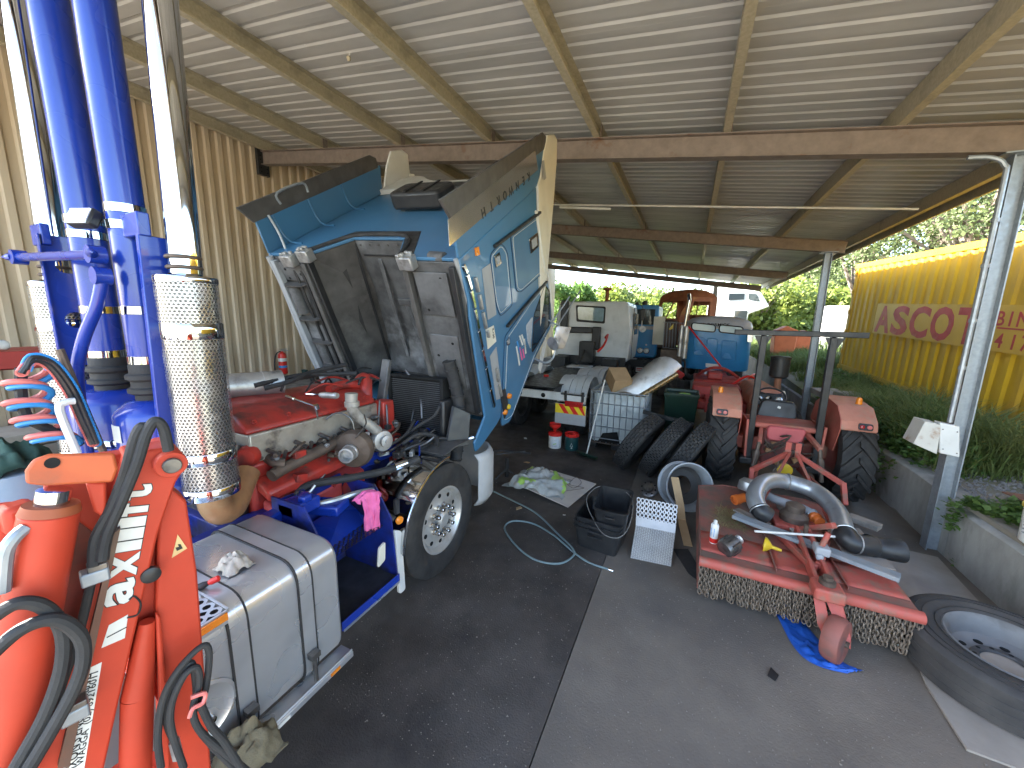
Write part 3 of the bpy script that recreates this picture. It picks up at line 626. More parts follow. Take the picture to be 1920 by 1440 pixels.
# punched aluminium step plate over the tank, amber reflector
o_ = Vector((-2.22, .20, 1.108)); pc = .055
g = MB(); perf(g, lambda u, v: o_ + Vector((u * pc, v * pc * 1.0, .012)), 10, 10, .28, hexa=False, n=8); g.bb(-2.22, -1.665, .186, .196, 1.102, 1.121); g.bb(-2.22, -1.665, .752, .762, 1.102, 1.121); g.bb(-1.668, -1.658, .198, .75, 1.06, 1.120)
g.build('step_plate', M_alu, truck, smooth=0)
g = MB(); g.bb(-2.21, -1.68, .21, .745, 1.1035, 1.107); g.build('step_hole_shade', M_hole, truck)  # black sheet under the punched plate, shade in its holes put into colour
g = MB(); g.bb(-1.657, -1.650, .63, .75, 1.08, 1.115); g.build('side_reflector', M_amber, truck, bevel=.003)
# blue battery step box between tank and wheel
bx = MB(); bx.prism([(-1.86, 1.42, .36), (-1.86, 1.42, .80), (-2.10, 1.42, 1.16), (-2.42, 1.42, 1.16), (-2.42, 1.42, .36)], (0, .012, 0))
bx.prism([(-1.86, 1.96, .36), (-1.90, 1.96, .86), (-2.05, 1.96, 1.10), (-2.42, 1.96, 1.10), (-2.42, 1.96, .36)], (0, .012, 0))
bx.bb(-2.42, -2.408, 1.433, 1.959, .36, 1.12); sb = bx.build('step_box', M_chassis, truck, smooth=0)
g = MB(); g.bb(-2.40, -1.84, 1.434, 1.958, .385, .40); g.build('lower_step', mat('greasy_tread', (.06, .06, .065), .5, .3, (.03, .03, .03), 7), sb)
g = MB(); g.bb(-1.842, -1.83, 1.434, 1.958, .365, .43); g.build('step_nosing', M_royal, sb, bevel=.003)
g = MB(); g.bb(-1.83, -1.824, 1.44, 1.95, .36, .375); g.build('step_trim', M_alu, sb)
g = MB(); perf(g, lambda u, v: Vector((-2.38 + u * .04, 1.45 + v * .04, .77 + u * .004)), 11, 12, .33, hexa=False, n=8); g.build('upper_tread', M_dark, sb, smooth=0)
g = MB(); g.prism([(-2.35, 1.44, .84), (-2.35, 1.955, .90), (-2.12, 1.955, .78), (-2.0, 1.44, .76)], (0, 0, .01)); g.build('step_gusset', M_royal, sb, smooth=0)
g = MB(); g.prism(rounded([(-1.86, 1.985, .22), (-1.86, 2.05, .22), (-1.88, 2.05, .72), (-1.88, 1.985, .76)], .02), (-.03, 0, 0)); g.build('mudflap_plate', M_white, truck, bevel=.004)
g = MB(); g.prism(rounded([(-1.84, 1.76, .60), (-1.84, 1.83, .62), (-1.84, 1.84, .76), (-1.84, 1.78, .74)], .015), (-.02, 0, 0)); g.build('corner_light', M_cream, truck, bevel=.006)
# polished quarter mudguard over the front wheel
g = MB(); pr_ = [Vector((0, 2.62 + cos(a) * .60, .52 + sin(a) * .61)) for a in [radians(88 + k * 6) for k in range(16)]]
g.strip([Vector((-2.30, p.y, p.z)) for p in pr_], (.46, 0, 0), (0, 0, .004)); mg = g.build('mudguard', M_chrome, truck, smooth=40)
g = MB(); g.tube([Vector((-1.845, p.y, p.z)) for p in pr_], .011, 8); g.build('guard_edge', M_chrome, mg)
g = MB(); g.tube([(-2.35, 2.05, .82), (-2.0, 1.99, .86), (-1.90, 2.0, .84)], .022, 8, sub=3); g.build('guard_stay', M_steel, truck)
g = MB(); g.bb(-1.93, -1.90, 2.02, 2.06, .86, .98); g.build('guard_bracket', M_dark, truck, bevel=.004)
g = MB(); g.lathe([(.032, 0), (.032, .012), (.022, .022), (0, .024)], (-1.885, 2.03, .82), (1, -.3, 0), 14); g.build('marker_light', M_amber, truck)
g = MB(); g.strip([(-2.24, 2.62 + t * .55, 1.135 + .03 * sin(pi * t)) for t in [i / 8 for i in range(9)]], (.36, 0, 0), (0, 0, .012)); g.build('arch_lid', mat('dusty_black_panel', (.05, .048, .046), .6, 0, (.10, .095, .09), 5), truck)
# front bumper
bp_ = [Vector((-1.84, 3.14, 0)), Vector((-1.80, 3.20, 0)), Vector((-1.795, 3.33, 0)), Vector((-1.86, 3.46, 0)), Vector((-2.02, 3.54, 0)), Vector((XC, 3.56, 0))]
bp_ = bp_ + [Vector((2 * XC - p.x, p.y, 0)) for p in reversed(bp_[:-1])]
bps = smooth_path(bp_, 3); g = MB(); n = len(bps); vs_ = []
for p in bps:
    for z, k in ((.44, .03), (.50, 0), (.92, 0), (.99, .03)): vs_.append(Vector((p.x + (XC - p.x) * k, p.y - k, z)))
g.add(vs_, [(i * 4 + k, i * 4 + k + 1, (i + 1) * 4 + k + 1, (i + 1) * 4 + k) for i in range(n - 1) for k in range(3)])
bm_ = g.build('bumper', mat('grey_bumper', (.42, .42, .41), .5, 0, (.33, .33, .32), 4), truck, smooth=50); so = bm_.modifiers.new('s', 'SOLIDIFY'); so.thickness = .02
# ------------------------------------------------------------------ engine
eng_x = -2.56
def EB(name, m, *a, **k):
    g = MB(); g.bb(*a); return g.build(name, m, truck, k.get('bevel', .015))
EB('engine_block', M_engred, -3.30, -2.58, 1.40, 2.72, .78, 1.36, bevel=.03)
EB('cylinder_head', M_engsil, -3.26, -2.56, 1.40, 2.55, 1.365, 1.565, bevel=.012)
g = MB(); g.prism([(-3.22, 1.38, 1.568), (-2.555, 1.38, 1.568), (-2.555, 1.38, 1.60), (-2.66, 1.38, 1.685), (-3.12, 1.38, 1.72), (-3.22, 1.38, 1.70)], (0, 1.12, 0)); rc = g.build('rocker_cover', M_engred, truck, bevel=.018)
for k in range(5):
    g = MB(); g.lathe([(.020, 0), (.020, .016), (.011, .018), (.011, .034), (0, .036)], (-2.60, 1.46 + k * .24, 1.625), (.6, 0, .8), 8); g.build('cover_bolt', M_engred, rc)
for k in range(9):
    g = MB(); g.cyl((eng_x - .002, 1.46 + k * .125, 1.39), (eng_x + .012, 1.46 + k * .125, 1.39), .014, n=8); g.build('head_bolt', M_steel, truck)
g = MB(); g.lathe([(.07, 0), (.075, .02), (.06, .07), (.03, .08), (0, .08)], (-2.60, 1.42, 1.42), (.4, -.6, 0), 16); g.build('thermostat_cap', M_engred, truck)
g = MB(); g.tube([(-2.46, 1.46, 1.28), (-2.47, 1.56, 1.30), (-2.46, 1.80, 1.335), (-2.46, 2.02, 1.37), (-2.46, 2.22, 1.38)], .042, 12, sub=4)
for y in (1.52, 1.72, 1.92, 2.12): g.tube([(-2.58, y, 1.37), (-2.50, y, 1.35), (-2.46, y + .04, 1.34)], .036, 10, sub=3)
g.build('exhaust_manifold', M_cast, truck)
for k in range(4):
    g = MB(); y = 1.50 + k * .2; g.cyl((-2.54, y, 1.44), (-2.45, y + .02, 1.41), .016, n=8); g.cyl((-2.50, y + .08, 1.36), (-2.47, y + .08, 1.42), .012, n=8); g.build('manifold_stud', M_steel, truck)
g = MB(); g.prism([(-2.575, 1.42, 1.16), (-2.44, 1.42, 1.10), (-2.44, 1.42, 1.18), (-2.575, 1.42, 1.26)], (0, .72, .04)); g.build('water_rail', M_engred, truck, bevel=.02)
g = MB(); g.prism([(-2.58, 1.45, .93), (-2.40, 1.45, .90), (-2.40, 1.45, 1.02), (-2.58, 1.45, 1.08)], (0, .75, .05)); g.build('side_cover', mat('pink_red_cover', (.58, .09, .08), .45, 0, (.48, .06, .05), 5, c3=(.1, .03, .02), s3=5, lo3=.6, hi3=.75), truck, bevel=.02)
g = MB(); g.lathe([(.05, 0), (.075, .01), (.08, .10), (.06, .13), (0, .135)], (-2.36, 2.08, .98), (.3, -.9, .2), 16); g.build('oil_filter', M_engred, truck)
# turbocharger: compressor scroll, core, turbine
tc_ = Vector((-2.34, 2.05, 1.31)); TS = 1.28; ax = Vector((.42, -.90, -.02)).normalized(); g = MB()
g.lathe([(r_ * TS, h_ * TS) for r_, h_ in ((.035, -.06), (.10, -.05), (.118, -.02), (.122, .01), (.108, .035), (.06, .045), (.046, .05), (.046, .075))], tc_, ax, 32); tb = g.build('turbo_scroll', M_cast, truck, smooth=45)
g = MB(); g.lathe([(r_ * TS, h_ * TS) for r_, h_ in ((.050, .06), (.050, .075), (.046, .08), (.046, .125), (.036, .126), (.034, .085), (0, .084))], tc_, ax, 24, cap=False); g.build('turbo_outlet', M_alud, tb)
g = MB(); g.lathe([(.06, -.20), (.075, -.18), (.085, -.10), (.05, -.06)], tc_, ax, 22)
for k in range(6): a = k * pi / 3; x_, y_, _d = g.frame(ax); g.box(tc_ - ax * .15 + x_ * (.085 * cos(a)) + y_ * (.085 * sin(a)), (.03, .05, .03))
g.build('turbo_core', M_alud, tb, bevel=.006)
g = MB(); g.lathe([(.035, -.05), (.085, -.04), (.10, 0), (.085, .04), (.03, .05)], (-2.32, 2.32, 1.30), (1, -.25, .1), 24); g.lathe([(.03, 0), (.05, .01), (.05, .03), (.02, .035), (.02, .05), (0, .05)], (-2.27, 2.31, 1.305), (1, -.25, .1), 14); g.build('turbine_housing', M_alud, truck, smooth=45)
g = MB(); g.tube([(-2.42, 2.12, 1.74), (-2.42, 2.12, 1.62), (-2.40, 2.17, 1.53), (-2.36, 2.25, 1.44), (-2.34, 2.30, 1.38)], lambda t: .050 - .008 * sin(3 * t), 16, sub=4); g.lathe([(.052, 0), (.058, .004), (.058, .04), (.052, .045)], (-2.42, 2.12, 1.63), (0, 0, 1), 18); g.build('intake_elbow', mat('cast_elbow', (.42, .40, .35), .5, .3, (.30, .28, .25), 9, c3=(.16, .14, .12), s3=6), truck)
# red coolant pipes and pump at the front of the engine
g = MB(); g.tube([(-2.62, 2.46, 1.30), (-2.64, 2.48, 1.50), (-2.66, 2.50, 1.66), (-2.72, 2.56, 1.76), (-2.82, 2.60, 1.76), (-2.9, 2.58, 1.66)], .052, 14, sub=5); g.lathe([(.058, 0), (.058, .03)], (-2.64, 2.48, 1.42), (0, .05, 1), 14); g.build('coolant_pipe', M_engred, truck)
EB('alternator_bracket', M_engred, -2.62, -2.48, 2.52, 2.66, 1.20, 1.58)
EB('water_pump', M_engred, -2.80, -2.50, 2.60, 2.78, .95, 1.22, bevel=.03)
EB('timing_cover', M_engred, -3.24, -2.6, 2.721, 2.80, .85, 1.5, bevel=.02)
g = MB(); g.tube([(-2.78, 2.20, 1.72), (-2.80, 2.35, 1.74), (-2.76, 2.5, 1.72), (-2.70, 2.56, 1.68)], .038, 10, sub=5); g.build('crossover_pipe', M_engred, truck)
for s_, pts in enumerate((((-2.50, 2.50, 1.60), (-2.46, 2.44, 1.45), (-2.46, 2.40, 1.25), (-2.55, 2.3, 1.05)), ((-2.48, 2.56, 1.55), (-2.42, 2.5, 1.35), (-2.44, 2.46, 1.12)), ((-2.52, 1.95, 1.55), (-2.45, 2.0, 1.60), (-2.36, 2.05, 1.55), (-2.34, 2.06, 1.42)), ((-2.38, 2.20, 1.55), (-2.28, 2.12, 1.50), (-2.27, 2.0, 1.42)))):
    g = MB(); g.tube(pts, .009 if s_ < 2 else .006, 6, sub=5); g.build('engine_line', M_steel, truck)
for k, pts in enumerate((((-3.05, 1.75, 1.80), (-3.0, 2.05, 1.84), (-2.95, 2.30, 1.83), (-2.75, 2.48, 1.83)), ((-3.15, 1.70, 1.78), (-3.08, 2.0, 1.80), (-3.05, 2.4, 1.82)), ((-2.98, 1.78, 1.78), (-2.9, 1.95, 1.82), (-2.98, 2.2, 1.86), (-2.9, 2.5, 1.9)))):
    g = MB(); g.tube(pts, .02, 7, sub=5); g.build('wiring_loom', M_rubber, truck)
for k in range(46):
    a = Vector((rnd.uniform(-2.56, -2.34), rnd.uniform(1.46, 2.62), rnd.uniform(1.02, 1.46))); m_ = rnd.choice([M_cast, M_steel, M_engred, M_dark, M_cast, M_alud]); g = MB(); t_ = k % 4
    if t_ == 0: g.box(a, (rnd.uniform(.03, .06), rnd.uniform(.03, .09), rnd.uniform(.025, .06)), Matrix.Rotation(rnd.uniform(-.5, .5), 3, 'X')); nm_ = 'engine_bracket'
    elif t_ == 1: g.lathe([(.012, 0), (.016, .004), (.016, .016), (.009, .018), (.009, .03)], a, (1, rnd.uniform(-.4, .4), rnd.uniform(-.3, .5)), 8); nm_ = 'engine_bolt'
    elif t_ == 2: b = a + Vector((rnd.uniform(-.04, .06), rnd.uniform(.08, .35), rnd.uniform(-.12, .12))); g.tube([a, a.lerp(b, .5) + Vector((rnd.uniform(.0, .06), 0, rnd.uniform(-.05, .05))), b], rnd.uniform(.006, .014), 7, sub=5); nm_ = 'engine_line'
    else: g.lathe([(.02, 0), (.028, .01), (.028, .05), (.018, .06), (.018, .075)], a, (rnd.uniform(.3, 1), rnd.uniform(-1, 1), rnd.uniform(-.5, .5)), 12); nm_ = 'engine_fitting'
    g.build(nm_, m_, truck, bevel=.004 if t_ == 0 else 0)
for k in range(12):
    a = Vector((rnd.uniform(-3.1, -2.62), rnd.uniform(1.9, 2.7), 1.74)); b = a + Vector((rnd.uniform(-.2, .2), rnd.uniform(.1, .35), rnd.uniform(-.04, .10))); g = MB(); g.tube([a, a.lerp(b, .5) + Vector((0, 0, .05)), b], rnd.uniform(.007, .016), 7, sub=5); g.build('engine_line', rnd.choice([M_rubber, M_rubber, M_steel, M_engred]), truck)
# rear flange of the engine
EB('bell_housing', M_steel, -3.28, -2.62, 1.28, 1.398, .80, 1.50, bevel=.03)
g = MB(); g.lathe([(.098, 0), (.100, .004), (.100, .46), (.104, .462), (.104, .50), (.100, .502), (.106, .57), (.108, .60), (.100, .60), (.094, .55), (.092, .02)], (-3.28, 1.42, 1.80), (.35, 1, -.02), 28, cap=False); g.build('intake_tube', M_alud, truck)
# radiator with fins and shroud
EB('radiator_core', M_hole, -2.86, -2.22, 3.06, 3.14, 1.08, 1.72, bevel=0)
rad = EB('radiator_frame', M_hole, -2.90, -2.862, 3.02, 3.16, 1.04, 1.75)
for a in ((-2.218, -2.18, 3.02, 3.16, 1.04, 1.75), (-2.861, -2.219, 3.02, 3.16, 1.725, 1.75), (-2.861, -2.219, 3.02, 3.16, 1.04, 1.075)):
    EB('radiator_frame', M_hole, *a, bevel=.006)
g = MB()
for k in range(30): g.bb(-2.859, -2.221, 3.045, 3.058, 1.085 + k * .021, 1.093 + k * .021)
g.build('radiator_fins', mat('radiator_grey', (.12, .122, .125), .5, .3, (.07, .07, .07), 4), truck, smooth=0, kind='stuff')
EB('radiator_shield', M_dark, -2.175, -2.11, 2.94, 3.10, 1.02, 1.55, bevel=.02)
g = MB(); g.prism([(-2.03, 2.86, 1.10), (-1.90, 3.06, 1.10), (-1.90, 3.10, 1.42), (-2.03, 3.0, 1.50)], (-.03, 0, 0)); g.build('fan_guard', M_dark, truck, bevel=.006)
# royal blue brackets and lines at the front corner
for a, b, w, h in (((-2.50, 1.60, 1.00), (-2.10, 1.72, 1.02), .16, .07), ((-2.52, 2.15, 1.08), (-2.40, 2.85, 1.14), .10, .09), ((-2.35, 1.30, 1.03), (-2.42, 1.62, 1.02), .10, .10), ((-2.42, 2.70, 1.08), (-2.1, 2.95, 1.04), .08, .07)):
    g = MB(); g.beam(a, b, w, h); g.build('bracket', M_royal, truck, bevel=.014)
g = MB(); g.box((-2.28, 1.52, 1.09), (.16, .20, .09)); g.box((-2.22, 1.52, 1.15), (.06, .07, .05)); g.build('brake_valve', M_royal, truck, bevel=.012)
hs = (((-2.46, 1.62, 1.10), (-2.40, 1.72, 1.13), (-2.26, 1.95, 1.12), (-2.12, 2.2, 1.12), (-2.0, 2.42, 1.16)), ((-2.32, 1.58, 1.04), (-2.2, 1.70, 1.05), (-2.12, 1.86, 1.06), (-2.06, 1.98, 1.05)), ((-2.30, 2.55, 1.20), (-2.22, 2.68, 1.27), (-2.10, 2.78, 1.24), (-2.02, 2.7, 1.18)), ((-2.4, 2.6, 1.20), (-2.30, 2.8, 1.32), (-2.20, 2.9, 1.40), (-2.16, 2.95, 1.5)), ((-2.25, 2.45, 1.16), (-2.18, 2.55, 1.2), (-2.1, 2.85, 1.2), (-1.98, 2.95, 1.16)), ((-2.44, 2.3, 1.18), (-2.34, 2.42, 1.22), (-2.3, 2.6, 1.28), (-2.36, 2.8, 1.36)))
for k, pts in enumerate(hs):
    g = MB(); g.tube(pts, (.030, .022, .020, .016, .018, .013)[k], 9, sub=6); g.build('hose', (M_rubber, M_alud, M_rubber, M_rubber, M_dark, M_rubber)[k], truck)
g = MB(); g.lathe([(.034, 0), (.034, .10), (.026, .105), (.026, .13)], (-2.10, 2.24, 1.13), (.45, .9, .15), 14); g.build('hose_coupling', M_chrome, truck)
g = MB(); g.ball((-2.26, 2.72, 1.24), (.05, .06, .035), 10, 6); g.box((-2.20, 2.62, 1.19), (.05, .09, .04)); g.box((-2.30, 2.86, 1.24), (.06, .05, .05)); g.build('steering_joint', M_steel, truck, bevel=.005)
g = MB(); g.tube([(-2.14, 2.82, 1.16), (-2.0, 3.0, 1.14), (-1.88, 3.12, 1.17)], .024, 10, sub=5); g.build('step_tube', M_chrome, truck)
for k in range(14):
    a = Vector((-2.48 + .45 * rnd.random(), 2.25 + .75 * rnd.random(), 1.14 + .06 * rnd.random())); d = Vector((rnd.uniform(-.12, .12), rnd.uniform(.05, .3), rnd.uniform(-.02, .10)))
    g = MB(); g.tube([a, a + d * .5 + Vector((0, 0, rnd.uniform(-.03, .05))), a + d], rnd.uniform(.006, .012), 6, sub=4); g.build('cable', rnd.choice([M_rubber, M_rubber, M_dark, M_steel, M_royal]), truck)
for k in range(10):
    a = Vector((-2.46 + .35 * rnd.random(), 2.35 + .6 * rnd.random(), 1.15)); g = MB(); g.box(a, (rnd.uniform(.03, .08), rnd.uniform(.04, .10), rnd.uniform(.03, .06)), Matrix.Rotation(rnd.uniform(0, 3), 3, 'Z')); g.build('fitting', rnd.choice([M_dark, M_steel, M_alud, M_dark]), truck, bevel=.006)
# ------------------------------------------------------------------ exhaust stacks
SEL = []
def stack(x, y, name_m=True):
    z0, z1 = 1.36, 2.53; R = .128; npx = 42; cell = 2 * pi * R / npx
    g = MB()
    def band(za, zb):
        nv = int((zb - za) / (cell * .87)); hh = (zb - za) / nv
        perf(g, lambda u, v: Vector((x + R * cos(u / npx * 2 * pi), y + R * sin(u / npx * 2 * pi), za + v * hh)), npx, nv, .39, True, 8)
    band(z0 + .06, z0 + .20); band(z0 + .26, 2.22); band(2.30, 2.50); sh = g.build('muffler_shield', M_perf, truck, smooth=60)
    for za, zb in ((z0, z0 + .06), (z0 + .20, z0 + .26), (2.22, 2.30), (2.50, 2.53)):
        g = MB(); g.lathe([(R + .001, za), (R + .003, za + .003), (R + .003, zb - .003), (R + .001, zb)], (x, y, 0), (0, 0, 1), 40, cap=False); g.build('shield_band', M_chrome, sh)
    g = MB(); g.lathe([(R, 2.53), (.075, 2.545)], (x, y, 0), (0, 0, 1), 40, cap=False); g.build('shield_top', M_chrome, sh)
    g = MB(); g.lathe([(.112, z0 + .01), (.116, z0 + .03), (.116, 2.50), (.08, 2.53)], (x, y, 0), (0, 0, 1), 32); g.build('muffler_body', M_steel, truck)
    g = MB(); g.lathe([(.067, 2.53), (.067, 4.55), (.063, 4.55), (.063, 3.6)], (x, y - .062, 0), (0, .026, 1), 44, cap=False); g.build('exhaust_pipe', M_chrome, truck)
    for z in (2.575, 2.625):
        g = MB(); g.lathe([(.070, -.009), (.075, -.004), (.075, .004), (.070, .009)], (x, y, z), (0, 0, 1), 32, cap=False); g.build('pipe_clamp', M_cast, truck)
SRX, SRY, SLX, SLY = -2.34, 1.065, -3.75, 1.0
stack(SRX, SRY); stack(SLX, SLY)
g = MB(); g.tube([(SRX, SRY, 1.38), (SRX, SRY, 1.30), (SRX, SRY + .03, 1.235), (SRX - .04, SRY + .11, 1.225), (SRX - .12, SRY + .20, 1.28), (SRX - .18, SRY + .28, 1.34)], .076, 16, sub=5); g.build('exhaust_elbow', M_rusty, truck)
# intake pipes with rubber boots and air cleaner bowls
def intake(x, y, R=.088, B=.148):
    g = MB(); g.lathe([(R, 2.06), (R, 4.75), (R - .004, 4.75), (R - .004, 4.2)], (x, y, 0), (0, 0, 1), 32, cap=False); g.build('intake_pipe', M_royal, truck)
    for z in (2.86, 2.78, 2.36, 2.10):
        g = MB(); g.lathe([(R + .001, -.022), (R + .004, -.020), (R + .004, .020), (R + .001, .022)], (x, y, z), (0, 0, 1), 32, cap=False); g.build('band_clamp', M_chrome, truck)
    g = MB(); g.lathe([(R + .002, 2.08), (R + .006, 2.07), (R + .006, 2.03), (R + .024, 2.02), (R + .024, 2.0), (R + .006, 1.985), (R + .006, 1.955), (R + .022, 1.945), (R + .022, 1.925), (R - .004, 1.91), (R - .004, 1.88)], (x, y, 0), (0, 0, 1), 32, cap=False); g.build('rubber_boot', M_rubber, truck)
    g = MB(); g.lathe([(.07, 1.885), (B * .66, 1.875), (B * .94, 1.83), (B, 1.81), (B, 1.46), (B - .008, 1.44), (B - .008, 1.30), (B - .05, 1.27)], (x, y, 0), (0, 0, 1), 36); ac = g.build('air_cleaner', M_royal, truck)
    g = MB(); g.lathe([(B + .001, -.025), (B + .004, -.02), (B + .004, .02), (B + .001, .025)], (x, y, 1.58), (0, 0, 1), 36, cap=False); g.build('bowl_band', M_chrome, ac)
    return ac
intake(-3.2, 1.005, .082, .205); ac = intake(-2.65, .985, .076, .17)
g = MB(); g.prism([(-2.65 + .1725 * sin(a), .985 - .1725 * cos(a), z) for z, aa in ((1.68, (-.25, 0, .25)), (1.77, (.25, 0, -.25))) for a in aa], (0, -.002, 0)); g.build('sticker', M_wht, ac)
# folded blue support panels with round holes
def sup(x, y0, y1, z0, z1, lab):
    g = MB(); nh = 4; yc = (y0 + y1) / 2; hw_ = (y1 - y0) / 2; n = 20; seg = (z1 - z0) / nh
    for k in range(nh):
        zc = z0 + (k + .5) * seg; ring = []; sq = []
        for i in range(n):
            a = 2 * pi * (i + .5) / n; c_, s_ = cos(a), sin(a); m_ = max(abs(c_), abs(s_)); ring.append(Vector((x, yc + .05 * c_, zc + .05 * s_))); sq.append(Vector((x, yc + hw_ * c_ / m_, zc + seg / 2 * s_ / m_)))
        g.add(ring + sq, [(i, (i + 1) % n, n + (i + 1) % n, n + i) for i in range(n)])
    g.bb(x - .001, x + .035, y0 - .006, y0, z0, z1); g.bb(x - .001, x + .035, y1, y1 + .006, z0, z1)
    o = g.build('support_panel', M_royal, truck, smooth=0); return o
sup(-3.55, .90, 1.10, 1.45, 2.80, '')
g = MB(); g.prism([(-2.46, .895, 1.30), (-2.46, 1.035, 1.30), (-2.46, 1.06, 2.72), (-2.46, .935, 2.72)], (.03, 0, 0)); g.build('support_channel', M_royal, truck, bevel=.004)
g = MB(); g.box((-3.6, .93, 2.80), (.16, .04, .12)); g.build('support_bracket', M_royal, truck, bevel=.006)
g = MB(); g.box((-2.50, .96, 2.77), (.16, .05, .11)); g.build('support_bracket', M_royal, truck, bevel=.006)
for a, b in (((-3.65, .84, 2.66), (-2.62, .84, 2.62)),):
    g = MB(); g.cyl(a, b, .024, n=12); g.build('brace_rod', M_royal, truck)
    for p, d in ((a, -1), (b, 1)):
        g = MB(); g.lathe([(.042, -.03), (.042, .03)], p, (0, 1, 0), 14); g.lathe([(.018, 0), (.022, .02), (.004, .08)], Vector(p) + Vector((d * .02, -.02, .0)), (d, -.3, 0), 10); g.build('rod_end', M_royal, truck)
g = MB(); g.tube([(-2.60, .84, 2.50), (-2.64, .82, 2.38), (-2.74, .78, 2.20), (-2.82, .76, 2.0), (-2.86, .76, 1.60), (-2.87, .78, 1.40)], .026, 12, sub=5); g.build('brace_tube', M_royal, truck)
g = MB(); g.lathe([(.042, -.03), (.042, .03)], (-2.60, .84, 2.52), (0, 1, 0), 14); g.build('rod_end', M_royal, truck)
# work lamp clamped to the intake pipe
g = MB(); R_ = Matrix.Rotation(.35, 3, 'Z') @ Matrix.Rotation(-.45, 3, 'X'); g.box((-2.74, .86, 2.80), (.13, .05, .09), R_); wlp = g.build('work_lamp', M_dark, truck, bevel=.01)
g = MB(); g.box(Vector((-2.74, .86, 2.80)) + R_ @ Vector((0, -.027, -.005)), (.11, .006, .08), R_); g.build('lens', M_clear, wlp)
# spiral air lines and guarded hoses at the back of the cab
c0 = [A(62, 700, x=-2.75), A(58, 740, x=-2.75), A(66, 775, x=-2.75), A(88, 806, x=-2.75), A(118, 836, x=-2.75)]
pth = smooth_path(c0, 40); tl = len(pth)
for k, m_ in enumerate((M_lblue, M_pcoil)):
    g = MB(); hp = []
    for i, p in enumerate(pth):
        a = 2 * pi * 4.3 * i / tl + .6; hp.append(p + Vector((.05 * cos(a), .062 * sin(a) + (-.0 if k == 0 else -.014), .03 * cos(a) - (.0 if k == 0 else -.022))))
    g.tube(hp, .0135, 8); g.build('air_coil', m_, truck)
g = MB(); g.tube([A(40, 690, x=-2.76), A(40, 740, x=-2.78), A(50, 780, x=-2.78), A(80, 800, x=-2.78), A(125, 815, x=-2.78), A(150, 835, x=-2.78)], .02, 8, sub=6); g.build('power_lead', M_rubber, truck)
for k, m_ in enumerate((M_pcoil, M_lblue)):
    o_ = (0, -7)[k]; g = MB(); pts = smooth_path([A(40 + k * 8, 700 + o_, x=-2.7), A(62, 677 + o_, x=-2.7), A(95 + k * 4, 688 + o_, x=-2.7), A(130 + k * 6, 735 + o_, x=-2.7), A(155 + k * 6, 790 + o_, x=-2.7), A(175 + k * 6, 832, x=-2.7)], 12)
    g.tube(pts, .013, 8); ho = g.build('guarded_hose', M_dark, truck)
    g = MB(); L_ = len(pts); hp = []
    for i in range(L_ * 8):
        t = i / (L_ * 8 - 1) * (L_ - 1); j = min(int(t), L_ - 2); p = pts[j].lerp(pts[j + 1], t - j); a = 2 * pi * i / 9; hp.append(p + Vector((.006 * cos(a), .016 * cos(a), .016 * sin(a))))
    g.tube(hp, .0045, 4); g.build('spiral_guard', m_, ho)
g = MB(); g.tube([A(112, 655, x=-2.72), A(150, 745, x=-2.72), A(195, 850, x=-2.72)], .016, 8); g.build('hose_post', M_cast, truck)
g = MB(); g.tube([A(145, 850, x=-2.65), A(112, 770, x=-2.65), A(122, 755, x=-2.65), A(140, 752, x=-2.65)], .016, 8, sub=4); g.build('grab_loop', M_wht, truck)
# ------------------------------------------------------------------ tilted cab (local: w right, u forward, v up)
TH = radians(57.5); HW = 1.15
CM = Matrix.Translation((XC + .035, 3.17, 1.03)) @ Matrix.Rotation(-TH, 4, 'X') @ Matrix.Translation((HW, -1.6, 0)) @ Matrix.Rotation(radians(4.5), 4, 'Z') @ Matrix.Translation((-HW, 1.6, 0)); CMI = CM.inverted()
def CL(px, py, w=HW):
    """pixel on the cab side plane w -> (u, v)"""
    o = CMI @ Vector((0, 0, CAM_H)); d = CMI.to_3x3() @ ray(px, py); p = o + d * ((w - o.x) / d.x); return p.y, p.z
def cw(pts, w): return [(w, u, v) for u, v in pts]
RU = -1.78
side = [(.06, .0), (.10, .10), (.17, .5), (.17, 1.45), (.10, 1.62), (-.16, 2.12), (RU, 2.48), (RU, .55), (-1.4, .55), (-1.25, .50), (-.67, .40), (-.15, .32), (-.06, .02)]
g = MB(CM); g.prism(cw(side, HW - .03), (.03, 0, 0)); cab = g.build('cab', M_cabblue, truck, bevel=.012)
tag(cab, 'blue tilted cab showing its grey underside and white roof')
g = MB(CM); g.prism(cw(side, -HW), (.03, 0, 0)); g.build('side_panel', M_cabblue, cab, bevel=.012)
# rear wall with the engine tunnel notch
g = MB(CM); g.prism([(w, RU, v) for w, v in ((-1.118, .56), (-.62, .56), (-.34, .98), (.30, .98), (.52, .56), (1.118, .56), (1.118, 2.48), (-1.118, 2.48))], (0, .03, 0)); g.build('rear_wall', M_cabblue, cab, bevel=.006)
g = MB(CM); g.tube([(-.64, RU - .008, .57), (-.36, RU - .008, 1.0), (.32, RU - .008, 1.0), (.54, RU - .008, .57)], .022, 8, sub=4); g.build('tunnel_seal', M_rubber, cab)
g = MB(CM); g.prism([(w, RU - .004, v) for w, v in ((-.62, .60), (-.34, 1.01), (.30, 1.01), (.52, .60), (.66, .60), (.40, 1.14), (-.44, 1.14), (-.78, .60))], (0, .003, 0)); g.build('tunnel_trim', M_dark, cab, smooth=0)
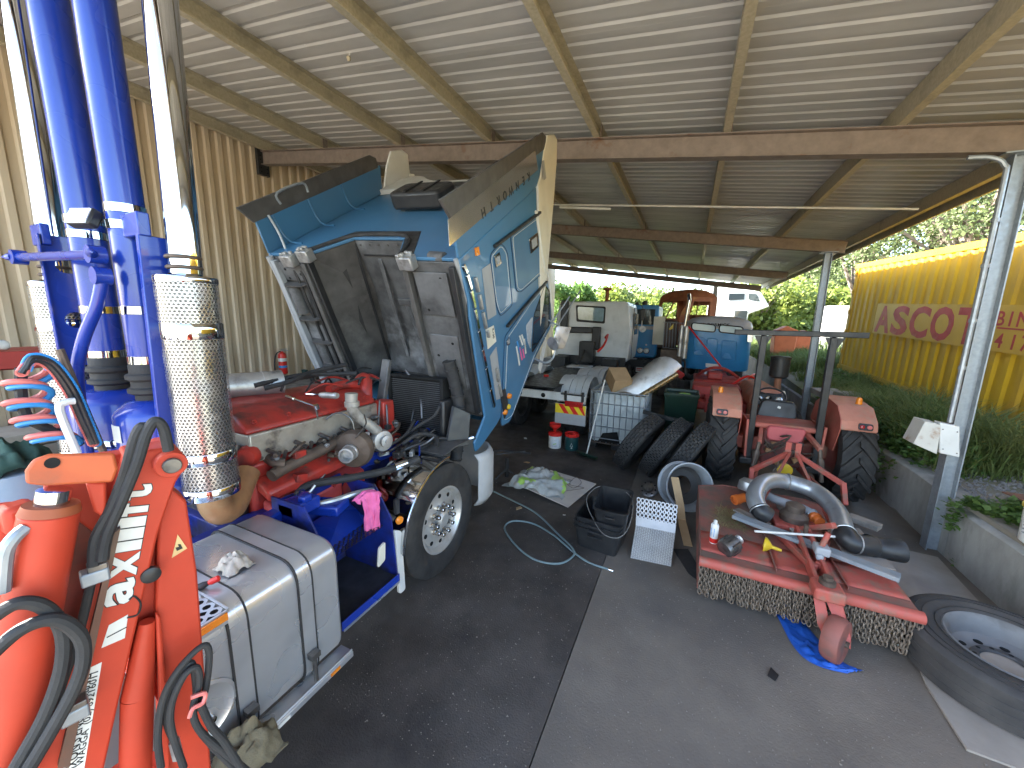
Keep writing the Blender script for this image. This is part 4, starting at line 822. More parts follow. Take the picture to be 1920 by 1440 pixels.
# front, windscreen band and roof
g = MB(CM); g.strip([(-1.118, .16, .5), (-1.118, .16, 1.45), (-1.118, .09, 1.62)], (2.236, 0, 0), (0, -.02, 0)); g.build('front_panel', M_cabblue, cab, smooth=0)
g = MB(CM); g.strip([(-1.10, .085, 1.63), (-1.10, -.15, 2.10)], (2.2, 0, 0), (0, -.01, 0)); g.build('windscreen', M_glass, cab, smooth=0)
g = MB(CM); g.strip([(-1.16, -.14, 2.12), (-1.16, -.5, 2.22), (-1.16, -1.1, 2.36), (-1.16, RU - .02, 2.50)], (2.32, 0, 0), (0, .004, .03)); g.build('roof', M_white, cab, smooth=50)
# side wings of the roof fairing, higher towards the rear
for s in (-1, 1):
    x0 = s * 1.165; pts = [(-.10, 2.10), (-.35, 2.32), (-.75, 2.62), (-1.15, 2.86), (-1.55, 3.10), (-1.85, 3.26), (-2.08, 3.34), (-2.16, 3.24), (-2.20, 2.98), (-2.06, 2.80), (-1.85, 2.62), (-1.80, 2.52), (-1.1, 2.37), (-.5, 2.23)]
    g = MB(CM); g.prism([(x0 - s * .03, u, v) for u, v in pts], (s * .028, 0, 0)); g.build('fairing_wing', M_cream if s > 0 else M_white, cab, bevel=.01)
    # inward return of the wing
    g = MB(CM); g.strip([(x0 - s * .035, -.35, 2.30), (x0 - s * .035, -.75, 2.60), (x0 - s * .035, -1.15, 2.84), (x0 - s * .035, -1.55, 3.08), (x0 - s * .035, -1.85, 3.24)], (-s * .13, 0, -.06), (0, .0, -.02)); g.build('fairing_return', M_cream, cab, smooth=50)
g = MB(CM); g.strip([(-1.0, -1.80, 2.53), (-1.0, -1.2, 2.62), (-1.0, -.7, 2.52), (-1.0, -.3, 2.30)], (2.0, 0, 0), (0, 0, .02)); g.build('fairing_top', M_white, cab, smooth=50)
g = MB(CM); g.prism([(w, RU - .06, v) for w, v in ((-1.13, 2.48), (1.13, 2.48), (1.13, 3.05), (1.0, 3.12), (.86, 3.06), (.74, 2.90), (.58, 2.80), (.3, 2.76), (-.2, 2.76), (-.45, 2.80), (-.62, 2.92), (-.76, 3.06), (-.92, 3.12), (-1.13, 3.05))], (0, .06, 0)); g.build('fairing_back', M_white, cab, bevel=.008)
# rear extenders with black rubber edges
for s in (-1, 1):
    g = MB(CM); x0 = s * HW; g.prism([(x0, u, v) for u, v in ((RU - .002, .55), (-2.10, .60), (-2.10, 2.86 if s > 0 else 2.66), (-1.86, 2.62 if s > 0 else 2.55), (RU - .002, 2.50))], (-s * .025, 0, 0)); ex = g.build('side_extender', M_cabblue, cab, bevel=.006)
    g = MB(CM); g.prism([(x0 + s * .004, u, v) for u, v in ((-2.08, .58), (-2.25, .50), (-2.25, 2.84 if s > 0 else 2.52), (-2.19, 2.94 if s > 0 else 2.62), (-2.08, 2.88 if s > 0 else 2.60))], (-s * .03, 0, 0)); g.build('rubber_edge', mat('grey_black_rubber', (.055, .05, .048), .55, 0, (.09, .085, .08), 5), cab, bevel=.005)
    for v in (.80, 1.30, 1.85):                  # pressed beads inside the extender that curve onto the rear wall
        g = MB(CM); xi = x0 - s * .028; g.tube([(xi, -2.08, v), (xi, -1.92, v), (xi - s * .03, -1.83, v), (xi - s * .10, -1.795, v), (xi - s * .22, -1.79, v)], .011, 6, sub=4); g.build('pressed_bead', M_cabblue, cab)
for p in (((-1.12, -2.14, .95), (-1.12, -2.24, .97), (-1.12, -2.24, 1.32), (-1.12, -2.14, 1.34)), ((-1.10, -2.10, .74), (-1.06, -1.9, .72), (-.98, -1.62, .62), (-.86, -1.62, .60))):
    g = MB(CM); g.tube(p, .013, 8, sub=4); g.build('grab_rail', M_galv, cab)
# polished name strip on the right extender
def CPoly(name, px, m, w0=HW, th=.004, r=0, parent=None, bevel=0):
    pts = [(w0, *CL(x, y)) for x, y in px]; pts = rounded(pts, r) if r else pts
    g = MB(CM); g.prism(pts, (th, 0, 0)); return g.build(name, m, parent or cab, bevel=bevel, smooth=30)
ns = CPoly('name_strip', ((839, 412), (1003, 282), (1008, 318), (842, 462)), mat('polished_strip', (.66, .66, .64), .16, .9, (.60, .60, .58), 2, rvar=.03), HW + .001, .004)
a = Vector((HW + .0055, *CL(992, 322))); b = Vector((HW + .0055, *CL(902, 392)))
dx = (CM.to_3x3() @ (b - a)); up = CM.to_3x3() @ Vector((0, 1, 0)); L_ = dx.length
for i, ch in enumerate('KENWORTH'):
    g = MB(); o_ = CM @ (a + (b - a) * (i / 7.4)); g.text(ch, o_, dx, up, .115, .003, bold=.012); g.build('letter', M_blk, cab, smooth=0)
# doors, lockers and window on the right side
def outline(px, r, m, rad=.005, dw=.007):
    pts = rounded([(HW + dw, *CL(x, y)) for x, y in px], r, 5); g = MB(CM); g.tube(pts, rad, 6, closed=True); return g
dk = mat('seal_dark_blue', (.02, .06, .13), .5); wl2 = M_wht
for nm, px, r in (('locker_door', ((917, 478), (938, 455), (950, 470), (960, 572), (937, 594), (929, 570)), .07), ('upper_locker', ((956, 441), (1012, 402), (1017, 512), (975, 548), (967, 545)), .06), ('door', ((945, 632), (997, 560), (1030, 524), (1032, 612), (1003, 668), (955, 790), (938, 800)), .07)):
    d_ = CPoly(nm, px, M_cabblue, HW, .006, r)
    g = outline(px, r, None, .0045); g.build('door_seal', dk, d_); ip = Vector((0, 0)); cx_ = sum(p[0] for p in px) / len(px); cy_ = sum(p[1] for p in px) / len(px)
    g = outline([(cx_ + (x - cx_) * .86, cy_ + (y - cy_) * .92) for x, y in px], r * .8, None, .0028); g.build('pinstripe', M_wht, d_)
win = CPoly('door_window', ((1000, 590), (1020, 534), (1029, 545), (1029, 608), (996, 662)), M_glass, HW + .006, .003, .05)
g = outline(((1000, 590), (1020, 534), (1029, 545), (1029, 608), (996, 662)), .05, None, .006, .011); g.build('window_rubber', M_rubber, win)
CPoly('quarter_glass', ((985, 610), (998, 593), (994, 655), (988, 640)), M_clear, HW + .006, .003, .03)
for px, m_, nm in ((((903, 505), (921, 492), (930, 590), (914, 600)), M_greyp, 'grey_panel'), (((918, 668), (930, 650), (942, 745), (930, 750)), M_greyp, 'grey_panel'), (((910, 618), (925, 610), (930, 640), (914, 655)), M_cream, 'badge_plate')):
    CPoly(nm, px, m_, HW + .001, .004, .006)
a = Vector((HW + .006, *CL(925, 615))); b = Vector((HW + .006, *CL(927, 642)))
g = MB(); g.text('K100', CM @ Vector((HW + .006, *CL(922, 616))), CM.to_3x3() @ (b - a), CM.to_3x3() @ Vector((0, .4, 1)), .052, .002, bold=.01); g.build('badge_letters', M_blk, cab, smooth=0, kind='stuff')
for px in (((889, 465), (895, 462), (897, 477), (891, 480)),): CPoly('marker_lamp', px, M_amber, HW + .002, .015, .004)
for px, r in ((((924, 480), (934, 473), (938, 494), (928, 502)), .01), (((990, 448), (1006, 435), (1008, 462), (993, 476)), .02), (((948, 640), (953, 630), (954, 645), (949, 648)), .01)):
    h_ = CPoly('latch', px, M_chrome, HW + .006, .012, r, bevel=.003); cx_ = sum(p[0] for p in px) / 4; cy_ = sum(p[1] for p in px) / 4
    CPoly('latch_recess', [(cx_ + (x - cx_) * .6, cy_ + (y - cy_) * .6) for x, y in px], M_greyp, HW + .019, .002, r * .6, parent=h_)
for pa, pb in (((924, 462), (1010, 398)), ((948, 612), (1022, 528))):   # black drip rails
    g = MB(CM); g.beam((HW + .02, *CL(*pa)), (HW + .02, *CL(*pb)), .03, .035, (1, 0, 0)); g.build('drip_rail', M_dark, cab, bevel=.006)
for px in (((1008, 690), (1021, 632), (1024, 642), (1012, 700)),): CPoly('lower_pillar', px, M_white, HW + .002, .01, .004)
g = MB(CM); pts = [(HW + .012, *CL(x, y)) for x, y in ((1003, 395), (1018, 500), (1026, 520), (1034, 590), (1036, 612))]; g.tube(pts, .020, 8, sub=3); g.build('pillar_trim', M_wht, cab)
# door decal: loose painted script in white, blue and pink strokes
for i, (x0, y0, x1, y1, c_) in enumerate(((972, 630, 978, 648, 0), (976, 628, 983, 650, 0), (967, 640, 973, 662, 1), (981, 636, 984, 664, 0), (972, 652, 977, 676, 2), (966, 650, 970, 672, 0), (978, 655, 981, 672, 2), (969, 665, 972, 686, 0), (965, 642, 979, 632, 0), (970, 660, 984, 646, 1))):
    CPoly('decal_stroke', ((x0, y0), (x0 + 2.4, y0 - 1.5), (x1 + 2.2, y1 - 2), (x1, y1)), (M_wht, M_lblue, M_pink)[c_], HW + .0065, .0015)
g = MB(CM); g.tube([(HW - .03, *CL(x, y)) for x, y in ((860, 486), (878, 545), (894, 620), (909, 700), (921, 765), (916, 805), (903, 836))], .020, 8, sub=4); g.build('sill_edge', M_greyp, cab)
g = MB(CM); g.tube([(-1.12, -1.76, .53), (-1.13, -1.4, .50), (-1.13, -.7, .37), (-1.12, -.2, .30), (-1.10, -.02, .12)], .036, 10, sub=4); g.build('sill_edge', M_greyp, cab)
# chrome stepped sill strip along the lower edge
seq = [(866, 497), (873, 515), (881, 545), (888, 580), (895, 620), (902, 655), (909, 690), (917, 730), (925, 765)]
for i in range(len(seq) - 1):
    (xa, ya), (xb, yb) = seq[i], seq[i + 1]; g = MB(CM); g.beam((HW + .012, *CL(xa, ya)), (HW + .012, *CL(xb, yb - 3)), .04, .024, (1, 0, 0)); g.build('sill_trim', M_chrome, cab, bevel=.004)
for (xa, ya), (xb, yb) in zip(((882, 520), (890, 552), (897, 585), (905, 620), (922, 690), (927, 720)), ((888, 550), (895, 583), (903, 618), (908, 635), (926, 718), (932, 745))):
    g = MB(CM); g.beam((HW + .014, *CL(xa + 6, ya)), (HW + .014, *CL(xb + 6, yb - 3)), .028, .035, (1, 0, 0)); g.build('step_block', M_alud, cab, bevel=.005)
for px, py, m_ in ((952, 742, M_amber), (944, 772, M_amber), (950, 762, M_yel)):
    u, v = CL(px, py); g = MB(CM); g.lathe([(.035, 0), (.035, .02), (.026, .045), (0, .05)], (HW, u, v), (1, 0, 0), 14); g.build('turn_lamp', m_, cab)
g = MB(CM); g.prism([(HW + .001, *CL(x, y)) for x, y in ((936, 735), (945, 728), (952, 765), (944, 785))], (.02, 0, 0)); g.build('lamp_bracket', M_dark, cab, bevel=.005)
# mirrors on their arms
arm = [Vector(A(1002, 672, x=-1.79)), Vector(A(1022, 680, x=-1.62)), Vector(A(1036, 672, x=-1.55)), Vector(A(1042, 655, x=-1.52))]
g = MB(); g.tube(arm, .014, 8, sub=5); mr = g.build('mirror_arm', M_galv, cab)
p = A(1036, 645, x=-1.53); g = MB(); g.lathe([(.085, 0), (.09, .012), (.07, .05), (0, .055)], p, (.35, .9, .35), 20); g.build('round_mirror', M_alud, cab)
p0, p1, p2, p3 = A(1042, 612, x=-1.55), A(1066, 614, x=-1.48), A(1052, 655, x=-1.48), A(1034, 650, x=-1.55); g = MB(); g.prism([p0, p1, p2, p3], (.03, .06, .01)); g.build('main_mirror', M_alud, cab, bevel=.012)
for a, b in (((1030, 612), (1068, 556)), ((1040, 618), (1088, 545)), ((1028, 600), (1050, 612))):
    g = MB(); g.cyl(A(*a, x=-1.70), A(*b, x=-1.55), .010, n=8); g.build('mirror_stay', M_galv, cab)
# ------------------------------------------------------------------ underside
def us(name, m, mb, bevel=.006): return mb.build(name, m, cab, bevel=bevel)
fl = [(-1.745, .555), (-1.4, .555), (-1.22, .50), (-.67, .41), (-.15, .33)]
g = MB(CM); g.strip([(-1.11, u, v) for u, v in fl], (.47, 0, 0), (0, 0, .02)); us('floor_pan', M_under, g)
g = MB(CM); g.strip([(.54, u, v) for u, v in fl], (.57, 0, 0), (0, 0, .02)); us('floor_pan', M_under, g)
tun = [(-1.745, .56, 1.00, .62, .34), (-1.2, .50, 1.02, .60, .36), (-.6, .40, .95, .58, .40), (-.15, .33, .80, .58, .44)]
for s in (-1, 1):
    vs_ = []
    for u, vb, vt, wb, wt in tun: vs_ += [(s * wb - .02, u, vb + .02), (s * wt - .02, u, vt)]
    g = MB(CM); g.add(vs_, [(i * 2, i * 2 + 1, i * 2 + 3, i * 2 + 2) for i in range(3)]); o = g.build('tunnel_side', M_underd, cab, smooth=0); so = o.modifiers.new('s', 'SOLIDIFY'); so.thickness = .012
g = MB(CM); g.add([q for u, vb, vt, wb, wt in tun for q in ((-wt - .02, u, vt), (wt - .02, u, vt))], [(i * 2, i * 2 + 1, i * 2 + 3, i * 2 + 2) for i in range(3)]); o = g.build('tunnel_top', M_under, cab, smooth=0); so = o.modifiers.new('s', 'SOLIDIFY'); so.thickness = .012
g = MB(CM); g.prism([(w, -.13, v) for w, v in ((-1.1, .34), (-.60, .34), (-.45, .80), (.42, .80), (.56, .34), (1.1, .34), (1.1, 1.3), (-1.1, 1.3))], (0, .02, 0)); us('firewall', M_underd, g, 0)
def bar(a, b, w, h, m=M_under, nm='floor_rib', bv=.006): g = MB(CM); g.beam(a, b, w, h); return us(nm, m, g, bv)
bar((-.66, -1.70, .53), (-.64, -.2, .32), .05, .05, M_underd); bar((-.60, -1.70, .55), (-.56, -.2, .36), .03, .07, M_dark)
bar((.60, -1.70, .53), (.60, -.2, .32), .05, .06, M_underd)
bar((-1.08, -1.72, .53), (-1.08, -.2, .31), .05, .06, M_greyp, 'sill_rail'); bar((1.08, -1.72, .53), (1.08, -.2, .31), .05, .06, M_dark, 'sill_rail')
for w0, u0, u1 in ((-.99, -1.45, -1.12), (-.93, -.78, -.50)):
    g = MB(CM); g.lathe([(.02, 0), (.075, .01), (.075, u1 - u0 - .01), (.02, u1 - u0)], (w0, u0, .50 + (u0 + 1.2) * -.12), (0, 1, -.14), 16); us('arch_housing', M_under, g, .0)
    for u in (u0 - .03, u1 + .03):
        g = MB(CM); g.prism([(w0 - .12, u, .49 - (u + 1.2) * .14), (w0 + .26, u, .49 - (u + 1.2) * .14), (w0 + .2, u, .41 - (u + 1.2) * .14), (w0 - .02, u, .40 - (u + 1.2) * .14)], (0, .012, 0)); us('arch_rib', M_underd, g, .0)
for w0 in (-.86, -.76):
    bar((w0, -1.62, .535), (w0 + .02, -.30, .335), .035, .02, M_dark, 'floor_slot')
for k, (w0, u0, w1, u1) in enumerate(((-.84, -1.0, -.67, -.35), (-1.05, -1.70, -.72, -1.5), (.66, -1.05, .98, -.45), (.66, -1.66, 1.0, -1.25))):
    zf = lambda u: .525 - (u + 1.4) * .155 if u > -1.4 else .538
    g = MB(CM); g.prism([(w0, u0, zf(u0)), (w1, u0, zf(u0)), (w1, u1, zf(u1)), (w0, u1, zf(u1))], (0, 0, -.012)); pl_ = us('floor_plate', mat('pale_floor_plate', (.17, .172, .175), .5, .2, (.09, .09, .09), 5, c3=(.05, .05, .05), s3=3), g, .004)
    for i in range(4):
        t = (i + .5) / 4; u = u0 + (u1 - u0) * t; g = MB(CM); w = w0 + (w1 - w0) * (.2 if i % 2 else .8); g.lathe([(.014, 0), (.014, .004)], (w, u, zf(u) - .0125), (0, 0, -1), 10); g.build('plate_hole', M_hole, cab)
for w0 in (-.30, -.18, -.06, .06, .18, .30):
    g = MB(CM); g.lathe([(.012, 0), (.010, .008), (0, .009)], (w0, -1.70, .992), (0, 0, -1), 8); g.build('rivet', M_steel, cab)
for k, (w0, u0, v0) in enumerate(((-.80, -1.74, .50), (-.62, -1.765, .56), (.64, -1.75, .52))):
    g = MB(CM); g.box((w0, u0, v0), (.15, .12, .10)); lt = us('cab_latch', M_alud, g, .012)
    for q in range(5): g = MB(CM); g.box((w0 + rnd.uniform(-.05, .05), u0 - .07, v0 + rnd.uniform(-.04, .04)), (.035, .03, .03)); g.build('latch_lug', M_alud, lt, bevel=.006)
g = MB(CM); g.cyl((.82, -1.76, .62), (.98, -1.76, .60), .05, n=14); us('latch_pin', M_under, g)
for w0, u0, v0, w1, u1, v1 in ((-.37, -1.72, .985, -.43, -.2, .81), (.31, -1.72, .985, .40, -.2, .81), (-.63, -1.72, .58, -.60, -.2, .36)):
    bar((w0, u0, v0), (w1, u1, v1), .035, .016, M_dark, 'tunnel_seam', .004)
for k in range(11):
    t = (k + .5) / 11; u = -1.70 + 1.45 * t; g = MB(CM); g.lathe([(.010, 0), (.008, .006), (0, .007)], (-.625 + .02 * t, u, .555 - .2 * t), (-.3, 0, -1), 8); g.build('rivet', M_steel, cab)
for w0 in (-.12, .24): bar((w0, -1.55, .995), (w0 * 1.1, -.35, .86), .05, .02, M_under, 'tunnel_rib', .008)
g = MB(CM); g.prism([(-.50, -1.55, .80), (-.47, -1.55, .84), (-.50, -.5, .70), (-.53, -.5, .66)], (-.012, 0, .0)); us('lining_strip', M_dark, g, .0)
for a, b in (((.02, -1.05, 1.0), (.10, -.60, .945)), ((.14, -1.05, 1.0), (.22, -.60, .945))):
    bar(a, b, .06, .04, M_under, 'tunnel_rib', .012)
g = MB(CM); g.prism([(-.06, -1.10, .99), (.30, -1.10, .99), (.30, -1.02, .99), (-.06, -1.02, .99)], (0, 0, -.03)); us('tunnel_strap', M_under, g, .008)
g = MB(CM); g.bb(.44, .50, -1.20, -1.02, .60, .80); us('access_slot', M_hole, g, 0)
g = MB(CM); g.bb(-.30, .18, -1.60, -1.585, .975, .985); us('stiffener', M_dark, g, 0)
g = MB(CM); g.tube([(.86, -.80, .38), (.92, -.5, .28), (.96, -.3, .16), (.97, -.05, -.02), (.97, .08, -.14)], .062, 14, sub=6); us('air_duct_hose', M_rubber, g, 0)
for k in range(10):
    t = k / 9; p = smooth_path([(.86, -.80, .38), (.92, -.5, .28), (.96, -.3, .16), (.97, -.05, -.02), (.97, .08, -.14)], 6); i = int(t * (len(p) - 2)); g = MB(CM); g.ring(p[i], p[i + 1] - p[i], .063, .008, 18, 6); g.build('hose_rib', M_rubber, cab)
for k in range(8):
    a = (rnd.uniform(.1, .95), rnd.uniform(-.7, -.2), .34); b = (a[0] + rnd.uniform(-.3, .3), a[1] + .35, rnd.uniform(.0, .25)); g = MB(CM); g.tube([a, ((a[0] + b[0]) / 2 + .05, (a[1] + b[1]) / 2, .22), b], rnd.uniform(.008, .016), 6, sub=5); g.build('cable', rnd.choice([M_rubber, M_dark, M_steel]), cab)
g = MB(); g.beam((-2.66, 2.60, 1.20), (-2.60, 2.72, 1.95), .09, .05, (0, 1, 0)); g.build('tilt_ram_bracket', M_under, truck, bevel=.01)
# black moulded tank and flat box on the rear wall
g = MB(CM); g.prism(rounded([(-.34, RU - .03, 1.68), (.34, RU - .03, 1.68), (.34, RU - .03, 2.08), (-.34, RU - .03, 2.08)], .09), (0, -.19, 0)); tk = us('moulded_tank', M_dark, g, .035)
for dw in (-.10, .14):
    g = MB(CM); g.bb(dw - .015, dw + .015, RU - .235, RU - .222, 1.69, 2.07); g.build('tank_clip', M_rubber, tk, bevel=.004)
g = MB(CM); g.bb(.02, .50, RU - .12, RU - .05, 2.24, 2.42); us('flat_black_box', M_dark, g, .012)
g = MB(CM); g.bb(.20, .34, RU - .11, RU - .02, 2.10, 2.239); us('box_bracket', M_dark, g, .008)
g = MB(CM); g.prism([(1.18, -2.00, 2.72), (1.18, -1.80, 2.75), (1.18, -1.80, 2.66), (1.18, -2.00, 2.63)], (.003, 0, 0)); g.build('script_mark', M_greyp, cab, smooth=0)
# ------------------------------------------------------------------ orange-red loader crane in the foreground
_d = ray(200, 1150); hN = Vector((_d.x, _d.y, 0)).normalized(); hS = Vector((-hN.y, hN.x, 0))
def KP(px, py, D): return AP(px, py, Vector((0, 0, CAM_H)) + hN * D, hN)
base_p = KP(250, 1440, 1.5); base_p = Vector((base_p.x, base_p.y, 0))
crane = thing('loader_crane', 'folded orange red loader crane with white maxilift lettering in the left foreground', 'crane', base_p)
def KPoly(name, px, m, D, th, bevel=.006, parent=None, r=0):
    pts = [KP(x, y, D) for x, y in px]; pts = rounded(pts, r, 4) if r else pts
    g = MB(); g.prism(pts, hN * th); return g.build(name, m, parent or crane, bevel=bevel)
boom = KPoly('boom', ((232, 852), (262, 846), (328, 838), (345, 858), (346, 880), (330, 905), (297, 1000), (262, 1150), (222, 1320), (178, 1520), (40, 1520), (118, 1290), (160, 1130), (196, 990)), M_crane, 1.38, .10)
arm2 = KPoly('outer_arm', ((308, 905), (350, 940), (370, 1075), (380, 1210), (396, 1440), (400, 1520), (308, 1520), (300, 1300), (292, 1150), (296, 1000)), M_crane, 1.41, .10)
g = MB(); g.cyl(KP(276, 1165, 1.40), KP(258, 1300, 1.40), .018, .036, 20); g.cyl(KP(258, 1300, 1.40), KP(252, 1540, 1.40), .036, n=24); g.build('arm_cylinder', M_crane, crane)
KPoly('inner_web', ((306, 960), (300, 1150), (304, 1330), (286, 1300), (262, 1235), (236, 1270), (250, 1190), (268, 1090), (290, 1000)), M_crane, 1.45, .03)
KPoly('arm_edge', ((292, 1150), (302, 1160), (316, 1330), (322, 1520), (306, 1520), (298, 1300)), M_crane, 1.385, .024)
g = MB(); p = KP(322, 872, 1.345); g.lathe([(.034, 0), (.036, .004), (.036, .20), (.034, .204)], p, hN, 22); pv = g.build('pivot_boss', M_crane, crane)
g = MB(); g.lathe([(.019, -.012), (.021, -.010), (.021, 0)], p, hN, 18); g.build('pivot_pin', M_steel, pv)
for px, py, r in ((283, 1078, .014), (277, 1030, 0),):
    if r: g = MB(); g.lathe([(r, -.008), (r + .008, -.004), (r + .008, .01)], KP(px, py, 1.378), hN, 18); g.build('pin', M_dark, crane)
# slewing head plate and lift cylinder
KPoly('head_plate', ((46, 884), (62, 862), (92, 852), (215, 850), (222, 880), (212, 905), (80, 912), (48, 908)), mat('brown_orange_plate', (.52, .11, .035), .5, 0, (.42, .08, .03), 6, c3=(.22, .09, .05), s3=4), 1.30, .012)
KPoly('head_lug', ((160, 905), (200, 905), (200, 975), (176, 960)), M_crane, 1.33, .05)
KPoly('stained_web', ((120, 935), (215, 900), (196, 1000), (150, 1170), (100, 1330), (50, 1520), (-20, 1520), (60, 1200)), mat('oil_stained_red', (.16, .045, .03), .6, 0, (.36, .05, .025), 7, c3=(.05, .03, .025), s3=4), 1.43, .03)
KPoly('head_back', ((90, 870), (240, 850), (215, 960), (190, 1010), (80, 930)), M_crane, 1.42, .06)
g = MB(); g.lathe([(.012, -.002), (.012, .003)], KP(98, 868, 1.299), hN, 14); g.build('plate_hole', M_hole, crane)
a, b = KP(94, 960, 1.32), KP(-8, 1520, 1.32)
g = MB(); g.cyl(a, b, .048, .050, 28); cy = g.build('lift_cylinder', M_crane, crane, bevel=.004)
a2 = KP(102, 918, 1.32); g = MB(); g.cyl(a2, a, .028, n=20); g.build('cylinder_rod', M_chrome, crane)
g = MB(); g.cyl(a, a + (a - b).normalized() * .02, .049, .044, 28); g.build('cylinder_gland', mat('rust_band', (.34, .09, .035), .6, .1, (.26, .07, .03), 8), cy)
g = MB(); g.cyl(KP(12, 955, 1.42), KP(-75, 1520, 1.42), .055, n=24); g.build('side_cylinder', M_crane, crane)
g = MB(); g.box(KP(35, 970, 1.36), (.06, .05, .07)); g.build('port_block', M_crane, crane, bevel=.012)
g = MB(); g.tube([KP(48, 990, 1.29), KP(25, 1010, 1.28), KP(10, 1040, 1.28), KP(4, 1110, 1.28)], .013, 10, sub=4); g.build('hydraulic_elbow', M_galv, crane)
# rail and clamps that guide the hoses
g = MB(); g.prism([KP(x, y, 1.36) for x, y in ((214, 1000), (226, 990), (130, 1440), (108, 1440))], hN * .02); g.build('hose_rail', mat('rusty_rail', (.13, .09, .07), .6, .4, (.20, .08, .05), 6), crane)
for px, py in ((178, 1078), (140, 1335)):
    g = MB(); R_ = Matrix(((hS.x, hN.x, 0), (hS.y, hN.y, 0), (0, 0, 1))); g.box(KP(px, py, 1.345), (.05, .04, .035), R_); cl_ = g.build('hose_clamp', M_galv, crane, bevel=.004)
    g = MB(); g.box(KP(px + 4, py - 18, 1.345), (.035, .035, .016), R_); g.build('clamp_bar', M_steel, cl_, bevel=.002)
def hose(pts, D, r=.012, m=None, nm='hydraulic_hose'):
    g = MB(); g.tube([KP(x, y, D if not hasattr(D, '__len__') else D[i]) for i, (x, y) in enumerate(pts)], r, 10, sub=7); return g.build(nm, m or M_rubber, crane)
hose(((-30, 1170), (30, 1132), (82, 1138), (116, 1180), (116, 1250), (85, 1340), (30, 1440), (0, 1500)), 1.24, .0135)
hose(((-30, 1240), (40, 1180), (105, 1162), (150, 1192), (156, 1240), (135, 1300), (85, 1390), (30, 1480)), 1.22, .0135)
hose(((176, 1060), (180, 1010), (208, 955), (234, 890), (252, 825), (266, 800), (280, 812)), 1.33, .0125)
hose(((192, 1050), (200, 1005), (228, 940), (256, 872), (274, 815), (290, 790), (306, 802), (316, 845)), 1.32, .0125)
hose(((180, 1050), (150, 1180), (110, 1300), (60, 1440)), 1.37, .010)
hose(((302, 1440), (296, 1380), (306, 1310), (335, 1255), (378, 1212), (392, 1225), (386, 1290), (372, 1330)), 1.30, .009)
hose(((345, 1440), (322, 1370), (322, 1320), (345, 1268), (368, 1252), (374, 1280), (362, 1330), (375, 1370), (420, 1410), (470, 1450)), 1.29, .009)
hose(((330, 1395), (312, 1350), (318, 1300), (350, 1248), (362, 1250), (368, 1300), (364, 1350), (400, 1400), (445, 1445)), 1.31, .009)
hose(((376, 1320), (395, 1360), (420, 1390), (455, 1445)), 1.28, .010)
g = MB(); g.cyl(KP(326, 1388, 1.31), KP(334, 1420, 1.31), .013, n=6); g.build('hose_fitting', M_alud, crane)
g = MB(); g.tube([KP(358, 1308, 1.27), KP(384, 1300, 1.27), KP(380, 1318, 1.265), KP(362, 1328, 1.265), KP(355, 1345, 1.265)], .006, 6, sub=4); g.build('tie_strip', M_pcoil, crane)
# warning triangle
t_ = [KP(x, y, 1.409) for x, y in ((333, 1002), (351, 1028), (322, 1046))]; g = MB(); g.prism(t_, -hN * .001); wt = g.build('warning_triangle', mat('sticker_yellow', (.72, .50, .22), .5), crane, smooth=0)
c_ = (t_[0] + t_[1] + t_[2]) / 3; g = MB(); R3 = Matrix(((hS.x, -hN.x, 0), (hS.y, -hN.y, 0), (0, 0, 1)))
g.prism([c_ - hN * .0015 + hS * x + Vector((0, 0, z)) for x, z in ((-.008, -.008), (.006, -.010), (.008, .002), (.0, .001), (.002, .010), (-.004, .008))], -hN * .0006); g.build('pictogram', M_blk, wt, smooth=0)
# lettering running up the boom: white letters with black outlines
PL = 1.3795
a0, a1 = KP(229, 1203, PL), KP(283, 908, PL); dxl = (a1 - a0); upl = -hS if hS.dot(ray(100, 1100) - ray(300, 1100)) < 0 else hS
hgt = .105; tot = dxl.length; wds = {'m': .86, 'a': .62, 'x': .58, 'i': .27, 'l': .27, 'f': .36, 't': .36}; word = 'maxilift'; sm = sum(wds[c] for c in word); pos = 0
for ch in word:
    w_ = wds[ch] / sm * tot; o_ = a0 + dxl.normalized() * (pos + .004)
    if not (ch == 'm'):
        g = MB(); g.text(ch, o_ + hN * .0002 - dxl.normalized() * .002, dxl, upl, hgt, .0006, bold=.05, fit=w_ * .94 + .004); g.build('letter_black', M_blk, boom, smooth=0)
        g = MB(); g.text(ch, o_ - hN * .0008, dxl, upl, hgt, .0006, bold=.03, fit=w_ * .94); g.build('letter', M_wht, boom, smooth=0)
    else:
        q = [KP(x, y, PL) for x, y in ((204, 1172), (240, 1152), (234, 1196), (190, 1215))]; g = MB(); g.prism([p - hN * .0004 for p in q], -hN * .0006); g.build('letter', M_wht, boom, smooth=0)
        q = [KP(x, y, PL) for x, y in ((200, 1194), (238, 1174), (238, 1176), (200, 1196))]; g = MB(); g.prism([p - hN * .0012 for p in q], -hN * .0004); g.build('letter_black', M_blk, boom, smooth=0)
    pos += w_
g = MB(); g.tube([KP(x, y, PL - .001) for x, y in ((238, 1158), (258, 1152), (264, 1132), (252, 1118), (242, 1124))], .0025, 6, sub=5); g.build('hook_mark', M_blk, boom)
q = [KP(x, y, PL) for x, y in ((160, 1256), (191, 1241), (158, 1440), (112, 1470))]; g = MB(); g.prism([p - hN * .0003 for p in q], -hN * .0005); pl = g.build('maker_plate', M_wht, boom, smooth=0)
b0, b1 = KP(140, 1452, PL - .0014), KP(172, 1262, PL - .0014); g = MB(); g.text("NIXON'S ENGINEERING", b0, b1 - b0, upl, .026, .0004, bold=.014, fit=(b1 - b0).length); g.build('plate_lettering', M_blk, pl, smooth=0, kind='stuff')
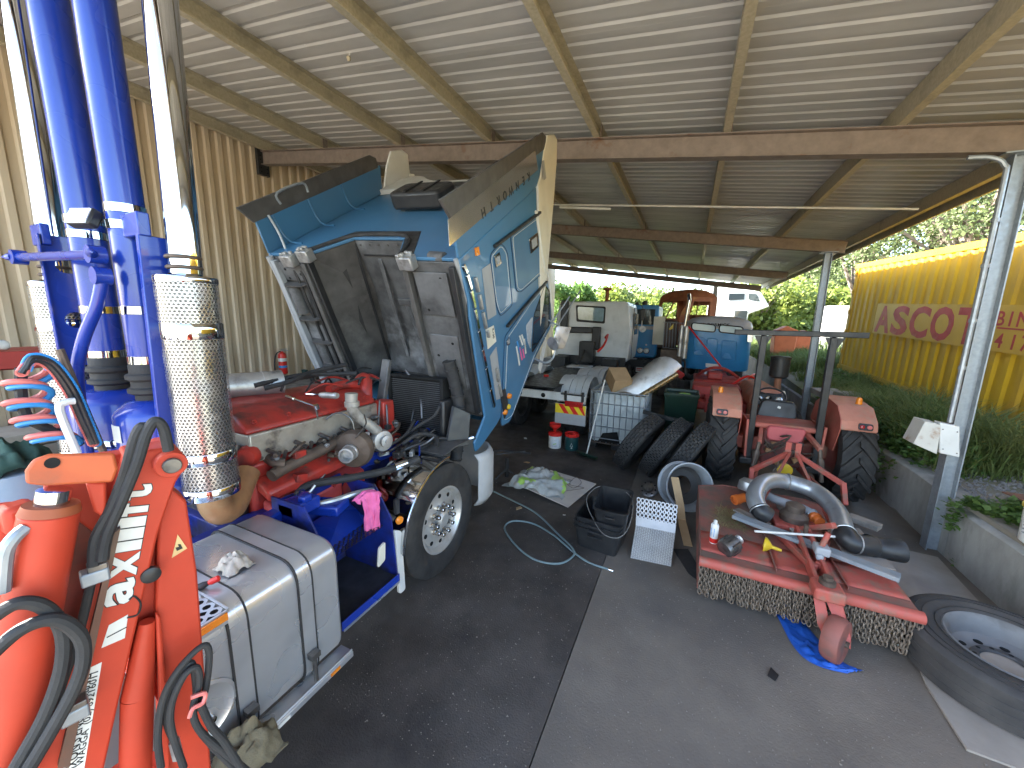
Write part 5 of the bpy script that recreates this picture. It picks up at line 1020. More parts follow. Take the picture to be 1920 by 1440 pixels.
b0, b1 = KP(156, 1432, PL - .0014), KP(184, 1258, PL - .0014); g = MB(); g.text('WAGGA  (02) 69216011', b0, b1 - b0, upl, .019, .0004, bold=.010, fit=(b1 - b0).length); g.build('plate_lettering', M_blk, pl, smooth=0, kind='stuff')
# column that carries the crane
g = MB(); q = KP(230, 1500, 1.44); g.lathe([(.16, 0), (.16, .03), (.10, .05), (.10, q.z + .04)], (q.x, q.y, 0), (0, 0, 1), 24); g.build('column', M_crane, crane)
# khaki jacket sleeve lying by the crane base
def crumple(name, label, cat, c, sx, sy, sz, m, seed, n=22, fold=.35, freq=3.0):
    c = Vector(c); g = MB()
    def f(u, v):
        a, b = (u - .5) * 2, (v - .5) * 2; r = max(abs(a), abs(b)); k = noise.noise((a * freq + seed, b * freq, seed * 1.7)); k2 = noise.noise((a * freq * 2.3, b * freq * 2.3 + seed, 3.1))
        h = max(0, 1 - (a * a + b * b) * .9) ** .6
        return c + Vector((a * sx * (1 + .15 * k), b * sy * (1 + .15 * k2), sz * (h * (1 + fold * k + fold * .6 * k2)) + .004))
    g.grid(f, n, n); o = g.build(name, m, None, smooth=70); so = o.modifiers.new('s', 'SOLIDIFY'); so.thickness = .003; so.offset = 1
    return tag(o, label, cat)
# ------------------------------------------------------------------ white cab-chassis truck parked ahead
M_wtruck = mat('white_truck_paint', (.62, .64, .64), .4, 0, (.52, .54, .54), 3, coat=.2, c3=(.36, .36, .35), s3=3, lo3=.62, hi3=.85)
wt = thing('cab_chassis_truck', 'white truck cab and bare chassis seen from behind, ribbed mudguards on it', 'truck', (-2.7, 9.5, 0))
def W(name, m, *a, bevel=.01, par=None): g = MB(); g.bb(*a); return g.build(name, m, par or wt, bevel)
W('tail_bar', M_wtruck, -3.85, -1.60, 6.52, 6.60, .88, 1.03)
for x in (-2.88, -2.40): g = MB(); g.lathe([(.045, 0), (.03, .012), (0, .012)], (x, 6.519, .95), (0, -1, 0), 14); g.build('bar_hole', M_hole, wt)
for x in (-3.12, -2.28): W('chassis_rail', M_dark, x - .06, x + .06, 6.61, 13.2, .80, 1.06)
for y in (6.9, 8.4, 9.9): W('crossmember', M_dark, -3.05, -2.35, y, y + .12, .85, 1.0)
W('deck_plate', M_dark, -3.2, -2.2, 6.62, 9.6, 1.065, 1.085)
W('light_bracket', M_dark, -2.05, -1.60, 6.50, 6.518, 1.0, 1.03)
for x in (-1.98, -1.66): W('light_strap', M_dark, x, x + .05, 6.485, 6.519, .90, 1.08)
W('tail_lamp', M_redlens, -1.96, -1.62, 6.46, 6.518, .80, .90, bevel=.015)
W('tail_lamp', M_redlens, -3.80, -3.46, 6.46, 6.518, .80, .90, bevel=.015)
for x0 in (-2.14, -3.84):
    bd = W('chevron_board', M_greyp, x0, x0 + .58, 6.48, 6.50, .46, .84, bevel=.004)
    g = MB(); g.bb(x0 + .005, x0 + .575, 6.476, 6.4795, .66, .835); g.build('yellow_sheet', M_refy, bd)
    for k in range(3):
        xa = x0 + .06 + k * .18; pts = [(xa, 6.4755, .832), (xa + .09, 6.4755, .832), (min(xa + .21, x0 + .572), 6.4755, .663), (min(xa + .12, x0 + .572), 6.4755, .663)]; g = MB(); g.prism(pts, (0, -.002, 0)); g.build('red_stripe', M_redp, bd, smooth=0)
for y in (7.55, 8.85):
    for x0 in (-2.30, -3.75):
        g = MB(); pr_ = []
        n = 22
        for k in range(n + 1): a = radians(15 + 150 * k / n); pr_.append(Vector((x0, y + cos(a) * .62, .62 + sin(a) * .60)))
        for j in range(5):
            w0 = j * .125; sc = 1.0; g.strip([Vector((x0 + w0, y + (p.y - y) * (1.03 if 0 < j < 5 else 1), .62 + (p.z - .62) * (1.0 + .02 * (j % 2)))) for p in pr_], (.118, 0, 0), (0, 0, -.008))
            if j < 4: g.strip([Vector((x0 + w0 + .118, y + (p.y - y) * .98, .62 + (p.z - .62) * .975)) for p in pr_], (.007, 0, 0), (0, 0, -.008))
        g.build('mudguard', M_wtruck, wt, smooth=30)
        truck_wheel(wt, (x0 + .28, y, .50), (1 if x0 > -3 else -1, 0, 0), R=.50, W=.5, rim_m=M_steel, nuts=8, n=30, caps=False)
for s in (-1, 1): truck_wheel(wt, (-2.7 + s * .95, 12.4, .50), (s, 0, 0), R=.50, W=.26, rim_m=M_steel, nuts=8, n=30, caps=False)
# cab
g = MB(); sec = rounded([(-3.80, 11.3, 1.15), (-3.86, 11.3, 2.0), (-3.72, 11.3, 2.92), (-1.66, 11.3, 2.92), (-1.52, 11.3, 2.0), (-1.58, 11.3, 1.15)], .14, 5)
g.prism(sec, (0, 1.75, 0)); wc = g.build('cab', M_wtruck, wt, bevel=.04)
def WP(name, px, m, y=11.297, th=.006, r=.05, par=None):
    g = MB(); pts = [A(x, q, y=y) for x, q in px]; g.prism(rounded(pts, r, 4), (0, -th, 0)); return g.build(name, m, par or wc, smooth=30)
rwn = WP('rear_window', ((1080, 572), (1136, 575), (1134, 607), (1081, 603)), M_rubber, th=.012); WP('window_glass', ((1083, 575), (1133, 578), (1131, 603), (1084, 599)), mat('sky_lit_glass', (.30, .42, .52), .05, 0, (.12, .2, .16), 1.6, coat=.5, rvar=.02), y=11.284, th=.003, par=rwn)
for px in (((1146, 578), (1160, 576), (1162, 602), (1150, 606)), ((1148, 625), (1163, 622), (1163, 648), (1150, 650))): WP('pressed_panel', px, M_wtruck, th=.014, r=.08)
W('dark_skirt', M_dark, -3.70, -1.62, 11.18, 11.30, .95, 1.30, bevel=.03, par=wc); W('air_box', M_dark, -2.95, -2.5, 10.95, 11.28, 1.1, 1.75, bevel=.03, par=wc)
W('snorkel', M_dark, -2.62, -2.38, 11.10, 11.285, 1.5, 2.18, bevel=.03, par=wc); W('snorkel_arm', M_dark, -3.4, -2.621, 11.12, 11.285, 1.98, 2.16, bevel=.03, par=wc); W('snorkel_riser', M_dark, -3.62, -3.401, 11.12, 11.285, 2.0, 2.95, bevel=.03, par=wc)
for x in (-3.5, -2.0): W('battery_box', M_dark, x - .22, x + .22, 10.7, 11.17, .85, 1.28, bevel=.02, par=wc)
W('side_window', M_glass, -1.545, -1.525, 11.9, 12.7, 1.95, 2.6, par=wc); W('door_edge', M_dark, -1.53, -1.515, 11.6, 11.615, 1.2, 2.75, bevel=0, par=wc)
p = A(1205, 590, y=12.6); g = MB(); g.box(p, (.16, .08, .36)); g.build('mirror', M_dark, wc, bevel=.03); g = MB(); g.tube([p + Vector((0, 0, .18)), p + Vector((-.1, 0, .3)), p + Vector((-.5, .1, .32))], .012, 6, sub=3); g.build('mirror_arm', M_dark, wc)
p2 = A(1205, 617, y=12.6); g = MB(); g.lathe([(.10, 0), (.105, .01), (.08, .06), (0, .07)], p2, (0, 1, .1), 16); g.build('round_mirror', M_alud, wc)
for px, py in ((1075, 690), (1120, 660)): g = MB(); a = A(px, py, y=10.2); g.tube([a, a + Vector((.15, .1, .2)), a + Vector((.12, .7, .45)), a + Vector((0, .95, .35))], .03, 8, sub=5); g.build('air_line', M_redp if px > 1100 else M_rubber, wt)
for k, (x0, w_) in enumerate(((-2.95, .62), (-2.25, .58))): W('tool_tray', M_wtruck, x0, x0 + w_, 9.75, 10.25, 1.09, 1.13)
g = MB(); g.lathe([(.06, 0), (.06, .04), (.02, .05)], (-2.85, 7.9, 1.09), (0, 0, 1), 12); simple('rag_ball', g, M_redp, 'small red and white can lying on the dark chassis of the white truck', 'can')
# ------------------------------------------------------------------ blue cab-over facing us behind the white truck
M_sky = mat('sky_blue_paint', (.035, .24, .52), .4, 0, (.03, .20, .44), 3, coat=.2)
bt = thing('parked_truck', 'blue flat fronted truck facing us with twin round headlights beside the white cab', 'truck', (-2.3, 15.6, 0))
g = MB(); sec = rounded([(-3.55, 14.5, 1.05), (-3.55, 14.5, 2.95), (-1.05, 14.5, 2.95), (-1.05, 14.5, 1.05)], .12, 4); g.prism(sec, (0, 1.9, 0)); bc = g.build('cab', M_sky, bt, bevel=.05)
def B(name, m, *a, bevel=.01): g = MB(); g.bb(*a); return g.build(name, m, bc, bevel)
B('windscreen', M_glass, -3.4, -1.18, 14.485, 14.497, 2.25, 2.80); B('centre_pillar', M_wht, -1.62, -1.585, 14.478, 14.4845, 2.2, 2.82, bevel=0); B('wiper_panel', M_greyp, -3.4, -1.15, 14.47, 14.496, 2.08, 2.2); B('bumper', mat('black_bumper', (.03, .03, .035), .35, .2), -3.6, -1.0, 14.38, 14.52, .58, 1.05, bevel=.03); B('bumper_trim', M_chrome, -3.6, -1.0, 14.37, 14.379, .98, 1.02, bevel=0)
for x in (-1.60, -1.38, -3.0, -3.22): g = MB(); g.lathe([(.105, 0), (.11, .012), (.095, .02)], (x, 14.497, 1.30), (0, -1, 0), 20); hl = g.build('headlight', M_chrome, bc); g = MB(); g.lathe([(.09, 0), (.06, .02), (0, .028)], (x, 14.476, 1.30), (0, -1, 0), 18); g.build('lens', M_clear, hl)
g = MB(); g.lathe([(.035, 0), (.03, .02), (0, .025)], (-1.40, 14.497, 1.52), (0, -1, 0), 12); g.build('indicator', M_clear, bc)
npl = B('number_plate', M_wht, -1.68, -1.32, 14.36, 14.37, .52, .70);
g = MB()
for k in range(2): g.bb(-1.66, -1.34, 14.355, 14.3595, .635 - k * .06, .665 - k * .06)
g.build('plate_mark', M_redp, npl)
for k, (px, s_, m_) in enumerate(((1139, .13, M_rusto), (1148, .08, M_dark), (1165, .06, M_dark), (1178, .07, M_amber), (1195, .07, M_dark), (1210, .10, M_dark))):
    p = A(px, 560, y=15.0); p.z = 2.95; g = MB(); g.lathe([(s_ * .8, 0), (s_ * .8, s_ * .4), (s_, s_ * .6), (s_, s_ * 1.2), (s_ * .6, s_ * 1.7), (0, s_ * 1.8)], p, (0, 0, 1), 14); g.build('roof_beacon', m_, bc)
g = MB(); p = A(1139, 545, y=15.0); g.lathe([(.07, 0), (.07, p.z - 2.95), (.16, p.z - 2.93), (.16, p.z - 2.85), (0, p.z - 2.82)], (p.x, 15.0, 2.95), (0, 0, 1), 14); g.build('exhaust_cap', M_rusto, bc)
for s in (-1, 1): truck_wheel(bt, (-2.3 + s * 1.0, 15.5, .52), (s, 0, 0), rim_m=M_steel, nuts=8, n=28, caps=False)
g = MB(); g.bb(-2.75, -2.63, 14.6, 19, .75, 1.04); g.build('chassis_rail', M_dark, bt); g = MB(); g.bb(-1.97, -1.85, 14.6, 19, .75, 1.04); g.build('chassis_rail', M_dark, bt)
# ------------------------------------------------------------------ rusted old cab
rt = thing('rusted_cab_truck', 'old rusted orange truck cab with rounded roof behind the blue cabs', 'truck', (0, 16.2, 0))
c0 = Vector((-.31, 15.2, 0)); fd = Vector((-.80, .60, 0)).normalized(); sd_ = Vector((.86, .51, 0)).normalized()
def RC(f, s, z): return c0 + fd * f + sd_ * s + Vector((0, 0, z))
# side wall with window hole, front with split windscreen, domed roof
ZB, ZS, ZT = 1.5, 2.50, 3.30
def holed(fn, outer, hole, th, name, m, par):
    """plate with one hole: outer and hole are lists of 4 (a,b) corners"""
    g = MB(); o = [fn(*p) for p in outer]; h = [fn(*p) for p in hole]; n = len(o); g.add(o + h + [p + th for p in o] + [p + th for p in h], [(i, (i + 1) % n, n + (i + 1) % n, n + i) for i in range(n)] + [(2 * n + i, 3 * n + i, 3 * n + (i + 1) % n, 2 * n + (i + 1) % n) for i in range(n)] + [(n + i, n + (i + 1) % n, 3 * n + (i + 1) % n, 3 * n + i) for i in range(n)] + [(i, 2 * n + i, 2 * n + (i + 1) % n, (i + 1) % n) for i in range(n)]); return g.build(name, m, par, smooth=0)
rcab = holed(lambda a, z: RC(0, a, z), ((0.05, ZB), (1.30, ZB), (1.30, ZT), (.35, ZT)), ((.18, ZS), (1.05, ZS), (1.05, 3.12), (.42, 3.12)), -fd * -.05, 'door_side', M_rusto, rt)
g = MB(); g.cyl(RC(.02, .55, ZS), RC(.02, .62, 3.12), .02, n=6); g.build('quarter_bar', M_rusto, rt)
holed(lambda a, z: RC(a, .0 + (max(z - ZS, 0)) * .42, z), ((0, ZB), (1.45, ZB), (1.35, ZT), (.08, ZT)), ((.14, ZS), (1.30, ZS), (1.22, 3.14), (.18, 3.14)), sd_ * .04, 'windscreen_frame', M_rusto, rt)
g = MB(); g.beam(RC(.72, .0, ZS), RC(.70, .28, 3.14), .04, .04); g.build('centre_bar', M_rusto, rt)
holed(lambda a, z: RC(1.45, a, z), ((0.05, ZB), (1.30, ZB), (1.30, ZT), (.35, ZT)), ((.18, ZS), (1.05, ZS), (1.05, 3.12), (.42, 3.12)), -fd * .05, 'far_side', M_rusto, rt)
holed(lambda a, z: RC(a, 1.30, z), ((0, ZB), (1.45, ZB), (1.45, ZT), (0, ZT)), ((.3, ZS + .15), (1.15, ZS + .15), (1.15, 3.0), (.3, 3.0)), -sd_ * .04, 'cab_back', M_rusto, rt)
g = MB(); g.grid(lambda u, v: RC(-.02 + 1.49 * u, .26 + 1.08 * v, ZT - .02 + .30 * max(0, (1 - (2 * u - 1) ** 4)) ** .6 * max(0, 1 - abs(2 * v - 1) ** 3) ** .6), 12, 12); ro = g.build('roof', M_rusto, rt, smooth=60)
g = MB(); g.prism([RC(.06, -.02, ZB - .1), RC(1.40, -.02, ZB - .1), RC(1.38, -.02, 2.42), RC(.10, -.02, 2.42)], -sd_ * .9); g.build('bonnet', mat('dark_brown_rust', (.05, .034, .026), .7, 0, (.09, .05, .03), 4), rt, bevel=.06)
for s_ in (.15, 1.25): g = MB(); g.tube([RC(s_, -.95, 1.6), RC(s_, -.98, 2.1), RC(s_ + .02, -.9, 2.3)], .03, 8, sub=3); g.build('bonnet_rail', M_galv, rt)
g = MB(); g.prism([RC(.2, -.9, .7), RC(1.25, -.9, .7), RC(1.25, -.9, 1.4), RC(.2, -.9, 1.4)], sd_ * 3.4); g.build('chassis', M_dark, rt, bevel=.02)
for f_, s_ in ((-.05, -.4), (1.5, -.4), (-.05, 1.9), (1.5, 1.9)): truck_wheel(rt, RC(f_, s_, .5), fd if f_ > 1 else -fd, R=.5, W=.26, rim_m=M_steel, nuts=6, n=24, caps=False)
p = A(1235, 620, y=13.9); g = MB(); g.box(p, (.36, .03, .95)); simple('cream_board', g, M_cream, 'stained cream board standing upright between the two blue trucks', 'board')
# wire stillage in front of it
st = thing('wire_stillage', 'open wire cage leaning beside the chrome exhaust of the blue bonneted cab', 'cage', A(1262, 665, y=12.9))
for k in range(7): g = MB(); g.cyl(A(1246 + k * 5.5, 605, y=12.9), A(1243 + k * 5.5, 652, y=12.9), .010, n=6); g.build('bar', M_galv, st)
for q in (604, 652): g = MB(); g.cyl(A(1244, q, y=12.9), A(1282, q + 2, y=12.9), .014, n=6); g.build('rail', M_galv, st)
g = MB(); g.prism([A(1254, 617, y=12.85), A(1263, 607, y=12.85), A(1262, 616, y=12.85), A(1256, 619, y=12.85)], (0, -.02, 0)); g.build('yellow_tag', M_yel, st)
g = MB(); g.bb(*(lambda a: (a.x - .35, a.x + .35, 12.7, 13.2, -.0, a.z))(A(1262, 655, y=12.9))); g.build('base_crate', M_cast, st, bevel=.02)
# ------------------------------------------------------------------ blue bonneted cab with white roof and red chassis
kt = thing('bonneted_truck', 'blue bonneted truck with pale roof and red chassis seen from behind', 'truck', (.75, 11.5, 0))
X0, X1, YB = -.15, 1.62, 12.3
sec = rounded([(X0, 0, 1.0), (X0 - .02, 0, 2.15), (X1 + .02, 0, 2.15), (X1, 0, 1.0)], .02, 3)
pl_ = rounded([Vector((X0, YB + .0, 0)), Vector((X1, YB, 0)), Vector((X1, YB + 1.5, 0)), Vector((X0, YB + 1.5, 0))], .42, 7)
g = MB(); n = len(pl_); vs_ = []
for z, k in ((1.0, .97), (1.05, 1.0), (1.9, 1.0), (2.2, .985)): vs_ += [Vector((.735 + (p.x - .735) * k, YB + .75 + (p.y - YB - .75) * k, z)) for p in pl_]
g.add(vs_, [(r_ * n + i, r_ * n + (i + 1) % n, (r_ + 1) * n + (i + 1) % n, (r_ + 1) * n + i) for r_ in range(3) for i in range(n)] + [tuple(range(n - 1, -1, -1))]); kc = g.build('cab', M_sky, kt, smooth=40)
g = MB(); vs_ = []
for z, k in ((2.195, .99), (2.25, 1.0), (2.38, .95), (2.48, .80), (2.54, .5), (2.56, .1)): vs_ += [Vector((.735 + (p.x - .735) * k, YB + .75 + (p.y - YB - .75) * k, z)) for p in pl_]
g.add(vs_, [(r_ * n + i, r_ * n + (i + 1) % n, (r_ + 1) * n + (i + 1) % n, (r_ + 1) * n + i) for r_ in range(5) for i in range(n)] + [tuple(5 * n + i for i in range(n))]); rf = g.build('roof', mat('grey_white_roof', (.42, .43, .45), .45, 0, (.34, .35, .37), 4), kt, smooth=60)
g = MB(); g.text('McCORMICK', (.26, YB - .006, 2.262), (1, 0, 0), (0, .29, 1), .13, .006, bold=.012); g.build('roof_lettering', M_blk, rf, smooth=0, kind='stuff')
def KW(nm, px, m, th=.012, r=.06, par=None, y=YB - .001): g = MB(); g.prism(rounded([A(x, q, y=y) for x, q in px], r, 4), (0, -th, 0)); return g.build(nm, m, par or kc, smooth=30, bevel=.003)
for px in (((1298, 606), (1341, 610), (1340, 622), (1298, 618)), ((1350, 610), (1393, 614), (1391, 626), (1349, 622))):
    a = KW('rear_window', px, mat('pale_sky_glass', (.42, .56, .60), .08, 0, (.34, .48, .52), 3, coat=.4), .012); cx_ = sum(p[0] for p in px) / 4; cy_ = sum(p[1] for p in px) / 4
    g = MB(); g.tube(rounded([A(cx_ + (x - cx_) * 1.04, cy_ + (q - cy_) * 1.15, y=YB - .012) for x, q in px], .08, 4), .018, 6, closed=True); g.build('window_rubber', M_rubber, a)
for px in (((1302, 632), (1322, 634), (1320, 668), (1300, 664)), ((1326, 634), (1346, 636), (1344, 672), (1324, 668)), ((1354, 638), (1382, 640), (1380, 676), (1352, 674))):
    g = MB(); g.tube(rounded([A(x, q, y=YB - .002) for x, q in px], .06, 4), .014, 6, closed=True); g.build('pressed_bead', M_sky, kc)
for px in (((1299, 664), (1318, 666), (1312, 657), (1305, 657)), ((1353, 671), (1373, 673), (1367, 663), (1359, 663))): KW('vent_scoop', px, M_sky, .03, .02)
KW('number_plate', ((1323, 681), (1347, 683), (1347, 690), (1323, 688)), M_wht, .03, .005); KW('corner_vent', ((1402, 618), (1413, 620), (1411, 642), (1401, 641)), M_chrome, .02, .02)
for k, (px, q0, q1, r_) in enumerate(((1282, 612, 672, .075), (1273, 610, 668, .06))):
    a, b = A(px, q1, y=11.9), A(px + 6, q0, y=11.9); g = MB(); g.cyl(a, b, r_, n=18); g.build('stack_muffler', M_alud, kt)
a, b = A(1284, 612, y=11.9), A(1293, 562, y=11.9); g = MB(); g.cyl(a, b, .045, n=14); g.cyl(b, b + Vector((-.03, -.08, .16)), .045, n=14); g.build('stack_pipe', M_chrome, kt)
g = MB(); g.cyl(A(1291, 612, y=11.6), A(1352, 688, y=11.2), .022, n=8); g.build('red_stay', M_redp, kt)
M_chr = mat('chassis_red', (.42, .05, .04), .5, 0, (.32, .04, .03), 4, c3=(.12, .03, .025), s3=3, lo3=.55, hi3=.75)
def K(nm, m, *a, bevel=.012): g = MB(); g.bb(*a); return g.build(nm, m, kt, bevel)
for x in (.42, .98): K('chassis_rail', M_chr, x - .05, x + .05, 7.6, 13.5, .72, .96)
K('turntable', M_chr, .18, 1.2, 9.2, 10.4, 1.0, 1.10, bevel=.04); K('deck_box', M_chr, .15, 1.0, 8.2, 8.8, .80, 1.12, bevel=.03); K('rear_beam', M_chr, .12, .92, 7.62, 7.9, .78, .92); K('winch_block', M_chr, .45, .75, 9.4, 9.9, 1.1, 1.26, bevel=.04); K('drum', M_chr, .2, .98, 7.9, 8.18, .70, .86, bevel=.05)
g = MB(); g.tube([(.25, 10.0, 1.1), (.5, 9.7, 1.32), (.8, 9.7, 1.32), (1.1, 10, 1.12)], .035, 8, sub=4); g.build('hoop', M_chr, kt)
for x in (-.12, 1.52): truck_wheel(kt, (x, 9.7, .5), (-1 if x < .7 else 1, 0, 0), R=.5, W=.5, rim_m=M_chr, nuts=8, n=28, caps=False); truck_wheel(kt, (x, 14.2, .5), (-1 if x < .7 else 1, 0, 0), R=.5, W=.26, rim_m=M_chr, nuts=8, n=28, caps=False)
for k, (a, b) in enumerate((((.0, 10.2, 1.05), (-.1, 11.4, 1.3)), ((1.1, 9.0, 1.05), (1.6, 10.4, 1.12)), ((.9, 8.9, 1.1), (1.5, 9.6, 1.1)))): g = MB(); g.tube([a, Vector(a).lerp(Vector(b), .5) + Vector((0, 0, .15)), b], .025, 8, sub=4); g.build('air_line', M_redp if k else M_rubber, kt)
g = MB(); a = A(1272, 700, y=10.6); g.box(a, (.3, .08, .16), Matrix.Rotation(.6, 3, 'Y')); g.build('guard_end', M_redp, kt, bevel=.02)
g = MB(); g.cyl((1.15, 8.6, .96), (1.75, 8.6, .96), .13, n=16); g.build('air_tank', M_cream, kt)
# bonnet ahead of the cab
g = MB(); g.bb(.1, 1.37, 13.8, 15.4, .95, 1.75); g.build('bonnet', M_sky, kt, bevel=.12)
# ------------------------------------------------------------------ motorhome and orange implements far behind
mh = thing('motorhome', 'white motorhome parked beyond the far end of the shed', 'motorhome', (2.2, 27, 0))
g = MB(); g.prism([(.9, 26, .6), (3.0, 26, .6), (3.0, 26, 2.9), (4.0, 26, 3.35), (3.5, 26, 4.15), (2.2, 26, 4.5), (.9, 26, 4.45)], (0, 2.3, 0)); g.build('body', M_white, mh, bevel=.08)
for nm, pts in (('side_window', ((1.9, 3.7), (2.7, 3.75), (2.7, 4.1), (1.9, 4.1))), ('front_window', ((2.9, 3.75), (3.5, 3.62), (3.3, 4.05), (2.9, 4.1))), ('cab_window', ((2.3, 2.5), (2.95, 2.5), (2.95, 3.1), (2.3, 3.1)))):
    g = MB(); g.prism([(x, 25.99, z) for x, z in pts], (0, -.02, 0)); g.build(nm, M_glass, mh, bevel=.01)
g = MB(); g.bb(3.0, 4.2, 26.2, 28.1, .5, 1.9); g.build('cab_front', M_white, mh, bevel=.15)
for x in (1.4, 3.5): truck_wheel(mh, (x, 26.15, .38), (0, -1, 0), R=.38, W=.24, rr=.22, rim_m=M_steel, nuts=5, n=24, caps=False)
for k, (px, py, y, s_) in enumerate(((1475, 622, 17.5, .5), (1510, 630, 19, .5))):
    p = A(px, py, y=y); z0 = gz(p.x, y); g = MB(); g.prism([(p.x - s_ * .6, y, z0), (p.x + s_ * .6, y, z0), (p.x + s_ * .75, y, p.z + .05), (p.x, y, p.z + .22), (p.x - s_ * .75, y, p.z + .0)], (0, .8, 0)); simple('orange_hopper', g, mat('faded_orange', (.60, .15, .05), .6, 0, (.5, .12, .04), 4), ('orange steel hopper standing in the grass left of the second post', 'orange steel hopper just right of the second post')[k], 'hopper', 'orange hoppers in the grass', bevel=.02)
p = A(1555, 600, y=24); g = MB(); g.bb(p.x - .1, p.x + 1.2, 24, 26, gz(p.x, 24) - .1, p.z + .7); simple('white_shed', g, M_white, 'small white shed beside the far end of the yellow container', 'shed', bevel=.02)
# ------------------------------------------------------------------ red tractor with roll bar
TXc, TY = 1.28, 6.32
tr = thing('farm_tractor', 'faded red tractor with black roll bar, seen from behind', 'tractor', (TXc, TY + 1, 0))
def T(nm, m, *a, bevel=.01, par=None): g = MB(); g.bb(*a); return g.build(nm, m, par or tr, bevel)
def ag_wheel(c, out, R, W_, rr, nl):
    c = Vector(c); out = Vector(out); h = W_ / 2; g = MB()
    g.lathe([(rr, -h * .8), ((R + rr) / 2, -h), (R - .06, -h * .92), (R - .045, -h * .7), (R - .035, 0), (R - .045, h * .7), (R - .06, h * .92), ((R + rr) / 2, h), (rr, h * .8)], c, out, 48, cap=False); ty = g.build('tyre', M_tyre, tr, smooth=40)
    x, y, d = g.frame(out)
    def P(a, r, w): return c + x * (r * cos(a)) + y * (r * sin(a)) + d * w
    lug = None
    for k in range(nl):
        for s in (-1, 1):
            a0 = 2 * pi * (k + (.5 if s > 0 else 0)) / nl; vs_ = []; m_ = 5; fs = []
            for i in range(m_ + 1):
                t = i / m_; w = s * h * (-.06 + 1.04 * t); ac_ = a0 + .40 * t ** 1.1 * (1 if True else -1); wd = .035 / R; rr0 = R - .05 - .02 * t; r1 = R - .028 * t ** 3
                vs_ += [P(ac_ - wd * 1.25, rr0, w), P(ac_ - wd * .8, r1, w), P(ac_ + wd * .8, r1, w), P(ac_ + wd * 1.25, rr0, w)]
            for i in range(m_):
                for q in range(3): fs.append((i * 4 + q, i * 4 + q + 1, i * 4 + q + 5, i * 4 + q + 4))
            fs += [(3, 2, 1, 0), tuple(m_ * 4 + q for q in range(4))]
            g = MB(); g.add(vs_, fs); g.build('tyre_lug', M_tyre, ty, smooth=0)
    g = MB(); g.lathe([(rr, -h * .8), (rr - .02, -h * .5), (rr - .03, 0), (rr - .02, h * .5), (rr + .01, h * .8), (rr - .01, h * .8), (rr - .05, h * .35), (.12, h * .30), (.10, h * .5), (0, h * .5)], c, out, 36, cap=False); g.build('rim', M_trac, tr, smooth=35)
for s in (-1, 1):
    ag_wheel((TXc + s * .735, TY, .64), (s, 0, 0), .64, .36, .34, 20)
    truck_wheel(tr, (TXc + s * .62, TY + 2.1, .38), (s, 0, 0), R=.38, W=.2, rr=.22, rim_m=M_trac, nuts=6, n=28, caps=False)
T('rear_axle', M_trac, TXc - .56, TXc + .56, TY - .1, TY + .1, .54, .74, bevel=.03)
T('gearbox', mat('oily_red', (.20, .05, .038), .6, 0, (.09, .035, .03), 6, c3=(.05, .035, .03), s3=4, bump=.2), TXc - .24, TXc + .24, TY - .32, TY + 1.3, .42, .92, bevel=.04)
T('seat_platform', M_trac, TXc - .42, TXc + .42, TY - .30, TY + .25, .925, 1.0, bevel=.03)
g = MB(); g.prism(rounded([(TXc - .19, TY - .36, .78), (TXc + .20, TY - .36, .78), (TXc + .24, TY - .36, .98), (TXc - .20, TY - .36, .98)], .05), (0, .30, 0)); g.build('lift_housing', mat('pink_red_housing', (.52, .11, .11), .55, 0, (.44, .09, .09), 4), tr, bevel=.02)
for s in (-1, 1): g = MB(); g.prism([(TXc + s * .40, TY - .34, .40), (TXc + s * .40, TY + .30, .40), (TXc + s * .42, TY + .30, 1.0), (TXc + s * .42, TY - .34, 1.04)], (s * .03, 0, 0)); g.build('side_plate', M_trac, tr, bevel=.006)
# mudguards, angular boxes over the wheels
for s in (-1, 1):
    x0, x1 = TXc + s * .54, TXc + s * .88
    prof = [(TY - .48, 1.08), (TY - .45, 1.18), (TY - .26, 1.33), (TY + .30, 1.38), (TY + .62, 1.22), (TY + .75, .95)]
    g = MB(); g.strip([(x0, y, z) for y, z in prof], (x1 - x0, 0, 0), (0, .01, -.016)); fd_ = g.build('mudguard', M_tracp, tr, smooth=35)
    g = MB(); g.prism([(x0, y, z) for y, z in prof] + [(x0, TY + .5, .70), (x0, TY - .35, .75)], (-s * .01, 0, 0)); g.build('guard_inner', M_trac, fd_, smooth=0)
    g = MB(); g.prism([(x1, TY - .48, 1.08), (x1, TY - .45, 1.18), (x1, TY - .26, 1.33), (x1, TY + .30, 1.38), (x1, TY + .62, 1.22), (x1, TY + .5, 1.18), (x1, TY - .2, 1.24), (x1, TY - .40, 1.10)], (s * .008, 0, 0)); g.build('guard_lip', M_tracp, fd_, smooth=0)
    xl = (x0 + x1) / 2 + s * .06
    g = MB(); g.prism(rounded([(xl - .07, TY - .478, 1.09), (xl + .07, TY - .478, 1.09), (xl + .07, TY - .456, 1.17), (xl - .07, TY - .456, 1.17)], .025), (0, -.02, 0)); lm = g.build('tail_lamp', M_dark, fd_, bevel=.004)
    for q, m_ in ((-.034, M_redlens), (.034, M_pcoil)): g = MB(); g.lathe([(.026, 0), (.02, .010), (0, .012)], (xl + q, TY - .489, 1.13), (0, -1, .15), 12); g.build('lens', m_, lm)
    g = MB(); g.lathe([(.035, 0), (.035, .02), (.03, .075), (.012, .09), (0, .09)], (xl + s * .02, TY - .10, 1.345), (0, 0, 1), 12); g.build('beacon', M_amber, fd_)
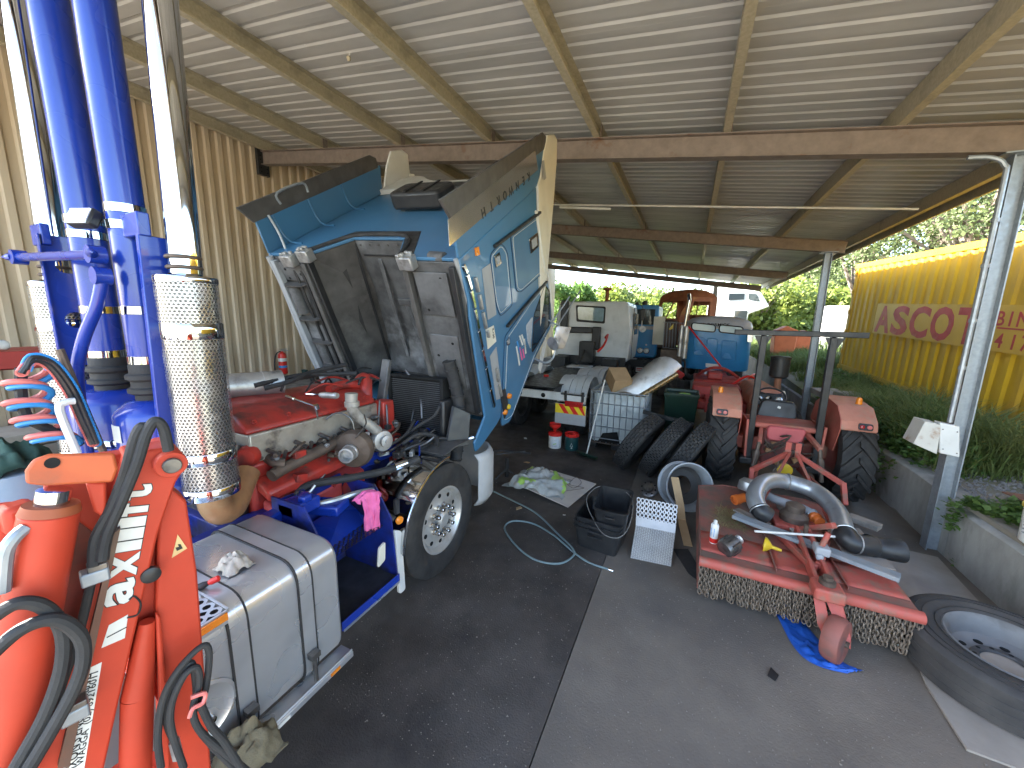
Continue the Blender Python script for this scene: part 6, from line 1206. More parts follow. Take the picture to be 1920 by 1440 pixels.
# roll bar
rb = T('roll_bar', M_dark, TXc - .72, TXc + .70, 5.98, 6.06, 2.20, 2.27, bevel=.008)
for s in (-1, 1):
    x = TXc + s * .38; g = MB(); g.beam((x, 6.04, .48), (x - s * .01, 6.02, 2.198), .075, .075, (1, 0, 0)); g.build('roll_post', M_dark, tr, bevel=.008)
    g = MB(); g.prism([(x - .10, 6.0, 2.195), (x + .10, 6.0, 2.195), (x + .035, 6.0, 2.06), (x - .035, 6.0, 2.06)], (0, .02, 0)); g.build('gusset', M_dark, rb, smooth=0)
    T('post_foot', M_dark, x - .11, x + .11, 5.94, 6.14, .40, .50, bevel=.02)
# seat, steering wheel, dash, bonnet, stack
g = MB(); g.prism(rounded([(TXc - .27, 6.52, .98), (TXc + .25, 6.52, .98), (TXc + .22, 6.58, 1.22), (TXc - .20, 6.58, 1.24)], .07), (0, .07, .01)); stb = g.build('seat_back', M_dark, tr, bevel=.02)
g = MB(); g.prism([(TXc - .01, 6.558, 1.13), (TXc + .03, 6.556, 1.12), (TXc + .035, 6.562, 1.15), (TXc, 6.564, 1.16)], (0, -.004, 0)); g.build('seat_logo', M_wht, stb, smooth=0)
T('seat_base', M_dark, TXc - .25, TXc + .25, 6.60, 7.0, .93, 1.03, bevel=.03)
g = MB(); g.ring((TXc - .01, 7.05, 1.22), (0, -.55, .84), .19, .014, 30, 8); sw = g.build('steering_wheel', M_dark, tr)
for k in range(3): a = pi / 2 + k * 2 * pi / 3; x_, y_, d_ = g.frame((0, -.55, .84)); g = MB(); g.cyl((TXc - .01, 7.05, 1.22), Vector((TXc - .01, 7.05, 1.22)) + x_ * (.185 * cos(a)) + y_ * (.185 * sin(a)), .009, n=6); g.build('spoke', M_dark, sw)
g = MB(); g.cyl((TXc - .01, 7.05, 1.22), (TXc - .01, 7.35, .98), .022, n=10); g.build('steering_column', M_dark, tr)
g = MB(); g.prism([(TXc - .24, 7.26, 1.02), (TXc + .24, 7.26, 1.02), (TXc + .22, 7.32, 1.22), (TXc - .22, 7.32, 1.22)], (0, .04, 0)); ds = g.build('dashboard', M_dark, tr, bevel=.02)
for x in (-.14, 0, .14): g = MB(); g.lathe([(.045, 0), (.048, .012), (.04, .014), (0, .012)], (TXc + x, 7.285, 1.13), (0, -.96, .28), 18); g.build('gauge', M_chrome, ds); 
for x in (-.14, 0, .14): g = MB(); g.lathe([(.036, 0), (0, .001)], (TXc + x, 7.2705, 1.1342), (0, -.96, .28), 16); g.build('gauge_face', M_wht, ds)
sec = rounded([(TXc - .25, 0, .62), (TXc - .26, 0, 1.14), (TXc - .17, 0, 1.28), (TXc + .17, 0, 1.28), (TXc + .26, 0, 1.14), (TXc + .25, 0, .62)], .07, 3); g = MB(); g.prism([p + Vector((0, 7.37, 0)) for p in sec], (0, 1.65, -.06)); g.build('bonnet', M_tracp, tr, bevel=.03)
g = MB(); g.cyl((TXc + .26, 8.2, 1.15), (TXc + .26, 8.2, 1.40), .055, n=14); g.build('stack_stub', mat('rust_stub', (.30, .14, .08), .7), tr)
g = MB(); g.lathe([(.06, 1.38), (.12, 1.385), (.125, 1.40), (.148, 1.42), (.152, 1.74), (.158, 1.745), (.158, 1.77), (.14, 1.78), (0, 1.785)], (TXc + .26, 8.2, 0), (0, 0, 1), 28); g.build('pre_cleaner', M_dark, tr)
g = MB(); g.bb(TXc - .5, TXc + .5, TY + 2.02, TY + 2.18, .34, .44); g.build('front_axle', M_trac, tr, bevel=.02)
# linkage arms, pto, chains
for s in (-1, 1):
    g = MB(); g.beam((TXc + s * .25, 6.1, .92), (TXc + s * .32, 5.66, .82), .05, .06); g.build('lift_arm', M_trac, tr, bevel=.01)
    g = MB(); g.cyl((TXc + s * .32, 5.68, .82), (TXc + s * .37, 5.62, .42), .024, n=10); g.lathe([(.035, 0), (.04, .06), (.035, .14)], (TXc + s * .335, 5.66, .70), (s * .05, -.06, -.4), 10); g.build('lift_rod', M_cast, tr)
    g = MB(); g.beam((TXc + s * .22, 6.1, .42), (TXc + s * .38, 5.30, .36), .03, .07); g.build('draft_arm', M_trac, tr, bevel=.006)
g = MB(); g.cyl((TXc, 6.0, .55), (TXc, 5.72, .55), .035, n=12); g.build('pto_shaft', M_steel, tr); g = MB(); g.lathe([(.035, 0), (.075, .05), (.085, .10), (.075, .105)], (TXc - .02, 5.70, .52), (0, -1, -.1), 18); g.build('pto_guard', M_yel, tr)
for k in range(9):
    g = MB(); g.box((TXc + rnd.uniform(-.2, .2), TY - .34 + rnd.uniform(-.06, .02), rnd.uniform(.5, .85)), (rnd.uniform(.04, .12), .06, rnd.uniform(.03, .09)), Matrix.Rotation(rnd.uniform(-.5, .5), 3, 'Y')); g.build('valve_block', rnd.choice([M_cast, M_trac, M_steel, M_rusty]), tr, bevel=.008)
for k in range(5):
    a = Vector((TXc + rnd.uniform(-.2, .2), TY - .34, rnd.uniform(.6, .9))); g = MB(); g.tube([a, a + Vector((rnd.uniform(-.15, .15), -.12, .05)), a + Vector((rnd.uniform(-.2, .2), -.02, -.2))], .010, 6, sub=5); g.build('hydraulic_line', M_cast, tr)
# ------------------------------------------------------------------ slasher
sl_ = thing('rotary_slasher', 'worn red rotary slasher with hanging chain curtain behind the tractor', 'slasher', (.95, 4.2, 0))
DZ = .385
dk_ = [(.26, 3.32), (1.63, 3.32), (1.63, 4.0), (1.60, 4.86), (1.35, 5.02), (.55, 5.02), (.27, 4.86)]
def S(nm, m, *a, bevel=.006): g = MB(); g.bb(*a); return g.build(nm, m, sl_, bevel)
g = MB(); g.prism([(x, y, DZ) for x, y in dk_], (0, 0, -.008)); g.build('deck', M_slash, sl_, smooth=0)
for i in range(2, len(dk_)):
    (xa, ya), (xb, yb) = dk_[i], dk_[(i + 1) % len(dk_)]; g = MB(); d_ = Vector((yb - ya, xa - xb, 0)).normalized() * .008
    g.prism([(xa, ya, .08), (xb, yb, .08), (xb, yb, DZ + .01), (xa, ya, DZ + .01)], d_); g.build('skirt', M_slash, sl_, smooth=0)
for x0, x1 in ((.262, .80), (.806, 1.25), (1.256, 1.625)): g = MB(); g.grid(lambda u, v: Vector((x0 + (x1 - x0) * u, 3.42 + (.34 + .02 * noise.noise((u * 3, 0, x0))) * v, DZ + .004 + .004 * noise.noise((u * 5 + x0, v * 4, 0)))), 8, 5); o = g.build('deck_patch', M_slashr, sl_, smooth=40); so = o.modifiers.new('s', 'SOLIDIFY'); so.thickness = .004; so.offset = 1
g = MB(); g.prism(rounded([(.245, 3.315, .325), (.245, 3.26, .325), (.245, 3.25, .36), (.245, 3.265, .395), (.245, 3.315, .402)], .02), (1.40, 0, 0)); g.build('front_rail', M_slashr, sl_, smooth=40)
for x in (.80, 1.25): S('deck_rib', M_slash, x - .004, x + .004, 3.36, 4.9, DZ + .001, DZ + .03)
# chain curtain: one chain of links, copied along the rail
def chain_mesh():
    g = MB(); z = .31
    for k in range(7):
        c = Vector((0, 0, z - k * .036)); ax = Vector((0, 1, 0)) if k % 2 else Vector((1, 0, 0)); sd2 = Vector((0, 0, 1)).cross(ax)
        pts = []
        for q in range(10): a = 2 * pi * q / 10; pts.append(c + sd2 * (.014 * cos(a)) + Vector((0, 0, .025 * sin(a))))
        g.tube(pts, .0055, 5, closed=True)
    return g
ch0 = chain_mesh().build('chain', M_chain, sl_, smooth=60); cz0 = WLOC[ch0.name].z
xs = [.27 + i * .0345 for i in range(40)]; first = True
for row, y in ((0, 3.275), (1, 3.315)):
    for i, x in enumerate(xs):
        if first: c = ch0; first = False
        else: c = ch0.copy(); col.objects.link(c)
        c.location = (x + row * .017 + rnd.uniform(-.003, .003) - .95, y - 4.2 + rnd.uniform(-.006, .006), cz0 + rnd.uniform(-.012, .004)); c.rotation_euler = (rnd.uniform(-.12, .12), rnd.uniform(-.10, .10), rnd.uniform(-.5, .5) + .78)
# tail beam of two channels and caster wheel
for s in (-1, 1): g = MB(); g.beam((1.10 + s * .045, 4.02, .47), (1.07 + s * .045, 3.18, .43), .03, .09); g.build('tail_channel', M_slashr, sl_, bevel=.005)
S('tail_cap', M_slashr, .98, 1.16, 3.10, 3.26, .40, .49, bevel=.015)
g = MB(); g.lathe([(.05, 0), (.05, .03), (.03, .035), (.03, .06), (0, .06)], (1.07, 3.20, .49), (0, 0, 1), 16); g.build('swivel_nut', M_cast, sl_)
g = MB(); g.prism([(1.05, 3.25, .42), (1.16, 3.23, .42), (1.21, 3.08, .20), (1.20, 3.03, .14), (1.15, 3.06, .20)], (.006, .02, 0)); g.build('caster_fork', M_slashr, sl_, bevel=.004)
g = MB(); g.prism([(1.00, 3.24, .42), (1.06, 3.22, .42), (1.10, 3.10, .22), (1.06, 3.05, .16), (1.02, 3.10, .24)], (-.006, -.02, 0)); g.build('caster_fork', M_slashr, sl_, bevel=.004)
cc = Vector((1.13, 3.08, .158)); ax_ = Vector((.85, -.53, .05)).normalized(); g = MB(); g.lathe([(.03, -.055), (.11, -.055), (.145, -.05), (.157, -.03), (.158, 0), (.157, .03), (.145, .05), (.11, .055), (.03, .055)], cc, ax_, 32); g.build('caster_wheel', mat('red_worn_wheel', (.30, .10, .075), .7, 0, (.16, .07, .055), 5, c3=(.12, .09, .08), s3=4), sl_, smooth=40)
g = MB(); g.cyl(cc - ax_ * .075, cc + ax_ * .075, .022, n=10); g.build('caster_axle', M_cast, sl_)
for a, b in (((.92, 4.05, .40), (1.06, 3.45, .45)), ((1.30, 4.05, .40), (1.10, 3.5, .45)), ((1.12, 4.2, .40), (1.30, 3.95, .62))): g = MB(); g.beam(a, b, .05, .05); g.build('brace', M_slashr, sl_, bevel=.006)
S('gearbox_mount', M_slashr, .92, 1.30, 4.15, 4.5, DZ + .001, DZ + .05, bevel=.01)
g = MB(); g.lathe([(.12, 0), (.12, .06), (.08, .10), (.08, .16), (.05, .18), (0, .18)], (1.1, 4.32, .43), (0, 0, 1), 20); g.build('gearbox', M_cast, sl_)
# A-frame hitch at the tractor end
top = [(TXc - .04, 5.46, .78), (TXc + .04, 5.46, .78)]
for s in (-1, 1):
    g = MB(); g.beam((TXc + s * .04, 5.46, .78), (TXc + s * .44, 5.20, .58), .05, .05); g.build('hitch_bar', M_slashr, sl_, bevel=.006)
    g = MB(); g.beam((TXc + s * .44, 5.20, .60), (TXc + s * .45, 5.08, .385), .05, .05, (1, 0, 0)); g.build('hitch_leg', M_slashr, sl_, bevel=.006)
    g = MB(); g.beam((TXc + s * .05, 5.46, .74), (TXc + s * .05, 5.46, .92), .014, .06, (1, 0, 0)); g.build('top_link_plate', M_slashr, sl_, bevel=.003)
    g = MB(); g.beam((TXc + s * .03, 5.44, .80), (TXc + s * .30 - .18, 4.35, .45), .03, .012); g.build('stay_strap', M_slashr, sl_)
    pth = [Vector((TXc + s * (.06 + .30 * t), 5.50 - .25 * t, .80 - .42 * t - .12 * sin(pi * t))) for t in [k / 13 for k in range(14)]]
    for k, p in enumerate(pth[:-1]):
        d_ = (pth[k + 1] - p).normalized(); side_ = d_.cross(Vector((0, 0, 1)) if k % 2 else Vector((0, 1, 0))).normalized(); g = MB(); c = (p + pth[k + 1]) / 2; g.tube([c + d_ * (.030 * sin(2 * pi * q / 10)) + side_ * (.014 * cos(2 * pi * q / 10)) for q in range(10)], .005, 5, closed=True); g.build('check_chain_link', M_chain, sl_)
# ------------------------------------------------------------------ things lying on the slasher
du = thing('flexible_duct', 'bent silver exhaust duct with black rubber ends lying across the slasher', 'duct', (1.2, 4.7, .5))
pts = smooth_path([A(1440, 968, z=.50), A(1424, 955, z=.55), A(1416, 930, z=.62), A(1432, 905, z=.68), A(1470, 902, z=.66), A(1530, 922, z=.62), A(1568, 958, z=.58), A(1583, 1000, z=.54), A(1600, 1018, z=.50), A(1635, 1024, z=.48)], 8)
R_d = .082; g = MB(); n = len(pts); k0 = int(n * .12); k1 = int(n * .80)
g.tube(pts[k0:k1], lambda t: R_d, 20); g.build('metal_duct', mat('silver_duct', (.46, .48, .50), .38, .7, (.34, .36, .38), 4, c3=(.22, .22, .22), s3=3, lo3=.55, hi3=.7), du)
g = MB(); g.tube(pts[:k0 + 2], R_d + .004, 20); g.build('rubber_end', M_dark, du); g = MB(); g.tube(pts[k1 - 2:], R_d + .004, 20); g.build('rubber_elbow', M_dark, du)
e0 = A(1640, 1025, z=.47); e1 = A(1692, 1033, z=.48); g = MB(); g.tube(smooth_path([A(1625, 1022, z=.48), e0, A(1668, 1030, z=.475), e1], 5), lambda t: R_d + .010 + .004 * sin(9 * t), 20); g.build('black_boot', M_dark, du)
for i in (k0, (k0 + k1) // 2, k1 - 2, int(n * .9)): g = MB(); j = min(i, n - 2); g.ring(pts[j], pts[j + 1] - pts[j], R_d + .006, .006, 24, 6); g.build('band', M_alud, du)
g = MB(); g.tube(smooth_path([A(1418, 915, z=.50), A(1450, 935, z=.50), A(1500, 952, z=.50), A(1530, 968, z=.48)], 6), .045, 14); sp = g.build('grey_hose', M_greyp, None); tag(sp, 'grey ribbed hose under the silver duct on the slasher', 'hose')
of = thing('orange_pipe_fitting', 'orange plastic pipe socket at the tail of the grey hose', 'pipe fitting', A(1538, 978, z=.45)); p = A(1528, 970, z=.47); d_ = (A(1550, 990, z=.46) - p).normalized()
g = MB(); g.lathe([(.05, -.06), (.055, 0), (.055, .02), (.046, .03), (.046, .08), (.04, .085), (0, .085)], p, d_, 18); g.build('socket', M_orange, of); g = MB(); g.ring(p - d_ * .05, d_, .054, .008, 20, 6); g.build('hose_clip', M_alud, of); g = MB(); g.ring(p - d_ * .025, d_, .054, .006, 20, 6); g.build('hose_clip', M_alud, of)
p = A(1376, 938, z=.47); g = MB(); g.lathe([(.036, 0), (.052, .003), (.052, .06), (.046, .065), (.046, .14), (.04, .14), (.036, .02), (.0, .02)], p, Vector((.75, .6, .15)), 20, cap=False); simple('orange_elbow', g, M_orange, 'orange plastic pipe elbow open to the left at the deck back corner', 'pipe fitting')
p = A(1400, 915, z=.46); g = MB(); g.lathe([(.09, 0), (.10, .02), (.10, .10), (.06, .15), (.0, .15)], p + Vector((0, 0, -.04)), (.2, .3, 1), 18); simple('water_pump_casting', g, M_alud, 'grey metal pump casting beside the silver duct bend', 'pump')
def plank(pa, pb, z, w, t, m, lab, cat='plank', name='timber_plank', group='boards on the slasher', zb=None):
    a, b = A(*pa, z=z), A(*pb, z=zb if zb is not None else z); g = MB(); g.beam(a, b, w, t); return simple(name, g, m, lab, cat, group, bevel=.004)
plank((1376, 966), (1688, 1084), .46, .105, .035, mat('blue_grey_board', (.26, .29, .31), .8, 0, (.19, .21, .22), 5, c3=(.30, .28, .25), s3=3), 'long blue grey board lying diagonally across the slasher deck')
plank((1590, 968), (1650, 990), .43, .12, .05, M_wood, 'short grey timber offcut right of the silver duct')
plank((1466, 950), (1495, 1000), .41, .10, .025, M_wood, 'weathered board end under the duct in the middle of the deck')
plank((1380, 955), (1440, 985), .412, .09, .02, M_wood, 'narrow flat board under the long blue grey board')
plank((1575, 985), (1635, 1060), .403, .30, .012, M_ply, 'square of pale plywood at the right of the slasher deck')
g = MB(); g.cyl(A(1415, 996, z=.52), A(1624, 1010, z=.52), .010, n=8); simple('white_rod', g, M_wht, 'thin white plastic rod lying over the slasher tail beam', 'rod')
# trailer jack on the tail beam
jk = thing('screw_jack', 'grey screw jack with red handle standing on the tail beam', 'jack', (1.14, 3.85, .5)); p = A(1540, 1030, z=.54)
g = MB(); g.box(p, (.10, .11, .07)); g.box(p + Vector((-.02, -.05, -.04)), (.05, .05, .05)); g.build('body', M_greyp, jk, bevel=.012); g = MB(); g.cyl(p + Vector((0, 0, .03)), p + Vector((.03, .01, .15)), .020, n=12); g.build('handle', M_slashr, jk)
g = MB(); g.cyl(A(1510, 1000, z=.52), A(1512, 985, z=.60), .018, n=10); simple('steel_pin', g, M_cast, 'rusty steel pin standing in the slasher tail beam', 'pin')
# spray can, alternator, funnel
p = A(1337, 1017, z=.392); sc_ = thing('spray_can', 'white spray can with red band standing on the left of the slasher deck', 'spray can', p)
g = MB(); g.lathe([(.031, 0), (.033, .004), (.033, .17), (.026, .185)], p, (0, 0, 1), 20); g.build('can', M_wht, sc_); g = MB(); g.lathe([(.0335, .01), (.0337, .012), (.0337, .05), (.0335, .052)], p, (0, 0, 1), 20, cap=False); g.build('print_band', M_redp, sc_); g = MB(); g.lathe([(.014, .185), (.016, .19), (.016, .215), (.006, .222), (0, .222)], p, (0, 0, 1), 14); g.build('nozzle', M_wht, sc_)
g = MB(); g.prism(rounded([p + Vector((-.0338 * cos(a), -.0338 * sin(a), z)) for a, z in ((.6, .07), (1.5, .07), (1.5, .15), (.6, .15))], .004), (-.0005, -.0005, 0)); g.build('label_print', M_lblue, sc_)
p = A(1370, 1022, z=.46); al = thing('alternator', 'grey finned alternator lying beside the spray can on the deck', 'alternator', p)
g = MB(); ax_ = Vector((.6, .7, .25)); g.lathe([(.03, -.09), (.065, -.085), (.075, -.06), (.075, .0), (.07, .05), (.05, .07), (.02, .075)], p, ax_, 20); g.build('housing', M_steel, al); x_, y_, d_ = g.frame(ax_)
for k in range(10): a = k * pi / 5; g = MB(); g.beam(p + x_ * (.074 * cos(a)) + y_ * (.074 * sin(a)) - d_ * .05, p + x_ * (.072 * cos(a)) + y_ * (.072 * sin(a)) + d_ * .045, .010, .014); g.build('fin', M_steel, al)
g = MB(); g.cyl(p + d_ * .07, p + d_ * .12, .014, n=10); g.lathe([(.035, .085), (.04, .09), (.03, .10), (.04, .11), (.035, .115)], p, d_, 16); g.build('pulley', M_alud, al)
p = A(1432, 1020, z=.44); g = MB(); g.lathe([(.062, 0), (.064, .01), (.05, .03), (.016, .06), (.012, .13), (.010, .13), (.013, .06), (.048, .028), (.058, .004)], p, Vector((.55, -.1, -.05)), 22, cap=False); simple('yellow_funnel', g, M_yel, 'yellow plastic funnel lying on its side on the slasher deck', 'funnel')
g = MB(); rg = random.Random(3); blades(g, 500, (.42, .66), (3.95, 4.35), (.01, .03), rg, 6, .003, None, lambda x, y: DZ + .012); tag(g.build('dry_grass', mat('dry_straw', (.32, .24, .11), .9), smooth=0), 'dry grass clippings caught on the slasher deck', 'clippings', kind='stuff')
# ------------------------------------------------------------------ cut open IBC tank with cage
ib = thing('ibc_tank', 'cut open white plastic tank in a wire cage, full of scrap', 'tank', (-1.07, 7.3, 0))
IX0, IX1, IY0, IY1, IZ0, IZ1 = -1.55, -.57, 6.78, 7.75, .13, 1.08
sec = rounded([Vector((IX0 + .03, IY0 + .03, 0)), Vector((IX1 - .03, IY0 + .03, 0)), Vector((IX1 - .03, IY1 - .03, 0)), Vector((IX0 + .03, IY1 - .03, 0))], .10, 5)
g = MB(); n = len(sec); vs_ = []
for z in (IZ0, .45, .75, IZ1 - .05): vs_ += [Vector((p.x + .012 * noise.noise((p.x * 3, p.y * 3, z * 4)), p.y + .012 * noise.noise((p.x * 3, p.y * 3, z * 4 + 7)), z + (.03 * noise.noise((p.x * 4, p.y * 4, 0)) if z > .9 else 0))) for p in sec]
g.add(vs_, [(r * n + i, r * n + (i + 1) % n, (r + 1) * n + (i + 1) % n, (r + 1) * n + i) for r in range(3) for i in range(n)] + [tuple(range(n - 1, -1, -1))]); o = g.build('bladder', M_ibc, ib, smooth=40); so = o.modifiers.new('s', 'SOLIDIFY'); so.thickness = .006
def cage(p0, p1, r): g = MB(); g.cyl(p0, p1, r, n=6); g.build('cage_bar', M_galv, ib)
for k in range(10):
    x = IX0 + (IX1 - IX0) * k / 9
    for y in (IY0, IY1): cage((x, y, .12), (x, y, IZ1), .008)
for k in range(1, 9):
    y = IY0 + (IY1 - IY0) * k / 9
    for x in (IX0, IX1): cage((x, y, .12), (x, y, IZ1), .008)
for z in (.20, .42, .64, .86, IZ1):
    g = MB(); g.tube(rounded([Vector((x, y, z)) for x, y in ((IX0 - .009, IY0 - .009), (IX1 + .009, IY0 - .009), (IX1 + .009, IY1 + .009), (IX0 - .009, IY1 + .009))], .06, 4), .010 if z < 1 else .014, 6, closed=True); g.build('cage_hoop', M_galv, ib)
for x in (IX0 + .08, (IX0 + IX1) / 2, IX1 - .08): g = MB(); g.bb(x - .07, x + .07, IY0, IY1, 0, .09); g.build('pallet_foot', M_dark, ib, bevel=.01)
g = MB(); g.bb(IX0, IX1, IY0, IY1, .091, .118); g.build('pallet_deck', M_cast, ib, bevel=.006)
a = A(1145, 835, y=IY0 - .014); g = MB(); g.prism([(a.x - .24, IY0 - .013, .14), (a.x + .16, IY0 - .013, .14), (a.x + .10, IY0 - .013, .36), (a.x - .16, IY0 - .013, .30)], (0, .004, 0)); g.build('cut_opening', M_hole, ib, smooth=0)
# scrap in the tank
R1 = Matrix.Rotation(.55, 3, 'Z') @ Matrix.Rotation(.5, 3, 'X'); g = MB(); p = A(1160, 712, y=7.15); g.box(p, (.34, .42, .28), R1); cb = simple('cardboard_box', g, M_card, 'brown cardboard box standing in the cut open tank', 'box', bevel=.006)
g = MB(); a, b = A(1170, 760, y=6.95), A(1245, 695, y=7.5); g.strip([a + Vector((q, .1 * abs(q) , .26 - q * q * 1.8)) for q in (-.30, -.2, -.1, 0, .1, .2, .3)], b - a, (0, 0, .006)); simple('steel_trough', g, M_alud, 'curved sheet steel trough leaning out of the cut open tank', 'sheet', smooth=60)
g = MB(); a, b = A(1215, 735, y=7.1), A(1300, 682, y=7.7); d_ = (b - a).normalized(); g.lathe([(.055, 0), (.055, (b - a).length), (.05, (b - a).length), (.05, (b - a).length - .2)], a - d_ * .4, d_, 20, cap=False); simple('brass_tube', g, mat('bronze_tube', (.50, .36, .18), .3, .8, (.40, .28, .14), 6), 'bronze coloured tube poking out of the tank towards the blue cab', 'tube')
g = MB(); g.box(A(1190, 740, y=7.3), (.5, .3, .03), Matrix.Rotation(.3, 3, 'X') @ Matrix.Rotation(.3, 3, 'Z')); simple('pale_board', g, M_cardw, 'pale board lying flat inside the cut open tank', 'board')
# broom leaning on the tank
br = thing('yard_broom', 'broom with white handle and green head leaning on the wire cage', 'broom', A(1100, 855, z=0)); p = A(1100, 852, z=.06); q = A(1134, 712, y=6.72)
g = MB(); g.cyl(p, q, .0125, n=10); g.build('handle', M_wht, br); hd = Vector((.9, -.42, 0)); g = MB(); g.beam(p - hd * .22, p + hd * .22, .06, .035); g.build('head', M_dkgrn, br, bevel=.006)
g = MB()
for k in range(120): t = rnd.uniform(-.21, .21); s_ = rnd.uniform(-.022, .022); b_ = p + hd * t + Vector((.42, .9, 0)) * s_ + Vector((0, 0, -.017)); g.cyl(b_, Vector((b_.x + rnd.uniform(-.01, .01), b_.y + rnd.uniform(-.01, .01), .004)), .002, n=3, cap=False)
g.build('bristles', M_dkgrn, br, smooth=0, kind='stuff')
# chemical tubs with red lids
tb1 = thing('chemical_drum', 'white drum with red lid and red funnel near the tail of the white truck', 'drum', A(1040, 840, z=0)); p = A(1040, 838, z=0)
g = MB(); g.lathe([(.11, 0), (.118, .006), (.122, .22), (.122, .245)], p, (0, 0, 1), 28); g.build('body', M_wht, tb1); g = MB(); g.lathe([(.124, .235), (.128, .24), (.128, .285), (.11, .295), (0, .295)], p, (0, 0, 1), 28); g.build('lid', M_redp, tb1)
g = MB(); q = p + Vector((-.01, -.01, .295)); g.lathe([(.018, 0), (.022, .03), (.03, .045), (.105, .12), (.108, .165), (.104, .165), (.10, .122), (.02, .045)], q, (.05, .0, 1), 24, cap=False); g.build('funnel', M_redp, tb1)
tc_ = Vector((0, 0, CAM_H)) - p; tc_.z = 0; tc_.normalize(); ts_ = Vector((-tc_.y, tc_.x, 0))
def on_drum(c, r, a, z): return c + (tc_ * cos(a) + ts_ * sin(a)) * r + Vector((0, 0, z))
g = MB(); g.strip([on_drum(p, .1245, a, .03) for a in (-.6, -.3, 0, .3, .6)], (0, 0, .17)); g.build('label_sheet', mat('label_paper', (.68, .70, .70), .5), tb1, smooth=60)
g = MB(); g.strip([on_drum(p, .1255, a, .09 + .04 * a) for a in (-.25, -.1, .05, .2)], (0, 0, .018)); g.build('label_flash', M_baggreen, tb1, smooth=60)
for z in (.06, .045, .16): g = MB(); g.strip([on_drum(p, .1255, a, z) for a in (-.4, 0, .3)], (0, 0, .006)); g.build('label_line', M_greyp, tb1, smooth=60)
tb2 = thing('oil_drum', 'dark green drum with red lid beside the white one', 'drum', A(1072, 842, z=0)); p = A(1071, 842, z=0)
g = MB(); g.lathe([(.115, 0), (.122, .006), (.126, .25), (.126, .265)], p, (0, 0, 1), 28); g.build('body', M_teal, tb2); g = MB(); g.lathe([(.128, .255), (.132, .26), (.132, .30), (.12, .31), (.118, .295), (0, .295)], p, (0, 0, 1), 28); g.build('lid', M_redp, tb2); g = MB(); g.lathe([(.03, 0), (.03, .03), (0, .032)], p + Vector((.05, -.03, .295)), (0, 0, 1), 14); g.build('cap', M_redp, tb2)
tri = [on_drum(p, .127, a, z) for a, z in ((-.22, .09), (.12, .09), (-.05, .155))]; g = MB(); g.tube(tri, .005, 5, closed=True); g.build('recycling_triangle', M_wht, tb2)
for z, a0 in ((.05, -.12), (.065, -.12)): g = MB(); g.strip([on_drum(p, .1265, a0 + q, z) for q in (0, .1, .2)], (0, 0, .010)); g.build('label_block', M_wht, tb2, smooth=60)
# ------------------------------------------------------------------ three truck tyres leaning together
def loose_tyre(c, ax_, R, W_, gro, lab, blocks):
    g = MB(); g.lathe(tyre_prof(R, W_, .29, gro, .010), c, ax_, 56, cap=False); t = thing('truck_tyre', lab, 'tyre', (c.x, c.y, 0), 'loose tyres leaning beside the tractor'); g.build('carcass', M_tyre, t, smooth=28)
    g = MB(); g.lathe([(.292, -W_ * .40), (.34, -W_ * .44), (.44, -W_ * .44), (R - .03, -W_ * .38), (R - .03, W_ * .38), (.44, W_ * .44), (.34, W_ * .44), (.292, W_ * .40)], c, ax_, 40, cap=False); g.build('liner', M_rubber, t)
    if blocks:
        x_, y_, d_ = g.frame(ax_); g = MB(); nb = blocks
        for k in range(nb):
            a = 2 * pi * k / nb
            for j in range(gro + 1):
                w0 = -W_ * .4 + (j + .5) * W_ * .8 / (gro + 1); aa = a + (pi / nb if j % 2 else 0); q = c + x_ * ((R + .003) * cos(aa)) + y_ * ((R + .003) * sin(aa)); tt = -x_ * sin(aa) + y_ * cos(aa); rr_ = x_ * cos(aa) + y_ * sin(aa)
                hw_, hl = W_ * .8 / (gro + 1) * .40, R * pi / nb * .80; pts = [q + d_ * (w0 + s1 * hw_) + tt * (s2 * hl) for s1, s2 in ((-1, -1), (1, -1), (1, 1), (-1, 1))]; g.prism([p_ - rr_ * .012 for p_ in pts], rr_ * .024)
        g.build('tread_blocks', M_tyre, t, smooth=0, kind='stuff')
    return t
for k, (bx_, by_, lam, gro, blk, lab) in enumerate(((-.80, 5.98, 30, 4, 34, 'leftmost leaning truck tyre, against the wire cage'), (-.40, 5.88, 29, 5, 52, 'middle one of the three leaning truck tyres'), (-.06, 5.78, 27, 5, 40, 'leaning truck tyre nearest the tractor, zigzag tread'))):
    l_ = radians(lam); ax_ = Vector((cos(l_), -.24, -sin(l_))).normalized(); up_ = (Vector((0, 0, 1)) - ax_ * ax_.z).normalized(); R_ = .49; W_ = .24
    c = Vector((bx_, by_ + .05, 0)) + up_ * R_; c.z = R_ * up_.z + W_ / 2 * abs(ax_.z) + .002; loose_tyre(c, ax_, R_, W_, gro, lab, blk)
